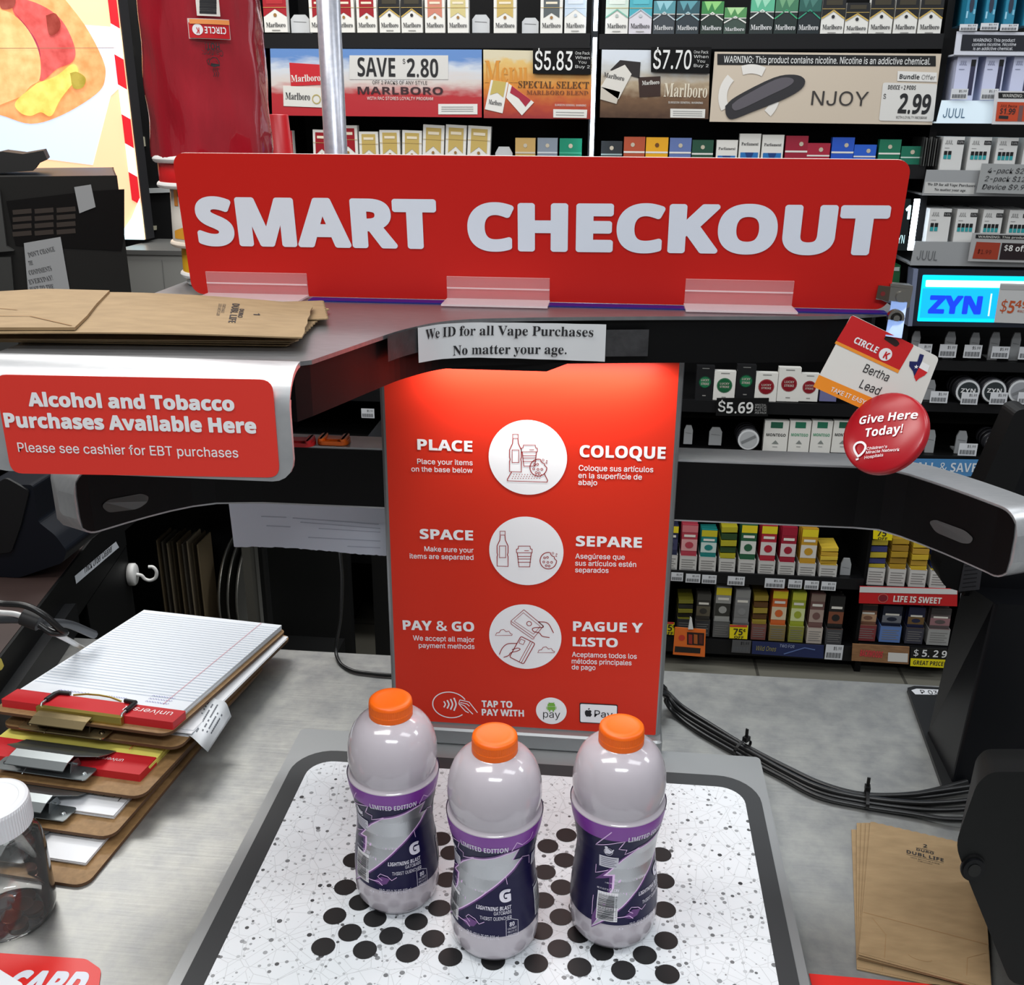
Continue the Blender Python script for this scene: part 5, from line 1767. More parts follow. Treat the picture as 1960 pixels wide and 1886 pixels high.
for (px, py, s) in ((1421, 1436, 'black cable tie around the cable bundle, at the tray corner'), (1658, 1534, 'black cable tie around the cable bundle, between tray and brown bags')):
    q = on_z(px, py, .906)
    i = min(range(len(cpt)), key=lambda j: (cpt[j] - q).length)
    t = (cpt[min(i + 1, len(cpt) - 1)] - cpt[max(i - 1, 0)]).normalized()
    nn = Vector((-t.y, t.x, 0)).normalized()
    b = MB()
    ring0, ring1 = [], []
    for k in range(20):
        a = 2 * math.pi * k / 20
        pt_ = q + nn * (0.0158 * math.cos(a)) + Vector((0, 0, 0.004 + 0.0088 * math.sin(a)))
        pt_.z = max(pt_.z, ZC + 0.0004)
        ring0.append(pt_ - t * 0.0018); ring1.append(pt_ + t * 0.0018)
    b.loft([ring0, ring1], TB1)
    hd = q + nn * 0.006 + Vector((0, 0, 0.0135))
    M = Matrix(((t.x, nn.x, 0, hd.x), (t.y, nn.y, 0, hd.y), (0, 0, 1, hd.z), (0, 0, 0, 1)))
    b.box((-0.003, -0.004, -0.003), (0.003, 0.004, 0.003), TB1, M)
    b.box((-0.0018, -0.001, 0), (0.0018, 0.0005, 0.014), TB1, M)
    b.build('cable_tie', bun, solid=0.0006)
# thin cable at the left of the panel
pts = [on_y(651, 1055, 1.24), on_y(655, 1110, 1.25), on_y(652, 1180, 1.255), on_z(643, 1240, 0.912), on_z(650, 1268, 0.9035), on_z(672, 1283, 0.9035), on_z(705, 1289, 0.9035), on_z(752, 1293, 0.9035), on_z(800, 1292, 0.9035)]
b = MB(); b.tube(smooth_path(pts, 8), 0.0026, CAB, 8)
tag(b.build('cable'), 'single thin black cable hanging down onto the counter left of the red panel', 'cable')
# white sheet hanging behind the lower arm
Yp_ = facing(1.093)
b = MB()
a_, c_ = Yp_.hit(437, 972), Yp_.hit(742, 972)
e_, g_ = Yp_.hit(448, 1047), Yp_.hit(735, 1061)
pts = [(c_[0], 1.232), (a_[0], 1.232), (e_[0], e_[1])]
random.seed(4)
for k in range(1, 60):
    t = k / 60
    pts.append((e_[0] + (c_[0] - e_[0]) * t, e_[1] + (g_[1] - e_[1]) * t + 0.002 * math.sin(t * 5) + random.uniform(-0.0006, 0.0006)))
pts.append((c_[0], g_[1]))
b.poly(Yp_, pts, mat((206, 210, 222), 0.65), 0.0)
FNT = mat((178, 182, 196), 0.65)
for (x0, x1, y, y2) in ((500, 548, 989, 991), (560, 725, 992, 1004), (575, 728, 1000, 1012), (510, 556, 1007, 1009), (610, 728, 1012, 1019), (590, 728, 1029, 1036), (665, 728, 1046, 1049)):
    b.stroke(Yp_, [Yp_.hit(x0, y), Yp_.hit(x1, y2)], 0.0010, FNT, 0.0004)
tag(b.build('hanging_sheet', solid=0.0004), 'white paper sheet with torn lower edge hanging below the lower arm left of the panel', 'paper')

# ================================================================== left side: register drawer, dock, hook
BK1 = mat((8, 9, 10), 0.5, spec=0.3)
BK2 = mat((20, 21, 23), 0.45, spec=0.3)
ZR = 0.985
e1, e2 = on_z(20, 1250, ZR), on_z(240, 960, ZR)
rd = (e2 - e1).normalized(); rn = Vector((rd.y, -rd.x, 0))
e1 = e1 - rn * 0.008; e2 = e2 - rn * 0.008
p0 = e1 - rd * 0.10; p1 = e2 - rd * 0.0
RF = Plane(p0, rd, (0, 0, 1), rn)                # its long side, seen from the tray
reg = thing('register_stand', 'black register stand with brown top at the left end of the counter', 'register stand', ((p0.x + p1.x) / 2 - 0.2, (p0.y + p1.y) / 2, ZC))
LR = (p1 - p0).length
b = MB()
b.prism(RF, [(0, ZC + 0.001 - ZR), (LR, ZC + 0.001 - ZR), (LR, 0), (0, 0)], -0.5, 0.0, BK1)
b.prism(RF, [(0, 0), (LR, 0), (LR, 0.001), (0, 0.001)], -0.499, -0.004, mat((54, 40, 37), 0.5))
b.build('cabinet', reg, bevel=0.002)
b = MB()
b.prism(RF, [(0.0, ZC + 0.001 - ZR), (LR * 0.5, ZC + 0.001 - ZR), (LR * 0.5, -0.040), (0.0, -0.040)], 0.0, 0.016, BK2)
b.build('drawer_front', reg, bevel=0.003)
b = MB()
q = [RF.hit(*p) for p in ((142, 1103), (221, 1037), (227, 1048), (145, 1118))]
b.poly(RF, q, mat((206, 210, 216), 0.6), 0.0008)
b.ptext(RF, 'Thick Order Cleaner', (160, 1099), (214, 1055), 7, INK, w=0.0012)
b.build('label_strip', reg)
b = MB()
ub0 = (1.37 - p0.y) / rd.y
b.prism(RF, [(ub0, 0.001 - ZR), (LR, 0.001 - ZR), (LR, ZC - 0.002 - ZR), (ub0, ZC - 0.002 - ZR)], -0.35, -0.001, BK1)
tag(b.build('side_cabinet'), 'black cabinet behind the counter end, under the register stand and white hook', 'cabinet')
# hook
hk = RF.hit(247, 1100)
hc = RF(hk[0], hk[1], 0.0)
b = MB()
HW_ = mat((214, 214, 212), 0.4)
Mx = Matrix.Rotation(math.atan2(rn.y, rn.x), 3, 'Z') @ Matrix.Rotation(math.radians(90), 3, 'Y')
b.lathe([(0.0001, 0.0), (0.0205, 0.0004), (0.0205, 0.010), (0.018, 0.0125), (0.0001, 0.013)], hc + rn * 0.0003, HW_, 28, M=Mx)
pts = [hc + rn * 0.013 + Vector((0, 0, 0)), hc + rn * 0.022 + Vector((0, 0, -0.003)), hc + rn * 0.027 + Vector((0, 0, -0.010)), hc + rn * 0.036 + Vector((0, 0, -0.013)), hc + rn * 0.046 + Vector((0, 0, -0.008)), hc + rn * 0.049 + Vector((0, 0, 0.004)), hc + rn * 0.044 + Vector((0, 0, 0.013)), hc + rn * 0.036 + Vector((0, 0, 0.014))]
b.tube(smooth_path(pts, 5), 0.0032, HW_, 8)
tag(b.build('magnet_hook'), 'white magnetic hook stuck to the side of the black register stand', 'hook')
# scanner dock on the register stand
NV = mat((12, 16, 24), 0.35, spec=0.35)
dk = thing('scanner_dock', 'dark navy scanner charging dock standing on the register stand', 'dock', (-0.95, 1.30, ZR + 0.001))
D_ = facing(on_z(110, 1095, ZR).y)
b = MB()
P3 = [D_.hit(*p) for p in ((60, 1104), (140, 1062), (148, 1040), (126, 1010), (94, 985), (84, 915), (-10, 915), (-30, 1130))]
zlo = ZR + 0.001
b.prism(D_, round_poly([(u, max(v, zlo + 0.001)) for u, v in P3], 0.006), -0.09, 0.03, NV)
b.build('dock_body', dk, bevel=0.004)
b = MB()
q = [D_.hit(*p) for p in ((-10, 930), (36, 900), (80, 925), (64, 990), (46, 1040), (-10, 1046))]
b.prism(D_, round_poly(q, 0.006), 0.03, 0.034, mat((7, 8, 11), 0.5))
b.build('cradle', dk)
b = MB()
q = [D_.hit(*p) for p in ((-10, 905), (4, 906), (6, 918), (-10, 922))]
b.prism(D_, q, 0.034, 0.04, mat((214, 110, 40), 0.5)); b.build('orange_trim', dk)
# cables at the left edge
def cab(pts, r, m, s):
    b = MB(); b.tube(smooth_path(pts, 8), r, m, 8)
    return tag(b.build('cable'), s, 'cable')
CG = mat((60, 62, 66), 0.4)
dy_ = 1.02
def cy_(px, py, d=0.0): return on_y(px, py, dy_ + d)
cab([cy_(-220, 1190, .02), cy_(-40, 1170), cy_(0, 1173), cy_(30, 1176), cy_(52, 1185), cy_(75, 1198), cy_(110, 1215, .02), cy_(135, 1228, .06), cy_(150, 1237, .12), cy_(160, 1242, .16)], 0.0035, mat((214, 214, 214), 0.4), 'white cable running in front of the register stand at the left edge')
cab([cy_(-220, 1200, .026), cy_(-40, 1186, .006), cy_(0, 1186, .006), cy_(45, 1186, .006), cy_(80, 1192, .01), cy_(130, 1195, .05), cy_(180, 1215, .1)], 0.0055, CG, 'thick grey cable beside the white cable at the left edge')
cab([cy_(-220, 1172, .01), cy_(-40, 1155, -.01), cy_(10, 1156, -.01), cy_(50, 1160, -.01), cy_(85, 1178, -.01), cy_(115, 1205, -.005), cy_(125, 1212, 0), cy_(100, 1212, -.01), cy_(75, 1196, -.01)], 0.004, CAB, 'looped black cable over the white cable at the left edge')
b = MB(); b.tube([cy_(44, 1180, -.003), cy_(76, 1192, -.003)], 0.0105, mat((18, 18, 20), 0.6), 10)
tag(b.build('cable_clamp'), 'black cable clamp holding the cables at the left edge', 'clamp')
# yellow note scrap at the frame edge
b = MB()
q = [RF.hit(*p) for p in ((-14, 1250), (1, 1262), (6, 1275), (2, 1282), (-14, 1290))]
b.poly(RF, q, mat((224, 206, 96), 0.6), 0.0008)
tag(b.build('sticky_note', solid=0.0003), 'yellow sticky note on the side of the register stand at the left edge', 'note')
# ================================================================== wall shelving behind the counter
SH = facing(YS)
SHB = mat((7, 7, 8), 0.5, spec=0.2)
SHE = mat((17, 17, 19), 0.45, spec=0.3)
def su(px, py): return SH.hit(px, py)[0]
def sz(px, py): return SH.hit(px, py)[1]
xl, xm_, xr_, xe = su(500, 64), su(1140, 64), su(1806, 66), 1.55
zA_, zB_ = sz(800, 64), sz(800, 240) - 0.088
zC_, zD_ = sz(1440, 768), sz(1500, 866)
zE_, zF_ = sz(1450, 1096), sz(1450, 1222)
shelf = thing('wall_shelving', 'tall black wall shelving full of small packs behind the checkout counter', 'shelving', (0.0, YS + 0.2, 0))
b = MB()
b.box((xl - 0.02, YS + 0.36, 0.0), (xe, YS + 0.40, 2.35), SHB); b.build('back_panel', shelf)
for x in (xl - 0.02, xm_ - 0.012, xr_ + 0.004, xe):
    b = MB(); b.box((x, YS + 0.015, 0.0), (x + 0.018, YS + 0.36, 2.35), SHB); b.build('upright', shelf)
def board(x0, x1, z, h=0.036, d=0.34, y0=0.0):
    b = MB(); b.box((x0, YS + y0, z - 0.008), (x1, YS + d, z - 0.0005), SHB)
    b.box((x0, YS + y0 - 0.006, z - h), (x1, YS + y0, z - 0.0005), SHE); return b.build('shelf_board', shelf)
for x0, x1, z in ((xl, xm_ - 0.014, zA_), (xm_ + 0.01, xr_, zA_ - 0.002), (xl, xm_ - 0.014, zB_), (xm_ + 0.01, xr_, zB_), (xl, xm_ - 0.014, zC_), (xm_ + 0.01, xr_, zC_), (xl, xm_ - 0.014, zD_), (xm_ + 0.01, xr_, zD_), (xl, xm_ - 0.014, 0.34)):
    board(x0, x1, z)
# lower bays
xq = su(1640, 1200)
zE2 = sz(1450, 1098); zF2 = sz(1500, 1230)
board(xm_ + 0.01, xq, zE2, 0.036, 0.34, -0.0); board(xm_ + 0.01, xq, zF2, 0.05)
zG_, zH_ = sz(1730, 1123), sz(1720, 1234)
board(xq + 0.012, xe, zG_, 0.01); board(xq + 0.012, xe, zH_, 0.05)
b = MB(); b.box((xm_ + 0.01, YS + 0.06, 0.001), (xe, YS + 0.34, 0.07), SHB); b.build('plinth', shelf)
b = MB(); b.box((xq, YS, 0.07), (xq + 0.01, YS + 0.34, sz(1640, 985)), SHB); b.build('upright', shelf)
for z in (sz(1830, 690), sz(1830, 770), sz(1830, 872)):
    board(xr_ + 0.02, xe, z, 0.028)
# vertical light strips between the bays
LS = mat((225, 240, 255), 0.4, emit=9.0)
b = MB(); b.box((xm_ - 0.006, YS - 0.004, sz(1140, 62) + 0.004), (xm_ + 0.004, YS + 0.004, 2.2), LS); b.box((xm_ - 0.006, YS - 0.004, 1.45), (xm_ + 0.004, YS + 0.004, sz(1140, 72)), LS)
part_label(b.build('light_strip', shelf), 'thin glowing white light strip')
b = MB(); q0, q1 = SH.hit(1753, 381), SH.hit(1742, 479)
b.prism(SH, [(q1[0] - 0.007, q1[1]), (q1[0] + 0.007, q1[1]), (q1[0] + 0.007, q0[1]), (q1[0] - 0.007, q0[1])], -0.002, 0.004, LS)
part_label(b.build('light_strip', shelf), 'short glowing white light strip')

# ------------------------------------------------------------------ cigarette packs
C = lambda *rgb: mat(rgb, 0.35)
PW = C(222, 220, 214)
DK = C(38, 38, 42)
PD = 0.023
ORD = ['first', 'second', 'third', 'fourth', 'fifth', 'sixth', 'seventh', 'eighth', 'ninth', 'tenth', 'eleventh', 'twelfth', 'thirteenth', 'fourteenth', 'fifteenth']
def pack(x0, x1, ybot, style, label, group, h=0.086, y=YS + 0.004, ytop=None, tilt=0.0, word=None, name='cigarette_pack', cat='cigarette pack', d=PD):
    F = facing(y)
    u0, v0 = F.hit(x0, ybot); u1, _ = F.hit(x1, ybot)
    if ytop is not None: h = F.hit((x0 + x1) / 2, ytop)[1] - v0
    w = u1 - u0
    FF = Plane((u0, y, v0), (math.cos(tilt), 0, math.sin(tilt)), (-math.sin(tilt), 0, math.cos(tilt)), (0, -1, 0))
    b = MB()
    base, top = style.get('base', PW), style.get('top')
    b.prism(FF, [(0, 0), (w, 0), (w, h), (0, h)], -d, 0.0, base)
    e = 0.0006
    k = style.get('kind', 'roof')
    if k == 'roof':
        b.poly(FF, [(0, h), (0, h * 0.44), (w / 2, h * 0.66), (w, h * 0.44), (w, h)], top, e)
        if 'edge' in style:
            for sgn in (0, 1):
                x_ = 0 if sgn == 0 else w
                b.stroke(FF, [(x_, h * 0.44), (w / 2, h * 0.66)], 0.003, style['edge'], e * 2)
        b.stroke(FF, [(0, h * 0.70), (w, h * 0.70)], 0.0012, style.get('line', C(190, 160, 90)), e * 2.5)
        b.rect(FF, w * 0.15, h * 0.80, w * 0.85, h * 0.93, style.get('plate', top), e * 2)
        b.poly(FF, circle(w / 2, h * 0.49, w * 0.075, 8), style.get('crest', C(150, 110, 60)), e * 2)
        b.text(FF, word or 'Marlboro', w * 0.08, h * 0.15, h * 0.13, style.get('ink', DK), width=w * 0.84, fkey='serif', w=e * 2, res=1)
        b.rect(FF, w * 0.32, h * 0.05, w * 0.68, h * 0.075, style.get('small', C(150, 148, 144)), e * 2)
    elif k == 'flag':                       # coloured upper panel with a swallow tail
        b.poly(FF, [(w * 0.14, h * 0.94), (w * 0.14, h * 0.42), (w / 2, h * 0.56), (w * 0.86, h * 0.42), (w * 0.86, h * 0.94)], top, e)
        b.stroke(FF, [(0, h * 0.70), (w, h * 0.70)], 0.0012, C(176, 150, 90), e * 2)
        b.rect(FF, w * 0.24, h * 0.80, w * 0.76, h * 0.86, C(226, 214, 190), e * 2)
        b.poly(FF, circle(w / 2, h * 0.43, w * 0.07, 8), C(150, 110, 60), e * 2)
        b.text(FF, word or 'Marlboro', w * 0.08, h * 0.15, h * 0.13, DK, width=w * 0.84, fkey='serif', w=e * 2, res=1)
    elif k == 'wide':                       # dark pack with bright chevron
        b.poly(FF, [(0, h), (0, h * 0.62), (w, h * 0.62), (w, h)], top, e)
        b.stroke(FF, [(0, h * 0.42), (w / 2, h * 0.66), (w, h * 0.42)], 0.003, style.get('edge', PW), e * 2)
        b.stroke(FF, [(0, h * 0.60), (w, h * 0.60)], 0.0018, style.get('line', PW), e * 2)
        b.poly(FF, [(w * .1, h), (w * .3, h * .7), (w * .45, h * .95), (w * .6, h * .72), (w * .9, h)], style.get('spark', top), e * 1.5)
        b.text(FF, word or 'Marlboro', w * 0.06, h * 0.12, h * 0.14, C(216, 216, 216), width=w * 0.88, fkey='serif', w=e * 2, res=1)
    elif k == 'disc':
        b.poly(FF, circle(w / 2, h * 0.52, w * 0.36, 20), style['ring'], e)
        b.poly(FF, circle(w / 2, h * 0.52, w * 0.31, 20), top, e * 2)
        for j, s in enumerate(('LUCKY', 'STRIKE')):
            b.text(FF, s, w / 2, h * (0.55 - 0.11 * j), h * 0.07, style.get('ink', C(190, 180, 170)), width=w * 0.44, align='c', fkey='sansb', w=e * 3, res=1)
        b.rect(FF, w * 0.3, h * 0.92, w * 0.7, h * 0.945, C(120, 120, 118), e)
        b.rect(FF, w * 0.4, h * 0.10, w * 0.6, h * 0.13, C(140, 138, 134), e)
    elif k == 'plain':
        b.rect(FF, 0, h * 0.55, w, h * 0.60, style.get('band', PW), e)
        b.rect(FF, 0, 0, w, h * 0.30, style.get('foot', base), e)
        b.poly(FF, circle(w * style.get('cx', 0.5), h * 0.78, w * 0.10, 8), style.get('crest', C(190, 180, 160)), e)
    elif k == 'parl':
        b.rect(FF, w * 0.08, h * 0.10, w * 0.92, h * 0.52, C(36, 110, 176), e)
        b.poly(FF, [(w * .3, h * .52), (w * .7, h * .52), (w * .5, h * .22)], C(24, 60, 120), e * 2)
        b.text(FF, 'Parliament', w * 0.1, h * 0.70, h * 0.08, DK, width=w * 0.8, fkey='serif', w=e, res=1)
    elif k == 'mont':
        b.rect(FF, w * 0.25, h * 0.78, w * 0.75, h * 0.97, top, e)
        b.text(FF, 'MONTEGO', w * 0.1, h * 0.52, h * 0.09, style.get('ink', top), width=w * 0.8, fkey='sansb', w=e, res=1)
        b.poly(FF, [(w * .35, h * .28), (w * .5, h * .40), (w * .65, h * .28)], C(130, 134, 130), e)
        b.rect(FF, w * 0.40, h * 0.18, w * 0.60, h * 0.20, C(150, 150, 148), e)
    return tag(b.build(name), label, cat, group)
R_ = dict(kind='flag', top=C(150, 26, 36)); R2 = dict(kind='roof', top=C(158, 30, 40), plate=C(170, 44, 50))
BKG = dict(kind='roof', top=C(26, 26, 28), edge=C(196, 164, 84), crest=C(40, 40, 44), plate=C(60, 54, 40))
SAL = dict(kind='flag', top=C(196, 124, 104)); GOL = dict(kind='flag', top=C(192, 166, 96)); GOL2 = dict(kind='flag', top=C(200, 186, 130))
GRYP = dict(kind='flag', top=C(84, 90, 92)); SIL = dict(kind='roof', top=C(190, 204, 218), plate=C(208, 216, 224), line=C(220, 224, 228), crest=C(180, 190, 200))
ga = 'cigarette packs on the top shelf left of the light strip'
rowA = [(507, 551, R2, 'red and white'), (594, 636, R_, 'red and white'), (640, 679, R_, 'red and white'), (684, 722, R_, 'red and white'), (727, 766, BKG, 'black and gold topped white'), (769, 809, BKG, 'black and gold topped white'), (814, 852, SAL, 'salmon and white'), (857, 897, GOL2, 'pale gold and white'), (945, 988, GOL, 'deep gold and white'), (1034, 1076, GRYP, 'grey and white'), (1080, 1121, SIL, 'silvery white')]
for i, (a, c, s, d) in enumerate(rowA):
    where = {0: 'at the left end of the top shelf', 1: 'just left of the silver pole on the top shelf', 2: 'just right of the silver pole on the top shelf', 3: 'next to the black and gold packs on the top shelf', 4: 'beside the red pack on the top shelf', 5: 'beside the salmon pack on the top shelf', 6: 'between black and pale gold packs on the top shelf', 7: 'beside the salmon pack on the top shelf', 8: 'standing alone on the top shelf', 9: 'beside the silvery pack on the top shelf', 10: 'on the top shelf nearest the light strip'}[i]
    pack(a, c, 62 + (a - 500) * 0.003, s, d + ' cigarette pack ' + where, ga)
GLT = dict(kind='roof', top=C(196, 212, 200), edge=C(120, 180, 160), plate=C(214, 222, 212), crest=C(170, 180, 174)); TEA = dict(kind='roof', top=C(70, 162, 176), plate=C(86, 176, 188), edge=C(180, 190, 200), base=C(206, 202, 208), crest=C(180, 186, 190))
TB_ = dict(kind='wide', base=C(58, 64, 70), top=C(80, 140, 150), edge=C(180, 190, 196), spark=C(140, 190, 200)); TB_2 = dict(kind='wide', base=C(44, 54, 60), top=C(46, 84, 94), edge=C(160, 190, 196), spark=C(90, 150, 160))
GB_ = dict(kind='wide', base=C(36, 50, 44), top=C(58, 130, 70), spark=C(140, 200, 120)); GB2 = dict(kind='wide', base=C(60, 76, 68), top=C(80, 140, 84), spark=C(170, 210, 150))
GB3 = dict(kind='wide', base=C(40, 48, 48), top=C(90, 176, 140), edge=C(214, 220, 214), spark=C(150, 210, 180)); GB4 = dict(kind='wide', base=C(34, 46, 44), top=C(66, 120, 90), edge=C(60, 160, 110), spark=C(110, 160, 120)); GB5 = dict(kind='wide', base=C(32, 40, 44), top=C(44, 92, 84), edge=C(50, 150, 120), spark=C(70, 120, 110), line=C(40, 60, 60))
gb = 'cigarette packs on the top shelf right of the light strip'
rowA2 = [(1158, 1201, GLT, 'pale green and white', .086, 'nearest the light strip'), (1203, 1246, TEA, 'turquoise and white', .086, 'beside the pale green pack'), (1249, 1290, TB_, 'dark grey and light teal', .077, 'beside the turquoise pack'), (1293, 1336, TB_2, 'dark teal', .077, 'beside the light teal pack'), (1340, 1382, GB_, 'black and bright green', .076, 'next to the shortest green pack'), (1384, 1426, GB2, 'grey green', .062, 'shortest of the top row'), (1433, 1478, GB3, 'black and mint green', .086, 'right of the shortest green pack'), (1480, 1523, GB4, 'black pack with green chevron', .086, 'beside the mint green pack'), (1525, 1567, GB5, 'dark green black', .086, 'beside the first black and gold pack')]
for a, c, s, d, h, wh in rowA2:
    pack(a, c, 64.5 + (a - 1150) * 0.004, s, d + ' cigarette pack on the top shelf, ' + wh, gb, h=h)
for i, (a, c) in enumerate(((1569, 1613), (1615, 1659), (1661, 1705), (1708, 1752), (1755, 1799))):
    pack(a, c, 67, BKG, 'black and gold topped pack, %s of five at the right end of the top shelf' % ORD[i], gb, h=0.086 if i != 1 else 0.074)
# empty pushers on the top shelf
PUS = mat((196, 198, 200), 0.35)
def pusher(x0, x1, y0, y1, label, group, y=YS + 0.02, m=None):
    F = facing(y)
    (u0, v0), (u1, v1) = F.hit(x0, y1), F.hit(x1, y0)
    w, h = u1 - u0, v1 - v0
    b = MB()
    out = [(u0, v0), (u1, v0), (u1, v0 + h * 0.75), (u0 + w * 0.8, v1), (u0 + w * 0.2, v1), (u0, v0 + h * 0.75)]
    b.prism(F, out, -0.006, 0.0, m or PUS)
    b.prism(F, [(u0 + w * 0.2, v0), (u1 - w * 0.2, v0), (u1 - w * 0.2, v0 + 0.004), (u0 + w * 0.2, v0 + 0.004)], -0.06, -0.006, m or PUS)
    b.stroke(F, [(u0 + w * 0.15, v0 + h * 0.62), (u1 - w * 0.15, v0 + h * 0.58)], 0.0012, C(110, 112, 114), 0.0005)
    return tag(b.build('shelf_pusher'), label, 'shelf pusher', group)
pg = 'empty white pushers on the cigarette shelves'
pusher(558, 591, 28, 63, 'empty white shelf pusher at the left end of the top shelf', pg)
pusher(904, 937, 28, 63, 'empty white shelf pusher between two gold packs on the top shelf', pg)
pusher(999, 1031, 34, 64, 'empty white shelf pusher beside the grey pack on the top shelf', pg)
# second row, partly behind the red sign
gc = 'packs on the second shelf behind the red sign'
for (a, c, yt, s, d, tl) in ((541, 564, 250, R2, 'red and white pack at the left end of the second shelf', 0), (601, 634, 248, R_, 'red and white pack half hidden by the silver pole on the second shelf', 0.03), (650, 687, 240, R_, 'taller red and white pack right of the silver pole on the second shelf', 0), (690, 726, 252, GOL, 'gold and white pack beside the tall red one on the second shelf', 0), (729, 767, 249, GOL, 'gold and white pack, second of six on the second shelf', 0), (770, 807, 249, GOL, 'gold and white pack, third of six on the second shelf', 0.03), (808, 848, 238, GOL, 'gold and white pack, first of the three taller ones on the second shelf', 0.05), (851, 890, 238, GOL, 'gold and white pack, middle of the three taller ones on the second shelf', 0.05), (893, 936, 240, GOL, 'gold and white pack, right one of the three taller ones on the second shelf', 0.05)):
    pack(a, c + 0, 330, s, d, gc, ytop=yt, y=YS + 0.01, tilt=-tl)
pusher(948, 981, 281, 330, 'empty white shelf pusher just above the middle of the red sign', pg)
PL = lambda base, **k: dict(kind='plain', base=C(*base), **k)
for (a, c, yt, s, d) in ((986, 1024, 264, PL((190, 156, 96), band=C(200, 190, 170)), 'tan pack on the second shelf left of the light strip'), (1028, 1066, 264, PL((130, 140, 152), band=C(190, 196, 200)), 'grey blue pack on the second shelf left of the light strip'), (1070, 1112, 265, PL((20, 132, 102), band=C(60, 160, 130)), 'emerald green pack on the second shelf left of the light strip'),
    (1149, 1189, 270, PL((44, 50, 54), band=C(150, 170, 170)), 'black pack on the second shelf nearest the light strip'), (1192, 1232, 262, PL((176, 80, 52), cx=.42), 'rust red pack on the second shelf'), (1234, 1276, 263, PL((226, 164, 34), crest=C(110, 70, 30)), 'yellow pack on the second shelf'), (1279, 1320, 264, PL((96, 116, 168)), 'periwinkle blue pack on the second shelf'), (1322, 1362, 268, PL((36, 78, 60)), 'dark green pack on the second shelf'),
    (1368, 1408, 268, dict(kind='parl'), 'white and blue pack beside the dark green one on the second shelf'), (1411, 1451, 256, dict(kind='parl'), 'taller white and blue pack, middle of three on the second shelf'), (1454, 1495, 258, dict(kind='parl'), 'white and blue pack beside the crimson one on the second shelf'), (1499, 1541, 260, PL((150, 30, 52), cx=.7), 'tall crimson pack on the second shelf'), (1541, 1584, 274, PL((164, 36, 58), cx=.6), 'short crimson pack on the second shelf'), (1587, 1629, 263, PL((38, 84, 188), cx=.65), 'tall royal blue pack on the second shelf'), (1630, 1672, 277, PL((40, 92, 196), cx=.65), 'short royal blue pack on the second shelf'), (1677, 1718, 267, PL((28, 112, 84)), 'tall green pack on the second shelf'), (1720, 1763, 280, PL((24, 108, 84), band=C(190, 210, 200), foot=C(200, 200, 198)), 'short green pack showing right of the red sign corner')):
    pack(a, c, 330, s, d, gc, ytop=yt, y=YS + 0.01)
# lucky row
gd = 'packs on the shelf above the small price tag'
LB_ = dict(kind='disc', base=C(28, 28, 30), ring=C(24, 60, 44), top=C(30, 110, 70)); LW = dict(kind='disc', ring=C(60, 110, 80), top=C(26, 92, 56)); LR = dict(kind='disc', ring=C(150, 60, 64), top=C(128, 22, 34))
for (a, c, yb, yt, s, d) in ((1330, 1364, 764, 701, LB_, 'black pack with green disc nearest the red panel'), (1364, 1405, 766, 711, LW, 'white pack with green disc'), (1407, 1443, 762, 699, LB_, 'black pack with green disc between two white packs'), (1443, 1485, 768, 714, LR, 'white pack with red disc, left of three'), (1486, 1528, 768, 704, LR, 'taller white pack with red disc, middle of three'), (1528, 1564, 768, 716, LR, 'white pack with red disc half behind the name badge')):
    pack(a, c, yb, s, d + ', above the small price tag' if 'badge' not in d else d, gd, ytop=yt)
pack(1568, 1600, 768, PL((110, 110, 150)), 'bluish pack mostly hidden by the name badge', gd, ytop=716)
MO = dict(kind='mont', top=C(40, 92, 72)); MO2 = dict(kind='mont', top=C(40, 110, 84), ink=C(60, 150, 110)); MOK = dict(kind='mont', top=C(40, 92, 72), ink=C(40, 44, 44))
for i, (a, c, s, d) in enumerate(((1459, 1505, MOK, 'white and dark green pack nearest the grey can'), (1507, 1547, MO2, 'white and green pack, second of four on the lower pack shelf'), (1549, 1588, MO2, 'white and green pack, third of four on the lower pack shelf'), (1590, 1630, MOK, 'white and dark green pack half hidden by the red button badge'))):
    pack(a, c, 866, s, d, 'white and green packs above the lower arm', ytop=806)
PUG = mat((150, 152, 154), 0.4)
pusher(1308, 1327, 815, 850, 'empty grey shelf pusher right beside the red panel edge', 'pushers above the lower arm', m=PUG)
pusher(1356, 1383, 819, 852, 'empty grey shelf pusher between red panel and grey can', 'pushers above the lower arm', m=PUG)
def can(px, py, rpx, label, group, face, text=None, y=YS + 0.01, tagm=None):
    F = facing(y)
    u, v = F.hit(px, py); u2, _ = F.hit(px + rpx, py); r = u2 - u
    b = MB()
    M = Matrix.Rotation(math.radians(90), 3, 'X')
    b.lathe([(0.0001, 0.0), (r * 0.93, 0.0), (r, 0.002), (r, 0.010), (r * 0.97, 0.011), (r, 0.012), (r, 0.020), (0.0001, 0.020)], (u, y, v), DK, 28, M=M)
    for k in range(1, 4):
        b.lathe([(0.0001, -0.022 * k), (r * 0.98, -0.022 * k), (r * 0.98, -0.022 * k + 0.019), (0.0001, -0.022 * k + 0.019)], (u, y, v), DK, 20, M=M)
    b.poly(F, circle(u, v, r * 0.92, 24), C(206, 208, 210), 0.0206)
    b.poly(F, circle(u, v, r * 0.76, 24), face, 0.0212)
    if text: b.text(F, text, u, v - r * 0.1, r * 0.34, C(226, 226, 226), width=r * 1.1, align='c', fkey='sansb', w=0.0218, res=1)
    else: b.stroke(F, [(u - r * 0.6, v - r * 0.3), (u + r * 0.6, v + r * 0.35)], r * 0.25, C(120, 122, 124), 0.0218)
    return tag(b.build('tobacco_can'), label, 'can', group)
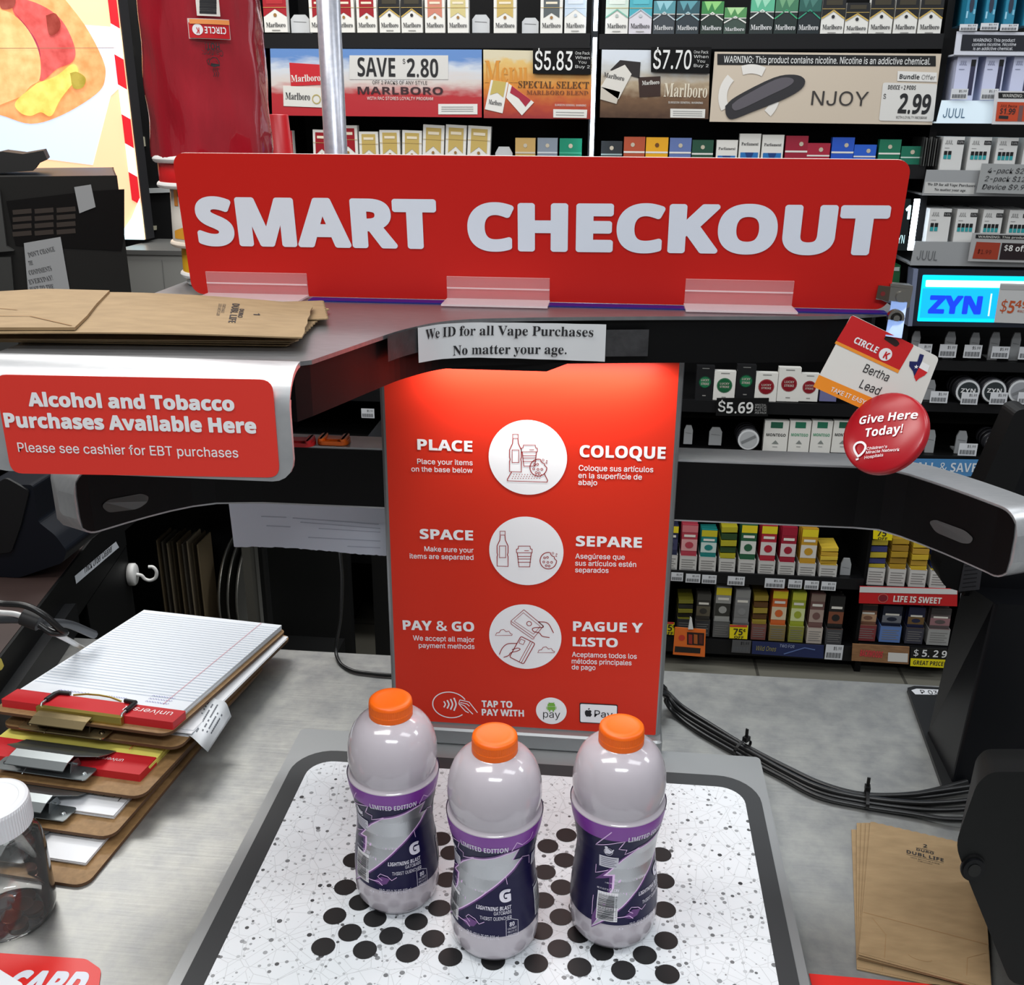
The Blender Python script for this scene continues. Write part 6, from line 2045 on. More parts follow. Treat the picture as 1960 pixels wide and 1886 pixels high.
can(1431, 838, 22, 'grey round can beside the white and green packs', 'round cans on the wall shelves', C(170, 172, 174))
# ------------------------------------------------------------------ banners and price tags
def plaque(name, label, cat, px, m, y=YS - 0.010, th=0.004, group=None, deco=None, r=0.0):
    F = facing(y)
    q = [F.hit(*p) for p in px]
    b = MB(); b.prism(F, round_poly(q, r) if r else q, -th, 0.0, m)
    if deco: deco(b, F)
    return tag(b.build(name), label, cat, group)
def pq(b, F, px, m, w=0.0008, fine=0.0): b.ppoly(F, px, m, w, fine)
def ombre(name, stops, axis='Z'):
    """printed colour fade, fixed to the sign itself"""
    m = bpy.data.materials.new(name); m.use_nodes = True
    n, l = nodes_of(m); bs = n['Principled BSDF']
    tc = n.new('ShaderNodeTexCoord'); sp = n.new('ShaderNodeSeparateXYZ'); rp = n.new('ShaderNodeValToRGB')
    no = n.new('ShaderNodeTexNoise'); no.inputs['Scale'].default_value = 12; ad = n.new('ShaderNodeMath'); ad.operation = 'MULTIPLY_ADD'
    l.new(tc.outputs['Generated'], sp.inputs[0]); l.new(tc.outputs['Generated'], no.inputs[0])
    ad.inputs[1].default_value = 0.25
    l.new(no.outputs[0], ad.inputs[0]); l.new(sp.outputs[axis], ad.inputs[2])
    l.new(ad.outputs[0], rp.inputs[0])
    el = rp.color_ramp.elements
    while len(el) < len(stops): el.new(0.5)
    for e, (p, c) in zip(el, stops):
        e.position = p + 0.125; e.color = [lin(x) for x in c] + [1]
    l.new(rp.outputs[0], bs.inputs['Base Color']); bs.inputs['Roughness'].default_value = 0.4
    return m
def d1(b, F):
    pq(b, F, ((669, 106), (858, 106), (858, 152), (669, 152)), C(206, 204, 200))
    b.ptext(F, 'SAVE', (685, 146), (757, 147), 36, INK, fkey='sansb', w=0.0014)
    b.ptext(F, '$', (771, 122), (776, 122), 9, INK, w=0.0014); b.ptext(F, '2.80', (779, 147), (839, 148), 35, INK, fkey='sansb', w=0.0014)
    b.ptext(F, 'OFF 2 PACKS OF ANY STYLE', (713, 161), (818, 162), 7, DK, w=0.0014, res=1)
    b.ptext(F, 'MARLBORO', (685, 180), (848, 181), 14, C(60, 40, 44), fkey='sansb', w=0.0014)
    b.ptext(F, 'WITH RAC STORES LOYALTY PROGRAM', (703, 191), (829, 192), 6, PW, w=0.0014, res=1)
    pq(b, F, ((839, 199), (914, 199), (914, 219), (839, 219)), C(220, 218, 214), 0.0010)
    for k in range(3): pq(b, F, ((845, 204 + 4 * k), (906, 204 + 4 * k), (906, 205.5 + 4 * k), (845, 205.5 + 4 * k)), C(160, 160, 160), 0.0014)
    b.prism(F, [F.hit(*p) for p in ((554, 120), (618, 124), (618, 162), (557, 165))], 0.0, 0.0009, C(190, 40, 48))
    b.ptext(F, 'Marlboro', (558, 157), (614, 155), 13, PW, fkey='serif', w=0.0014, res=1)
    b.prism(F, [F.hit(*p) for p in ((542, 164), (617, 168), (617, 206), (543, 203))], 0.0, 0.0012, C(214, 212, 206))
    b.ptext(F, 'Marlboro', (547, 190), (594, 192), 13, DK, fkey='serif', w=0.0018, res=1)
    c = F.hit(606, 190); b.stroke(F, circle(c[0], c[1], 0.011, 16), 0.003, C(176, 160, 100), 0.0018, True)
bandk = 'promotion banners under the top shelf'
plaque('promotion_banner', 'blue, white and red promotion banner with large SAVE lettering behind the silver pole', 'banner', ((517, 93), (922, 95), (922, 225), (521, 221)), ombre('sky_to_red_print', ((0.0, (176, 40, 48)), (0.32, (176, 46, 52)), (0.52, (206, 196, 190)), (0.72, (200, 206, 214)), (0.95, (96, 134, 190)))), group=bandk, deco=d1)
def d2(b, F):
    b.ptext(F, 'Menu', (928, 158), (1010, 158), 42, C(206, 140, 56), fkey='serif', w=0.0008, res=1)
    for (px, c1, word) in ((((940, 153), (973, 158), (962, 217), (928, 209)), C(190, 170, 96), 'Marlboro'), (((974, 160), (1022, 196), (999, 221), (969, 187)), C(160, 40, 60), 'Marlboro')):
        q = [F.hit(*p) for p in px]
        b.prism(F, q, 0.0, 0.0012, PW)
        mid = lambda a, c, t: (a[0] + (c[0] - a[0]) * t, a[1] + (c[1] - a[1]) * t)
        b.poly(F, [mid(q[0], q[1], .12), mid(q[0], q[1], .88), mid(mid(q[1], q[2], .5), mid(q[0], q[3], .5), .12), mid(mid(q[0], q[3], .38), mid(q[1], q[2], .38), .5), mid(mid(q[0], q[3], .5), mid(q[1], q[2], .5), .12)], c1, 0.0016)
    b.ptext(F, 'Marlboro', (935, 199), (960, 203), 9, DK, fkey='serif', w=0.0018, res=1)
    b.ptext(F, 'SPECIAL SELECT', (992, 168), (1127, 170), 13, C(84, 56, 30), fkey='serif', w=0.0010, res=1)
    b.ptext(F, 'MARLBORO BLEND', (1008, 181), (1126, 182), 8, C(120, 66, 40), fkey='serif', w=0.0010, res=1)
    b.ptext(F, 'SURGEON GENERAL WARNING', (1062, 203), (1122, 204), 4, PW, w=0.0010, res=1)
    pq(b, F, ((1059, 209), (1124, 210), (1123, 226), (1059, 225)), C(220, 218, 212), 0.0010)
    for k in range(2): pq(b, F, ((1064, 214 + 5 * k), (1118, 215 + 5 * k), (1118, 216.5 + 5 * k), (1064, 215.5 + 5 * k)), C(160, 160, 158), 0.0014)
plaque('promotion_banner', 'orange and gold promotion banner left of the light strip', 'banner', ((925, 95), (1132, 99), (1131, 228), (926, 226)), ombre('autumn_print', ((0.0, (150, 46, 46)), (0.2, (176, 70, 44)), (0.5, (206, 132, 50)), (0.8, (214, 180, 110)), (0.95, (206, 196, 168)))), group=bandk, deco=d2)
def price(txt, px, deco_small=True):
    def f(b, F):
        (x0, y0), (x1, y1) = px[0], px[2]
        W_ = x1 - x0; H2 = y1 - y0
        b.ptext(F, txt, (x0 + W_ * 0.03, y1 - H2 * 0.18), (x0 + W_ * 0.68, y1 - H2 * 0.16), H2 * 0.72, C(220, 220, 218), w=0.0012, bold=0.02)
        for k, s in enumerate(('One Pack', 'When', 'You', 'Buy 2')):
            b.ptext(F, s, (x0 + W_ * (0.73 if k != 2 else 0.78), y0 + H2 * (0.24 + 0.17 * k)), (x1 - W_ * (0.02 if k != 2 else 0.08), y0 + H2 * (0.25 + 0.17 * k)), H2 * 0.11, C(200, 200, 198), w=0.0012, res=1)
    return f
def ptag(label, px, txt, y=YS - 0.016):
    return plaque('price_tag', label, 'price tag', px, mat((10, 10, 11), 0.4, spec=0.2), y=y, th=0.002, deco=price(txt, px), group='black price tags with white figures')
ptag('black price tag with white $5.83 lettering on the orange gold banner', ((1020, 92), (1132, 94), (1131, 143), (1020, 141)), '$5.83')
def d3(b, F):
    b.prism(F, [F.hit(*p) for p in ((1187, 115), (1226, 119), (1224, 150), (1168, 134))], 0.0, 0.0012, C(36, 32, 32))
    b.prism(F, [F.hit(*p) for p in ((1196, 124), (1209, 142), (1184, 190), (1150, 166), (1168, 137))], 0.0, 0.0016, C(212, 208, 200))
    b.prism(F, [F.hit(*p) for p in ((1150, 166), (1187, 176), (1180, 199), (1149, 190))], 0.0, 0.0016, C(196, 188, 176))
    b.ptext(F, 'Marlboro', (1155, 147), (1194, 155), 9, DK, fkey='serif', w=0.0022, res=1)
    b.prism(F, [F.hit(*p) for p in ((1222, 148), (1264, 146), (1264, 184), (1224, 186))], 0.0, 0.0012, C(52, 34, 28))
    b.ptext(F, 'Marlboro', (1229, 163), (1262, 161), 8, PW, fkey='serif', w=0.0018, res=1)
    b.ptext(F, 'Marlboro', (1270, 185), (1353, 187), 26, C(216, 206, 186), fkey='serif', w=0.0010, res=1)
    b.ptext(F, 'SURGEON GENERAL WARNING', (1279, 198), (1345, 199), 4, PW, w=0.0010, res=1)
    pq(b, F, ((1283, 208), (1350, 209), (1349, 226), (1283, 225)), C(216, 214, 208), 0.0010)
    for k in range(3): pq(b, F, ((1288, 212 + 4 * k), (1344, 213 + 4 * k), (1344, 214.4 + 4 * k), (1288, 213.4 + 4 * k)), C(160, 160, 158), 0.0014)
plaque('promotion_banner', 'brown and grey promotion banner just right of the light strip', 'banner', ((1152, 95), (1359, 97), (1356, 228), (1148, 225)), ombre('tobacco_print', ((0.0, (70, 48, 34)), (0.3, (110, 82, 58)), (0.5, (170, 152, 126)), (0.7, (190, 190, 186)), (0.95, (206, 212, 220)))), group=bandk, deco=d3)
ptag('black price tag with white $7.70 lettering on the brown banner', ((1246, 90), (1362, 90), (1358, 141), (1246, 138)), '$7.70')
def d4(b, F):
    pq(b, F, ((1373, 103), (1791, 107), (1791, 127), (1373, 124)), C(24, 24, 25))
    b.ptext(F, 'WARNING: This product contains nicotine. Nicotine is an addictive chemical.', (1385, 120), (1780, 124), 13, C(222, 222, 220), w=0.0012, bold=0.012, res=1)
    c = F.hit(1434, 183)
    for t0, t1 in ((62, 112), (138, 216), (318, 352)):
        b.stroke(F, [(c[0] + 0.068 * math.cos(math.radians(t)), c[1] + 0.064 * math.sin(math.radians(t))) for t in range(t0, t1, 6)], 0.022, C(222, 218, 212), 0.0010)
    q = smooth_path([Vector(F.hit(*p)) for p in ((1388, 203), (1410, 184), (1480, 149), (1520, 143), (1540, 152), (1534, 170), (1500, 190), (1440, 214), (1402, 228), (1390, 220), (1388, 203))], 4)[:-1]
    b.prism(F, [(p.x, p.y) for p in q], 0.0, 0.0020, C(48, 47, 50))
    q = smooth_path([Vector(F.hit(*p)) for p in ((1401, 200), (1420, 186), (1485, 152), (1515, 150), (1514, 162), (1470, 184), (1415, 210), (1402, 208), (1401, 200))], 4)[:-1]
    b.poly(F, [(p.x, p.y) for p in q], C(92, 88, 94), 0.0026)
    b.ptext(F, 'NJOY', (1552, 201), (1660, 203), 27, C(60, 56, 54), w=0.0012)
    pq(b, F, ((1718, 136), (1793, 139), (1793, 157), (1717, 155)), C(222, 220, 216), 0.0012)
    b.ptext(F, 'Bundle', (1721, 151), (1759, 152), 9, INK, w=0.0018, fkey='sansb', res=1); b.ptext(F, 'Offer', (1763, 152), (1789, 153), 9, C(130, 128, 126), w=0.0018, res=1)
    q = [F.hit(*p) for p in ((1690, 158), (1794, 161), (1786, 233), (1682, 231))]
    b.poly(F, round_poly(q, 0.006), C(214, 212, 208), 0.0012)
    b.ptext(F, 'DEVICE + 2 PODS', (1699, 171), (1752, 172), 8, INK, w=0.0018, fkey='sansb', res=1)
    b.ptext(F, '$', (1690, 189), (1695, 189), 9, INK, w=0.0018)
    b.ptext(F, '2.99', (1717, 217), (1778, 219), 38, INK, w=0.0018, fkey='sansb', bold=0.02)
    b.ptext(F, 'WITH LOYALTY PROGRAM', (1714, 227), (1773, 228), 5, INK, w=0.0018, res=1)
plaque('promotion_banner', 'wide beige promotion banner with dark vape device and a nicotine warning strip', 'banner', ((1368, 99), (1802, 103), (1784, 239), (1358, 233)), C(200, 186, 168), group=bandk, deco=d4)
# tag on the lower pack shelf
def d5(b, F):
    b.ptext(F, '$', (1374, 788), (1388, 788), 20, C(216, 216, 214), w=0.0012, bold=0.02); b.ptext(F, '5.69', (1390, 791), (1441, 791), 21, C(216, 216, 214), w=0.0012, fkey='sansb')
    for k in range(4): b.ptext(F, ('SPECIAL', 'PRICE', 'PLUS TAX', 'PER PACK')[k], (1445, 777 + 5 * k), (1467, 777 + 5 * k), 3.6, C(170, 170, 168), w=0.0012, res=1)
plaque('price_tag', 'black price tag with white $5.69 lettering under the disc packs', 'price tag', ((1372, 762), (1472, 762), (1470, 797), (1370, 796)), C(15, 15, 16), y=YS - 0.014, th=0.002, group='black price tags with white figures', deco=d5)

# ------------------------------------------------------------------ vape display bay at the right
TRAY = mat((168, 170, 172), 0.4, 0.4)
def tray(label, px, deco=None, m=TRAY, name='display_tray', d=-0.26):
    F = facing(YS - 0.03)
    q = [F.hit(*p) for p in px]
    b = MB(); b.prism(F, q, -0.004, 0.0, m)
    zb_2 = min(v for u, v in q)
    b.box((min(u for u, v in q), YS - 0.026, zb_2), (max(u for u, v in q), YS + 0.30, zb_2 + 0.004), m)
    if deco: deco(b, F)
    return tag(b.build(name), label, 'display tray', 'vape display trays at the right')
XR = 2010
def t1d(b, F):
    pq(b, F, ((1842, 66), (XR, 68), (XR, 99), (1838, 97)), C(30, 32, 40), 0.0008)
    for k, s in enumerate(('WARNING: This product', 'contains nicotine. Nicotine', 'is an addictive chemical.')):
        b.ptext(F, s, (1862 + (0, -2, 0)[k], 80 + 8 * k), (1942 + (0, 2, -4)[k], 80 + 8 * k), 6, C(226, 228, 234), w=0.0014, res=1)
tray('bright vape display tray with black nicotine warning, topmost at the right edge', ((1832, 60), (XR, 62), (XR, 107), (1826, 105)), t1d, mat((204, 206, 216), 0.35))
def t2d(b, F):
    b.ptext(F, 'JUUL', (1804, 225), (1846, 226), 18, C(70, 104, 130), w=0.0012)
plaqueF = None
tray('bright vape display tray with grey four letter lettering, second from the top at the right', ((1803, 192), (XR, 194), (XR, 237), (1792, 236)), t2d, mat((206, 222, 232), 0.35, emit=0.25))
def t3d(b, F):
    pq(b, F, ((1771, 348), (1866, 350), (1864, 372), (1768, 370)), C(186, 186, 184))
    b.ptext(F, 'We ID for all Vape Purchases', (1775, 355), (1866, 358), 5, DK, fkey='serif', w=0.0014, res=1); b.ptext(F, 'No matter your age.', (1788, 365), (1849, 367), 5, DK, fkey='serif', w=0.0014, res=1)
tray('grey vape display tray with a small taped age notice, third from the top', ((1774, 325), (XR, 328), (XR, 377), (1765, 374)), t3d)
def t4d(b, F): b.ptext(F, 'JUUL', (1754, 497), (1793, 499), 18, C(96, 98, 100), w=0.0012)
tray('grey vape display tray just above the glowing blue sign', ((1752, 462), (XR, 466), (XR, 512), (1742, 508)), t4d)
# boxes of pods
JW = C(206, 206, 204)
def pod_box(x0, x1, yt, yb, label, group, n, y=YS - 0.018, body=JW, style='pod'):
    F = facing(y)
    (u0, v0), (u1, v1) = F.hit(x0, yb), F.hit(x1, yt)
    w, h = u1 - u0, v1 - v0
    FF = Plane((u0, y, v0), (1, 0, 0), (0, 0, 1), (0, -1, 0))
    b = MB(); b.prism(FF, [(0.0006, 0), (w - 0.0006, 0), (w - 0.0006, h), (0.0006, h)], -0.13, 0.0, body)
    if style == 'pod':
        b.text(FF, 'JUUL', w * 0.12, h * 0.78, h * 0.12, C(70, 70, 72), width=w * 0.34, w=0.0008, res=1)
        b.rect(FF, w * 0.66, h * 0.78, w * 0.98, h * 0.90, C(28, 28, 30), 0.0008)
        b.text(FF, '5.0%', w * 0.70, h * 0.81, h * 0.06, C(190, 190, 190), width=w * 0.24, w=0.0012, res=1)
        b.rect(FF, w * 0.12, h * 0.66, w * 0.34, h * 0.675, C(140, 140, 140), 0.0008)
        for k in range(n):
            a = w * (0.12 + 0.19 * k)
            b.rect(FF, a, h * 0.34, a + w * 0.15, h * 0.46, C(46, 146, 150), 0.0008); b.rect(FF, a, h * 0.46, a + w * 0.15, h * 0.58, C(22, 22, 24), 0.0008)
    elif style == 'device':
        b.text(FF, 'JUUL', w * 0.14, h * 0.80, h * 0.10, C(90, 96, 130), width=w * 0.34, w=0.0008, res=1)
        b.rect(FF, w * 0.68, h * 0.12, w * 0.90, h * 0.92, C(52, 52, 76), 0.0008); b.rect(FF, w * 0.68, h * 0.78, w * 0.90, h * 0.93, C(22, 22, 26), 0.0012)
        b.rect(FF, w * 0.14, h * 0.70, w * 0.40, h * 0.715, C(130, 136, 160), 0.0008)
    else:
        b.poly(FF, circle(w * 0.5, h * 0.40, w * 0.22, 14, h * 0.17), C(44, 52, 70), 0.0008); b.poly(FF, circle(w * 0.5, h * 0.82, w * 0.22, 14, h * 0.17), C(44, 52, 70), 0.0008)
        b.rect(FF, w * 0.08, h * 0.12, w * 0.24, h * 0.26, C(150, 200, 220), 0.0008); b.rect(FF, w * 0.72, h * 0.2, w * 0.92, h * 0.3, C(120, 180, 205), 0.0008)
    return tag(b.build('vape_box'), label, 'vape box', group)
TEALB = C(40, 126, 156)
for i, (a, c) in enumerate(((1845, 1879), (1882, 1917), (1919, 1955), (1957, 1994))):
    pod_box(a, c, -50, 46 + i, 'blue vape box with dark ovals, %s from the left on the topmost vape tray' % ORD[i], 'blue vape boxes', 0, body=TEALB, style='oval')
for i, (a, c) in enumerate(((1821, 1874), (1875, 1927), (1928, 1980))):
    pod_box(a, c, 108, 192, 'lilac white vape device box, %s from the left on the second vape tray' % ORD[i], 'lilac vape boxes', 0, body=C(196, 200, 224), style='device')
for i, (a, c, n) in enumerate(((1797, 1848, 2), (1848, 1900, 4), (1900, 1951, 4), (1952, 2004, 4))):
    pod_box(a, c, 262 + i, 326 + i, 'white box with teal pod pictures, %s from the left on the third vape tray' % ORD[i], 'white pod boxes on the third tray', n)
for i, (a, c, n) in enumerate(((1771, 1823, 2), (1823, 1873, 4), (1873, 1922, 4), (1922, 1974, 4))):
    pod_box(a, c, 400 + i, 464 + i, 'white box with teal pods, %s from the left, tray above the glowing sign' % ORD[i], 'white pod boxes above the glowing sign', n)
# dark edges of cards filed beside the pod boxes
for k in range(7):
    b = MB(); F = facing(YS - 0.01)
    u, v = F.hit(1762 + 4.6 * k, 318); u2, v2 = F.hit(1762 + 4.6 * k, 262)
    b.box((u, YS - 0.01, v), (u + 0.0022, YS + 0.10, v2 - 0.002 * (k % 3)), C(84, 84, 82) if k % 2 else C(40, 40, 40))
    tag(b.build('pod_card'), 'thin dark card filed upright left of the pod boxes on the third vape tray', 'card', 'filed dark cards')
# small strips with prices on the vape shelves
LAB = mat((206, 208, 212), 0.5)
def tick(x0, x1, y0, y1, label, group, y=YS - 0.035, m=LAB, text='$5.99'):
    F = facing(y)
    (u0, v0), (u1, v1) = F.hit(x0, y1), F.hit(x1, y0)
    w, h = u1 - u0, v1 - v0
    FF = Plane((u0, y, v0), (1, 0, 0), (0, 0, 1), (0, -1, 0))
    b = MB(); b.prism(FF, [(0, 0), (w, 0), (w, h), (0, h)], -0.0012, 0.0, m)
    b.text(FF, text, w * 0.45, h * 0.66, h * 0.22, DK, width=w * 0.45, w=0.0006, res=1)
    for k in range(14):
        b.rect(FF, w * (0.08 + 0.06 * k), h * 0.12, w * (0.08 + 0.06 * k + (0.03 if k % 3 else 0.045)), h * 0.48, C(90, 92, 96), 0.0006)
    return tag(b.build('shelf_label'), label, 'shelf label', group)
vl = 'small white price labels on the vape trays'
for i, (a, c, y0, y1) in enumerate(((1836, 1872, 46, 59), (1876, 1912, 44, 58), (1914, 1950, 46, 59))):
    tick(a, c, y0, y1, 'white price label, %s from the left above the black nicotine warning' % ORD[i], vl)
for i, (a, c, y0, y1) in enumerate(((1819, 1854, 170, 190), (1876, 1912, 170, 191))):
    tick(a, c, y0, y1, 'white price label, %s from the left below the lilac vape boxes' % ORD[i], vl)
def pl1(b, F):
    pq(b, F, ((1911, 177), (XR, 178), (XR, 189), (1911, 188)), C(24, 24, 26)); b.ptext(F, 'WARNING: This product', (1918, 186), (2004, 187), 6, PW, w=0.0014, res=1)
    pq(b, F, ((1909, 195), (XR, 197), (XR, 233), (1905, 232)), C(186, 70, 40))
    b.ptext(F, 'JUUL Device', (1914, 205), (1946, 206), 5, C(70, 30, 20), w=0.0014, res=1); b.ptext(F, '$1.99', (1913, 218), (1942, 219), 11, INK, w=0.0014, fkey='sansb'); pq(b, F, ((1912, 221), (1930, 222), (1929, 228), (1911, 227)), INK, 0.0012)
    pq(b, F, ((1951, 202), (1959, 202), (1955, 232), (1947, 232)), C(110, 80, 80), 0.0012)
plaque('price_card', 'orange price card with $1.99 lettering on the second vape tray', 'price card', ((1905, 174), (XR, 175), (XR, 239), (1899, 238)), C(206, 204, 206), y=YS - 0.045, deco=pl1, group='price cards on the vape trays')
def pl2(b, F):
    for k, (s, x0) in enumerate((('4-pack $20.99', 1890), ('2-pack $12.49', 1884), ('Device $9.99', 1879))):
        b.ptext(F, s, (x0, 331 + 15.5 * k), (x0 + (100, 100, 90)[k], 333 + 15.5 * k), 9.5, DK, w=0.0012, shear=0.2)
plaque('price_card', 'grey plate listing pack prices on the third vape tray', 'price card', ((1880, 313), (XR, 316), (XR, 373), (1869, 369)), C(150, 152, 152), y=YS - 0.045, deco=pl2, group='price cards on the vape trays')
def pl3(b, F):
    pq(b, F, ((1868, 449), (XR, 452), (XR, 460), (1867, 456)), C(24, 24, 26)); b.ptext(F, 'WARNING: This product contains', (1872, 455), (2000, 458), 4, PW, w=0.0014, res=1)
    pq(b, F, ((1869, 463), (1915, 465), (1909, 497), (1861, 495)), C(146, 52, 32)); b.ptext(F, '$1.99', (1870, 485), (1896, 487), 8, C(90, 30, 20), w=0.0014, res=1)
    pq(b, F, ((1918, 465), (XR, 468), (XR, 499), (1912, 497)), C(34, 22, 26)); b.ptext(F, '$8 off', (1921, 480), (1964, 482), 11, C(214, 212, 210), w=0.0014, fkey='sansb')
plaque('price_card', 'red and black offer card with $8 off lettering above the glowing blue sign', 'price card', ((1862, 446), (XR, 450), (XR, 504), (1853, 500)), C(160, 160, 160), y=YS - 0.045, deco=pl3, group='price cards on the vape trays')
# glowing sign
zs_ = thing('light_box_sign', 'glowing cyan sign with blue ZYN lettering at the right edge', 'light box sign', tuple(facing(YS - 0.04)(su(1850, 570), sz(1850, 570))))
F = facing(YS - 0.04)
b = MB(); b.prism(F, [F.hit(*p) for p in ((1752, 515), (XR, 519), (XR, 628), (1738, 624))], -0.05, 0.0, mat((26, 32, 44), 0.4))
b.prism(F, [F.hit(*p) for p in ((1748, 515), (1757, 515), (1745, 624), (1737, 624))], -0.05, 0.004, mat((150, 160, 190), 0.3, 0.6)); b.build('frame', zs_)
CY = mat((0, 190, 235), 0.4, emit=1.0); CYB = mat((10, 160, 240), 0.4, emit=0.9)
b = MB()
b.poly(F, round_poly([F.hit(*p) for p in ((1766, 526), (XR, 530), (XR, 619), (1755, 615))], 0.004), CY, 0.001)
b.ppoly(F, ((1766, 552), (1912, 553), (1906, 610), (1760, 608)), CYB, 0.0014)
b.poly(F, round_poly([F.hit(*p) for p in ((1772, 536), (XR, 539), (XR, 552), (1771, 549))], 0.003), mat((225, 250, 255), 0.4, emit=0.9), 0.0018)
b.ptext(F, 'ZYN', (1775, 600), (1876, 602), 35, mat((16, 60, 226), 0.4, emit=0.7), w=0.0022, fkey='sansb', bold=0.05)
b.ppoly(F, ((1896, 562), (1899, 562), (1893, 605), (1890, 605)), mat((200, 245, 255), 0.4, emit=0.8), 0.002)
b.ppoly(F, ((1914, 542), (XR, 545), (XR, 621), (1902, 617)), C(186, 186, 186), 0.003)
b.ptext(F, '$5', (1912, 597), (1938, 600), 24, C(176, 78, 40), w=0.0036, fkey='sansb'); b.ptext(F, '49', (1941, 588), (1966, 590), 14, C(176, 78, 40), w=0.0036, fkey='sansb')
b.ptext(F, 'each', (1946, 597), (1962, 599), 6, C(176, 78, 40), w=0.0036, res=1)
b.ppoly(F, ((1915, 545), (XR, 548), (XR, 556), (1914, 554)), C(160, 160, 160), 0.0036)
b.build('lit_face', zs_)
# partly hidden green advert left of the light strip
def gs(b, F):
    b.ptext(F, '1', (1731, 420), (1741, 420), 27, mat((200, 245, 250), 0.4, emit=1.0), w=0.001, fkey='sansb', bold=0.04)
    b.ptext(F, 'ZYN', (1712, 466), (1730, 466), 16, mat((200, 240, 246), 0.4, emit=0.6), w=0.001, res=1)
plaque('advert_panel', 'black advert panel with a glowing white figure just right of the red sign', 'advert', ((1690, 380), (1744, 381), (1735, 480), (1680, 478)), C(14, 22, 24), deco=gs)
b = MB(); F = facing(YS - 0.005); b.prism(F, [F.hit(*p) for p in ((1700, 508), (1724, 508), (1721, 545), (1696, 545))], -0.06, 0, C(24, 76, 44)); b.ppoly(F, ((1702, 512), (1722, 511), (1721, 519), (1702, 518)), C(150, 160, 156), 0.001)
tag(b.build('green_pack'), 'small dark green pack just above the metal badge clip', 'pack')
# pusher rows and cans below the glowing sign
pgz = 'empty grey pushers below the glowing sign'
for i, (a, c, y0, y1) in enumerate(((1741, 1764, 634, 660), (1804, 1832, 635, 664), (1852, 1878, 637, 664), (1889, 1917, 636, 668), (1930, 1957, 637, 668))):
    pusher(a, c, y0, y1 + 22, 'empty grey shelf pusher, %s from the left just below the glowing blue sign' % ORD[i], pgz, m=PUG)
for i, (a, c, y0, y1) in enumerate(((1755, 1785, 659, 681), (1796, 1833, 660, 684), (1843, 1881, 661, 685), (1896, 1934, 664, 686), (1948, 1990, 665, 688))):
    tick(a, c, y0, y1, 'white price label, %s from the left just below the glowing blue sign' % ORD[i], 'price labels below the glowing sign', y=YS - 0.012)
pusher(1767, 1793, 728, 768, 'empty grey shelf pusher left of the round cans', pgz, m=PUG)
tick(1779, 1816, 750, 771, 'white price label left of the round cans below the glowing sign', 'price labels by the cans', y=YS - 0.014)
for i, (x, t_) in enumerate(((1848, 'ZYN'), (1898, 'ZYN'), (1948, None))):
    can(x, 746, 25, 'black and white round can, %s of the three on the right shelf' % ORD[i], 'round cans on the wall shelves', C(46, 52, 54) if t_ else C(150, 152, 156), t_)
for i, (a, c) in enumerate(((1838, 1874), (1893, 1930), (1946, 1984))):
    tick(a, c, 752, 774, 'white price label in front of the round cans, %s from the left' % ORD[i], 'price labels by the cans', y=YS - 0.032)
pusher(1769, 1793, 824, 868, 'empty grey shelf pusher left of two above the blue strip', pgz, m=PUG)
pusher(1826, 1854, 826, 868, 'empty grey shelf pusher right of two above the blue strip', pgz, m=PUG)
tick(1740, 1764, 848, 869, 'white price label just right of the red button badge', 'price labels above the blue strip', y=YS - 0.012)
tick(1833, 1872, 850, 872, 'bright white price label above the blue strip', 'price labels above the blue strip', y=YS - 0.012)
can(1900, 846, 20, 'dark round can beside the black customer display', 'round cans on the wall shelves', C(30, 28, 26))
def bs(b, F):
    b.ptext(F, 'ALL & SAVE', (1752, 902), (1868, 904), 17, C(206, 214, 222), w=0.001, fkey='sansb')
plaque('shelf_strip', 'blue shelf strip with white SAVE lettering behind the right camera arm', 'shelf strip', ((1690, 878), (1960, 882), (1960, 914), (1690, 909)), C(74, 130, 180), y=YS - 0.02, deco=bs)

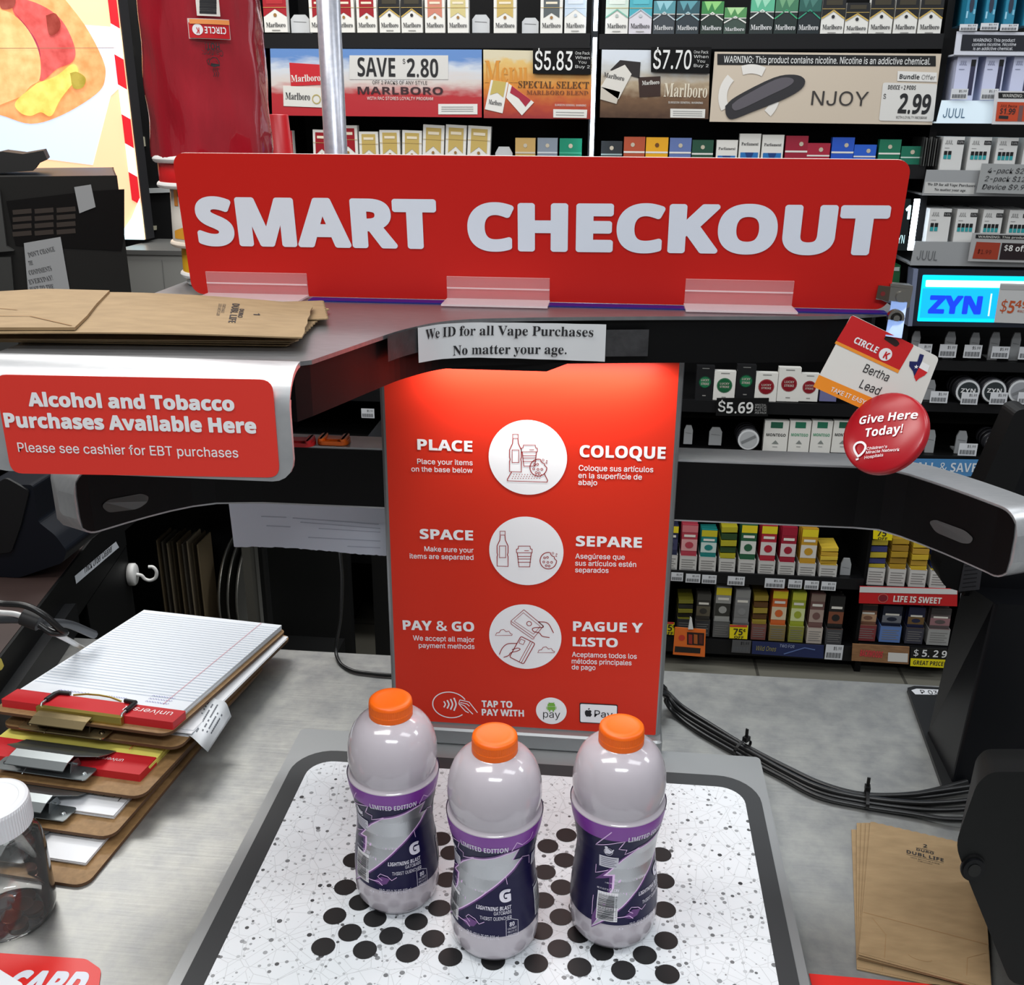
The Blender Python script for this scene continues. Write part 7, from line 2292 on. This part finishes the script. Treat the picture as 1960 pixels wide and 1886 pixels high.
# ------------------------------------------------------------------ cigarillo boxes on the lower shelves
def carton(x0, x1, yt, yb, ytop, cols, label, group, stack=False, y=YS + 0.002, pouch=True):
    """white open carton with the pouches standing in it"""
    t_u = facing(y)
    (u0, v0), (u1, v1) = t_u.hit(x0, yb), t_u.hit(x1, yt)
    vt = t_u.hit((x0 + x1) / 2, ytop)[1]
    w, h, H2 = u1 - u0, v1 - v0, vt - v0
    FF = Plane((u0, y, v0), (1, 0, 0), (0, 0, 1), (0, -1, 0))
    t = thing('cigarillo_carton', label, 'carton', tuple(FF(w / 2, 0, -0.04)), group)
    b = MB()
    front, body, top, badge = [C(*c) for c in cols]
    CW_ = C(196, 194, 190)
    b.prism(FF, [(0.001, 0), (w - 0.001, 0), (w - 0.001, h), (0.001, h)], -0.002, 0.0, front)
    for uu in (0.001, w - 0.003):
        b.prism(FF, [(uu, 0), (uu + 0.002, 0), (uu + 0.002, h), (uu, h)], -0.10, -0.002, front)
    b.prism(FF, [(0.001, 0), (w - 0.001, 0), (w - 0.001, 0.002), (0.001, 0.002)], -0.10, -0.002, front)
    for k in range(5):
        b.rect(FF, w * 0.12, h * (0.18 + 0.14 * k), w * (0.88 - 0.1 * (k % 2)), h * (0.22 + 0.14 * k), C(120, 118, 116), 0.0006)
    b.rect(FF, w * 0.0 + 0.001, h, w - 0.001, h * 1.02, badge, 0.0006)
    b.build('carton_box', t)
    if pouch:
        b = MB()
        if stack:
            n = 6
            for k in range(n):
                z0 = h * 0.5 + (H2 - h * 0.5) * k / n; z1 = h * 0.5 + (H2 - h * 0.5) * (k + 0.8) / n
                b.prism(FF, [(w * 0.04, z0), (w * 0.96, z0 + 0.002 * (k % 2)), (w * 0.96, z1 + 0.002 * (k % 2)), (w * 0.04, z1)], -0.09, -0.006 - 0.002 * (k % 3), top if k % 2 else body)
        else:
            for k in range(3):
                d = -0.008 - 0.026 * k
                b.prism(FF, [(w * 0.06, h * 0.4), (w * 0.94, h * 0.4), (w * 0.94, H2 - 0.003 * k), (w * 0.06, H2 - 0.004 * k)], d - 0.010, d, body)
            e = -0.0074
            b.rect(FF, w * 0.06, H2 * 0.84, w * 0.94, H2 * 0.985, top, e)
            b.rect(FF, w * 0.06, h + (H2 - h) * 0.14, w * 0.94, h + (H2 - h) * 0.52, badge, e)
            b.poly(FF, circle(w / 2, h + (H2 - h) * 0.33, w * 0.24, 12, (H2 - h) * 0.11), body, e + 0.0006)
            b.rect(FF, w * 0.18, H2 * 0.74, w * 0.82, H2 * 0.79, C(220, 216, 206), e + 0.0003)
        b.build('pouches', t)
    return t
YELW = (216, 196, 40)
CWH = (192, 190, 186)
ge = 'cigarillo cartons on the upper shelf right of the red panel'
def slope(x): return (x - 1300) * 0.066
rowE = [(1262, 1298, 1008, 'navy', (CWH, (40, 44, 70), YELW, (60, 60, 90)), False), (1299, 1335, 1006, 'pink and red', (CWH, (170, 60, 74), (196, 110, 116), (206, 150, 150)), False), (1336, 1372, 1015, 'teal', (CWH, (30, 120, 116), (190, 176, 40), (190, 206, 200)), False), (1374, 1409, 1008, 'dark green and yellow', (CWH, (46, 70, 40), (170, 160, 40), (60, 80, 50)), True), (1411, 1447, 1004, 'green and white', (CWH, (40, 90, 62), YELW, (206, 206, 200)), False), (1449, 1485, 1005, 'red and white', (CWH, (166, 36, 52), YELW, (206, 200, 196)), False), (1487, 1523, 1008, 'crimson', (CWH, (150, 30, 50), (150, 30, 50), (204, 190, 188)), False), (1525, 1563, 1010, 'gold', (CWH, (186, 140, 40), YELW, (206, 200, 190)), False), (1565, 1604, 1046, 'yellow', (CWH, (186, 150, 50), (206, 176, 60), (190, 150, 40)), True)]
for i, (a, c, yt, d, cols, stk) in enumerate(rowE):
    s = slope((a + c) / 2)
    lab = d + ' pouches, white carton, upper cigarillo shelf, ' + ('half hidden by the red panel' if i == 0 else 'beside the ' + rowE[i - 1][3] + ' ones')
    carton(a, c, 1064 + s, 1094 + s, yt + s * 0.25, cols, lab, ge, stk)
pusher(1606, 1631, 1070, 1112, 'grey shelf pusher at the right end of the upper cigarillo shelf', 'pushers above the lower arm', m=PUG)
te = 'white price labels on the upper cigarillo shelf'
for i, (a, c, y0, y1) in enumerate(((1284, 1308, 1097, 1112), (1312, 1341, 1100, 1115), (1343, 1372, 1102, 1117), (1392, 1426, 1105, 1120), (1463, 1503, 1109, 1125), (1508, 1536, 1111, 1126), (1539, 1568, 1113, 1128), (1571, 1601, 1115, 1130))):
    tick(a, c, y0, y1, 'white price label on the upper cigarillo shelf edge, %s from the left' % ORD[i], te, y=YS - 0.008)
gf = 'cigarillo cartons on the bottom shelf right of the red panel'
DKC = (52, 52, 54)
rowF = [(1294, 1326, 1150, 'dark yellow topped', (DKC, (40, 40, 36), (120, 116, 40), (80, 80, 70)), True), (1328, 1360, 1138, 'black and grey', (DKC, (52, 50, 46), (70, 68, 64), (90, 84, 70)), False), (1363, 1398, 1125, 'white and black', ((90, 90, 90), (150, 150, 146), YELW, (50, 50, 46)), False), (1400, 1434, 1130, 'clear grey', ((96, 96, 98), (130, 130, 130), (140, 140, 138), (120, 120, 120)), False), (1436, 1468, 1140, 'brown and gold', ((120, 76, 70), (90, 60, 30), (150, 130, 50), (80, 50, 40)), True), (1470, 1505, 1130, 'orange', ((126, 110, 70), (200, 96, 44), YELW, (206, 190, 160)), False), (1507, 1540, 1133, 'lime green', ((130, 130, 60), (150, 160, 50), (190, 190, 60), (200, 206, 150)), False), (1542, 1576, 1135, 'brown and white', ((180, 170, 160), (110, 80, 76), (130, 110, 100), (160, 140, 130)), False), (1578, 1614, 1140, 'black', ((70, 70, 72), (34, 32, 32), (30, 30, 30), (120, 70, 50)), False)]
for i, (a, c, yt, d, cols, stk) in enumerate(rowF):
    s = slope((a + c) / 2)
    lab = d + ' pouches in a carton, bottom shelf, ' + ('nearest the red panel' if i == 0 else 'beside the ' + rowF[i - 1][3] + ' ones')
    carton(a, c, 1186 + s, 1214 + s, yt + s * 0.2, cols, lab, gf, stk)
def ytag(px, label):
    def f(b, F):
        (x0, y0), (x1, y1) = px[0], px[2]
        b.ppoly(F, ((x0, y0), (x1, y0 + 1), (x1, y0 + 5), (x0, y0 + 4)), C(190, 60, 50), 0.0006)
        b.ptext(F, '75', (x0 + 6, y1 - 9), (x0 + 24, y1 - 8), 12, INK, w=0.001, fkey='sansb'); b.ptext(F, '¢', (x0 + 25, y1 - 14), (x0 + 31, y1 - 14), 6, INK, w=0.001, res=1)
        b.ptext(F, 'OFF', (x0 + 8, y1 - 2), (x0 + 26, y1 - 1), 5, INK, w=0.001, fkey='sansb', res=1)
    plaque('offer_tag', label, 'offer tag', px, C(226, 206, 20), y=YS - 0.02, th=0.001, deco=f, group='yellow offer tags')
ytag(((1397, 1196), (1432, 1198), (1430, 1224), (1396, 1222)), 'yellow 75 cent offer tag on the bottom cigarillo shelf')
ytag(((1672, 1008), (1710, 1011), (1707, 1035), (1671, 1032)), 'yellow 75 cent offer tag under the right camera arm')
ytag(((1262, 1190), (1291, 1192), (1290, 1216), (1262, 1213)), 'yellow offer tag half hidden by the edge of the red panel')
def os_(b, F):
    b.ppoly(F, ((1315, 1210), (1348, 1212), (1347, 1236), (1315, 1234)), C(40, 26, 24), 0.0008)
    for k, cc_ in enumerate(((150, 50, 40), (170, 90, 40), (90, 40, 30))): b.ppoly(F, ((1318 + 10 * k, 1214), (1325 + 10 * k, 1215), (1325 + 10 * k, 1233), (1318 + 10 * k, 1232)), C(*cc_), 0.0012)
    c = F.hit(1305, 1221); b.poly(F, circle(c[0], c[1], 0.010, 16), C(200, 60, 44), 0.0008)
    b.ppoly(F, ((1292, 1237), (1341, 1241), (1340, 1251), (1291, 1248)), C(36, 32, 30), 0.0008)
    b.prism(F, [F.hit(*p) for p in ((1317, 1204), (1327, 1204), (1324, 1184), (1321, 1181))], -0.004, 0.004, C(220, 220, 218))
plaque('offer_card', 'orange offer card with small product pictures hanging low beside the red panel', 'offer card', ((1292, 1201), (1351, 1206), (1349, 1258), (1288, 1253)), C(226, 110, 40), y=YS - 0.05, th=0.003, deco=os_)
def wstr(b, F):
    b.ptext(F, 'Wild Ones', (1447, 1245), (1485, 1247), 9, C(150, 140, 80), w=0.001, res=1, shear=0.2); b.ptext(F, 'TWO FOR', (1492, 1239), (1520, 1241), 6, C(160, 170, 200), w=0.001, res=1)
    b.stroke(F, [F.hit(*p) for p in ((1500, 1252), (1520, 1246), (1540, 1240), (1560, 1244))], 0.004, C(90, 110, 160), 0.001)
plaque('shelf_strip', 'dark blue printed shelf strip on the bottom edge right of the red panel', 'shelf strip', ((1440, 1228), (1577, 1236), (1576, 1261), (1439, 1252)), C(32, 42, 84), y=YS - 0.02, th=0.002, deco=wstr)
tick(1578, 1615, 1236, 1262, 'white label at the right end of the dark blue shelf strip', 'labels on the bottom shelf edge', y=YS - 0.02)
tick(1400, 1438, 1227, 1249, 'grey label at the left end of the dark blue shelf strip', 'labels on the bottom shelf edge', y=YS - 0.02, m=C(80, 80, 82))
# right lower bay
gg = 'cigarillo cartons under the right camera arm'
for i, (a, c, yt, d, cols) in enumerate(((1656, 1696, 1035, 'navy and yellow', (CWH, (56, 60, 110), (186, 166, 50), (40, 44, 100))), (1697, 1736, 1030, 'gold', (CWH, (150, 116, 40), (170, 136, 40), (196, 150, 50))), (1737, 1776, 1036, 'yellow gold', (CWH, (176, 140, 50), (196, 166, 50), (200, 156, 50))), (1777, 1816, 1045, 'royal blue', (CWH, (40, 60, 130), (190, 170, 60), (40, 66, 150))))):
    s = (a - 1656) * 0.05
    carton(a, c, 1088 + s, 1119 + s, yt + s, cols, d + ' pouches in a white carton under the right camera arm', gg, True)
def ls(b, F):
    b.ppoly(F, ((1646, 1123), (1832, 1128), (1832, 1138), (1645, 1134)), C(206, 206, 204), 0.0008)
    c = F.hit(1690, 1145); b.poly(F, circle(c[0], c[1], 0.014, 18, 0.010), C(120, 30, 40), 0.001); b.stroke(F, circle(c[0], c[1], 0.014, 18), 0.0015, C(180, 120, 110), 0.0012, True)
    b.ptext(F, 'LIFE IS SWEET', (1709, 1152), (1801, 1156), 12, C(222, 214, 208), w=0.0012, fkey='sansb', bold=0.03)
plaque('shelf_strip', 'red and white shelf strip with LIFE IS SWEET lettering under the right arm', 'shelf strip', ((1646, 1123), (1833, 1128), (1832, 1161), (1644, 1155)), C(186, 28, 32), y=YS - 0.02, deco=ls)
tick(1836, 1850, 1137, 1155, 'small white label at the right end of the red shelf strip', 'labels on the bottom shelf edge', y=YS - 0.02)
gh = 'cartons below the red shelf strip'
for i, (a, c, d, cols) in enumerate(((1638, 1679, 'brown and tan', ((120, 54, 56), (120, 84, 66), (36, 28, 28), (176, 140, 110))), (1681, 1727, 'navy and white', ((90, 120, 176), (30, 34, 52), (30, 34, 52), (110, 112, 120))), (1730, 1770, 'dark navy', ((60, 60, 70), (34, 38, 66), (34, 38, 66), (110, 84, 50))), (1772, 1820, 'grey and pink', ((150, 150, 148), (90, 80, 80), (60, 56, 56), (150, 110, 114))))):
    s = (a - 1638) * 0.06
    carton(a, c, 1198 + s, 1226 + s, 1160 + s, cols, d + ' pouches in a carton below the red shelf strip', gh)
def bw(b, F):
    b.ptext(F, 'BACKWOODS', (1645, 1256), (1688, 1260), 13, C(190, 60, 66), w=0.0012, fkey='sansb', bold=0.04, res=1)
    b.ppoly(F, ((1700, 1249), (1738, 1251), (1737, 1268), (1699, 1266)), C(206, 204, 200), 0.0008)
plaque('shelf_strip', 'wood brown shelf strip with red lettering at the bottom right shelf', 'shelf strip', ((1632, 1233), (1741, 1239), (1739, 1272), (1630, 1265)), noisy('printed_wood', (120, 84, 56), (150, 110, 74), 30, 0.5, stretch=(1, 1, 8)), y=YS - 0.02, deco=bw)
def p5(b, F):
    b.ptext(F, '$ 5. 2 9', (1748, 1256), (1811, 1259), 13, C(220, 220, 220), w=0.0012, fkey='sansb')
    b.ppoly(F, ((1743, 1260), (1812, 1263), (1811, 1279), (1742, 1275)), C(222, 206, 20), 0.0008)
    b.ptext(F, 'GREAT PRICE!', (1747, 1272), (1807, 1275), 8, INK, w=0.0012, fkey='sansb', res=1)
plaque('price_tag', 'black and yellow price tag with $5.29 lettering at the bottom right shelf', 'price tag', ((1743, 1240), (1813, 1243), (1811, 1279), (1742, 1275)), C(18, 18, 18), y=YS - 0.022, deco=p5)
# ================================================================== left background
# lit menu poster with a sandwich picture
YP = 2.60
M_ = facing(YP)
po = thing('menu_light_box', 'large glowing menu poster with a sandwich picture at the upper left', 'light box', tuple(M_(M_.hit(120, 200)[0], 1.30)))
BG = mat((255, 206, 160), 0.5, emit=0.55)
b = MB()
out = [M_.hit(*p) for p in ((-80, -80), (232, -60), (266, 380), (276, 458), (-80, 470))]
xq0 = M_.hit(276, 455)[0]
x1 = M_.hit(250, 200)[0]
z0_, z1_ = M_.hit(250, 458)[1], 2.05
b.prism(M_, [(-1.75, z0_), (x1, z0_), (x1, z1_), (-1.75, z1_)], -0.05, -0.002, mat((40, 40, 42), 0.5)); b.build('case', po)
b = MB()
xr1 = x1 - 0.002
b.rect(M_, -1.75, z0_, xr1, z1_, BG, 0.0)
PAPB = mat((206, 222, 250), 0.5, emit=0.6)
b.ppoly(M_, ((-70, 30), (148, 47), (219, 52), (231, 166), (212, 184), (178, 316), (100, 306), (-70, 290)), PAPB, 0.001)
def blob(px, m, w): 
    q = smooth_path([Vector(M_.hit(*p)) for p in list(px) + [px[0]]], 5)[:-1]
    b.poly(M_, [(p.x, p.y) for p in q], m, w)
def E1(*c):
    m = noisy('printed_food', tuple(max(0, x - 22) for x in c), tuple(min(255, x + 10) for x in c), 30, 0.5, detail=7, lo=0.32, hi=0.66)
    n, l = nodes_of(m); bs = n['Principled BSDF']
    l.new(bs.inputs['Base Color'].links[0].from_socket, bs.inputs['Emission Color']); bs.inputs['Emission Strength'].default_value = 0.5
    return m
blob(((-60, -70), (60, -60), (150, 30), (196, 110), (202, 150), (185, 180), (120, 220), (60, 237), (0, 220), (-60, 210)), E1(250, 168, 110), 0.002)
blob(((20, -10), (80, 10), (120, 40), (144, 90), (140, 118), (110, 132), (78, 155), (72, 100), (60, 60), (30, 30)), E1(216, 96, 92), 0.003)
blob(((28, 22), (58, 58), (76, 90), (78, 120), (70, 130), (64, 90), (48, 50)), E1(168, 60, 84), 0.0035)
blob(((-60, 10), (10, 20), (50, 50), (76, 100), (78, 150), (60, 165), (30, 190), (-60, 200)), E1(246, 190, 128), 0.004)
blob(((72, 160), (110, 145), (138, 124), (150, 130), (148, 150), (118, 190), (100, 222), (80, 215), (60, 222), (40, 215), (32, 195)), E1(246, 214, 110), 0.005)
blob(((90, 30), (108, 26), (118, 45), (112, 62), (96, 66)), E1(150, 60, 50), 0.0052)
blob(((136, 140), (150, 138), (166, 150), (160, 168), (142, 168)), E1(170, 150, 60), 0.0052)
blob(((0, 0), (30, -5), (28, 14), (6, 18)), E1(150, 70, 60), 0.0052)
b.stroke(M_, [M_.hit(-70, 93), M_.hit(224, 92)], 0.0014, mat((150, 110, 90), 0.5, emit=0.4), 0.006)
# red and white edge
nS = 9
for k in range(nS):
    za0, za1 = z0_ + 0.1 + (z1_ - z0_ - 0.1) * k / nS, z0_ + 0.1 + (z1_ - z0_ - 0.1) * (k + 1) / nS
    b.add([M_(xr1 - 0.022, za0, 0.006), M_(xr1, za0 - 0.012, 0.006), M_(xr1, za1 - 0.012, 0.006), M_(xr1 - 0.022, za1, 0.006)], [(0, 1, 2, 3)], mat((206, 30, 40), 0.5, emit=0.6) if k % 2 == 0 else mat((226, 226, 236), 0.5, emit=0.7))
b.add([M_(xr1 - 0.09, z0_, 0.007), M_(xr1, z0_, 0.007), M_(xr1, z0_ + 0.105, 0.007), M_(xr1 - 0.028, z0_ + 0.055, 0.007), M_(xr1 - 0.06, z0_ + 0.018, 0.007)], [(0, 1, 2, 3, 4)], mat((210, 245, 255), 0.5, emit=1.0))
b.build('lit_poster', po)
# black wall panel between poster and shelving, with small latches
b = MB(); WP = facing(2.92)
u0, u1 = WP.hit(232, 100)[0], WP.hit(520, 100)[0]
b.prism(WP, [(u0 - 0.05, 0.9), (u1 - 0.02, 0.9), (u1 - 0.02, 2.3), (u0 - 0.05, 2.3)], -0.05, 0.0, mat((12, 12, 13), 0.5))
for px in (((238, 88), (254, 90), (256, 107), (241, 107)), ((260, 260), (277, 262), (279, 280), (263, 280)), ((285, 433), (300, 432), (300, 440), (285, 441))):
    b.prism(WP, [WP.hit(*p) for p in px], 0.0, 0.006, C(196, 190, 166))
b.prism(WP, [WP.hit(*p) for p in ((268, 361), (330, 359), (330, 368), (270, 370))], 0.0, 0.01, C(190, 194, 194))
tag(b.build('wall_panel'), 'black wall panel with small pale latches between the glowing poster and cup stack', 'panel')
# pale cabinet below
b = MB(); WC = facing(2.46)
(u0, v0), (u1, v1) = WC.hit(238, 600), WC.hit(352, 485)
b.prism(WC, [(u0, 0.95), (u1 + 0.06, 0.95), (u1 + 0.06, v1), (u0, v1)], -0.25, 0.0, C(150, 150, 146))
b.prism(WC, [(u0 - 0.002, v1 - 0.005), (u1 + 0.062, v1 - 0.005), (u1 + 0.062, v1 + 0.006), (u0 - 0.002, v1 + 0.006)], -0.25, 0.004, C(96, 96, 94))
b.stroke(WC, [WC.hit(310, 498), WC.hit(316, 560)], 0.002, C(120, 120, 118), 0.001)
tag(b.build('cabinet'), 'pale grey cabinet on the back counter behind the cup stack', 'cabinet')
# back counter carrying the appliance
b = MB(); b.box((-2.4, 1.76, 0.82), (-0.99, 2.40, 1.02), mat((18, 18, 19), 0.5, spec=0.2)); b.box((-2.42, 1.74, 1.02), (-0.97, 2.40, 1.05), mat((30, 30, 32), 0.4)); b.box((-2.42, 1.46, 1.02), (-1.10, 1.74, 1.05), mat((30, 30, 32), 0.4)); b.box((-2.4, 2.40, 0.001), (-2.34, 2.45, 0.82), BLACK); b.box((-2.4, 1.76, 0.001), (-1.5, 2.45, 0.82), mat((12, 12, 12), 0.5, spec=0.2))
tag(b.build('back_counter'), 'dark back counter carrying the black appliance at the left', 'counter')
# black appliance (rotated a little)
ap = thing('countertop_oven', 'large dark grey countertop oven with two taped paper notes at the left', 'oven', (-1.25, 1.86, 1.0505))
_a = math.radians(27)
OV = Plane((on_y(224, 337, 1.90).x, 1.90, 0), (math.cos(_a), math.sin(_a), 0), (0, 0, 1))
DG = mat((26, 25, 23), 0.4, spec=0.3)
(ur, vt_) = OV.hit(224, 337); zb3 = 1.052
right_low = OV.hit(252, 560)
b = MB()
pl = OV
top_l = OV.hit(-60, 352)
zt3 = OV.hit(215, 336)[1]
b.prism(OV, [(ur - 0.62, zb3), (ur, zb3), (ur, zt3), (ur - 0.62, zt3)], -0.36, 0.0, DG)
b.build('body', ap, bevel=0.004)
b = MB()
b.ppoly(OV, ((12, 385), (172, 366), (238, 362), (238, 448), (232, 480), (30, 470)), mat((9, 7, 6), 0.4, spec=0.2), 0.002)
for k in range(4):
    for j in range(3):
        b.ppoly(OV, ((24 + 42 * j, 402 - 2 * j + 14 * k), (60 + 42 * j, 399 - 2 * j + 14 * k), (61 + 42 * j, 408 - 2 * j + 14 * k), (25 + 42 * j, 411 - 2 * j + 14 * k)), mat((44, 34, 26), 0.5), 0.003)
b.build('control_panel', ap)
b = MB(); q = [OV.hit(*p) for p in ((0, 360), (14, 470), (28, 478), (-60, 485), (-60, 362))]
b.prism(OV, q, 0.0, 0.02, mat((84, 84, 82), 0.35, 0.5))
q = [OV.hit(*p) for p in ((-60, 492), (22, 490), (40, 700), (-60, 720))]; b.prism(OV, q, 0.0, 0.018, mat((60, 60, 58), 0.4, 0.3))
b.build('door_edge', ap)
def note(px, label, lines, m=C(150, 151, 152)):
    b = MB(); q = [OV.hit(*p) for p in px]
    b.prism(OV, q, 0.004, 0.005, m)
    for s, a, c, h in lines: b.ptext(OV, s, a, c, h, C(70, 70, 72), w=0.0056, fkey='serif', res=1)
    return tag(b.build('paper_note'), label, 'note', 'paper notes on the oven')
note(((142, 358), (174, 353), (183, 396), (152, 408)), 'small white paper note taped near the top right of the dark oven', [('NOTE TEXT', (150, 372), (172, 368), 5)] if False else [])
note(((46, 465), (116, 453), (137, 575), (56, 580)), 'larger white paper note about changing condiments on the dark oven', [("DON'T CHANGE", (56, 492), (106, 480), 9), ('THE', (56, 507), (64, 506), 8), ('CONDIMENTS', (57, 526), (100, 517), 9), ('EVERYDAY!', (57, 544), (102, 535), 9), ('JUST TO THE', (58, 558), (104, 552), 9)])
# black tongs-like handle thing on the oven
b = MB()
pts = [OV.hit(*p) for p in ((-60, 305), (0, 292), (40, 297), (80, 290), (88, 308), (70, 316), (60, 330), (-60, 338))]
b.prism(OV, pts, -0.20, -0.06, mat((20, 19, 18), 0.6))
tag(b.build('black_tray'), 'black folded tray lying on top of the dark oven at the left edge', 'tray')
# dark storage behind the counter: trays on edge and round pans
YB = 2.35
TRF = facing(YB)
rack = thing('tray_rack', 'low black rack holding trays on edge, below the left camera arm', 'rack', (-1.05, 2.5, 0))
b = MB()
b.box((-1.45, 2.56, 0.001), (-0.72, 2.60, 0.80), mat((9, 9, 9), 0.6)); b.box((-1.45, 2.20, 0.001), (-0.74, 2.58, 0.20), mat((12, 12, 12), 0.6)); b.box((-1.45, 2.16, 0.79), (-0.72, 2.60, 0.81), mat((12, 12, 12), 0.6))
b.build('shell', rack)
b = MB(); TR2 = facing(YB - 0.10); q0, q1 = TR2.hit(462, 1052), TR2.hit(492, 1250)
b.box((q0[0], YB - 0.10, 0.002), (q0[0] + 0.022, YB - 0.07, 0.79), mat((84, 82, 76), 0.45)); b.box((q0[0] + 0.045, YB - 0.08, 0.002), (q0[0] + 0.052, YB - 0.06, 0.79), mat((30, 30, 30), 0.45)); b.build('post', rack)
for k in range(9):
    x = TRF.hit(306 + 9.5 * k, 1100)[0]
    zt4 = TRF.hit(340, 1036)[1] - 0.004 * (k % 3)
    b = MB()
    b.box((x, YB, 0.205), (x + 0.0045, YB + 0.09, zt4), mat(((150, 132, 104), (120, 112, 100), (176, 160, 134), (90, 78, 60))[k % 4], 0.4, 0.4))
    tag(b.build('baking_tray', bevel=0.0015), 'dark metal baking tray standing on edge in the low rack', 'tray', 'baking trays in the rack')
for k in range(3):
    cc_ = TRF.hit(408 + 17 * k, 1120)
    b = MB()
    M = Matrix.Rotation(math.radians(90), 3, 'Y')
    rad = 0.165
    b.lathe([(0.0001, 0), (rad - 0.01, 0.0), (rad, 0.010), (rad - 0.002, 0.010), (rad - 0.012, 0.002), (0.0001, 0.002)], (cc_[0], YB + 0.17, 0.375), mat((170, 168, 160), 0.35, 0.6), 40, M=M)
    tag(b.build('round_pan'), 'round metal pan standing on edge beside the baking trays', 'pan', 'round pans in the rack')
# black bins standing behind the counter under the shelves
b = MB(); b.box((-0.66, 2.60, 0.02), (-0.16, 2.84, 0.78), mat((9, 9, 10), 0.5)); b.box((-0.67, 2.59, 0.74), (-0.15, 2.85, 0.79), mat((16, 16, 17), 0.5))
b.box((-0.62, 2.62, 0.0005), (-0.58, 2.66, 0.02), BLACK); b.box((-0.24, 2.62, 0.0005), (-0.20, 2.66, 0.02), BLACK)
tag(b.build('storage_bin'), 'black storage bin standing on the floor left of the red panel', 'bin')
# a scrap of yellow on the floor
b = MB(); c = on_z(548, 1222, 0.001)
b.poly(flat(0.002), [(c.x - 0.05, c.y - 0.02), (c.x + 0.03, c.y - 0.03), (c.x + 0.06, c.y + 0.03), (c.x - 0.02, c.y + 0.04)], C(150, 150, 40))
tag(b.build('floor_scrap', solid=0.001), 'yellow scrap lying on the floor behind the counter', 'scrap')
# blue packs glimpsed between the arms left of the panel
for i, (a, c_) in enumerate(((640, 662), (664, 686), (688, 712))):
    pack(a, c_, 746, dict(kind='plain', base=C(30, 62, 140), band=C(150, 166, 196), foot=C(36, 70, 150)), 'blue pack seen between the camera arms left of the panel, %s of three' % ORD[i], 'blue packs left of the panel', ytop=690)
tick(692, 716, 783, 800, 'white shelf label seen between the camera arms left of the panel', 'labels on the bottom shelf edge', y=YS - 0.02)
b = MB(); F = facing(YS + 0.01)
b.prism(F, [F.hit(*p) for p in ((622, 755), (634, 748), (646, 750), (648, 760), (638, 765), (626, 764))], -0.02, 0.0, C(190, 192, 192)); tag(b.build('crumpled_wrapper'), 'crumpled clear wrapper on the shelf just right of the front hood', 'wrapper')
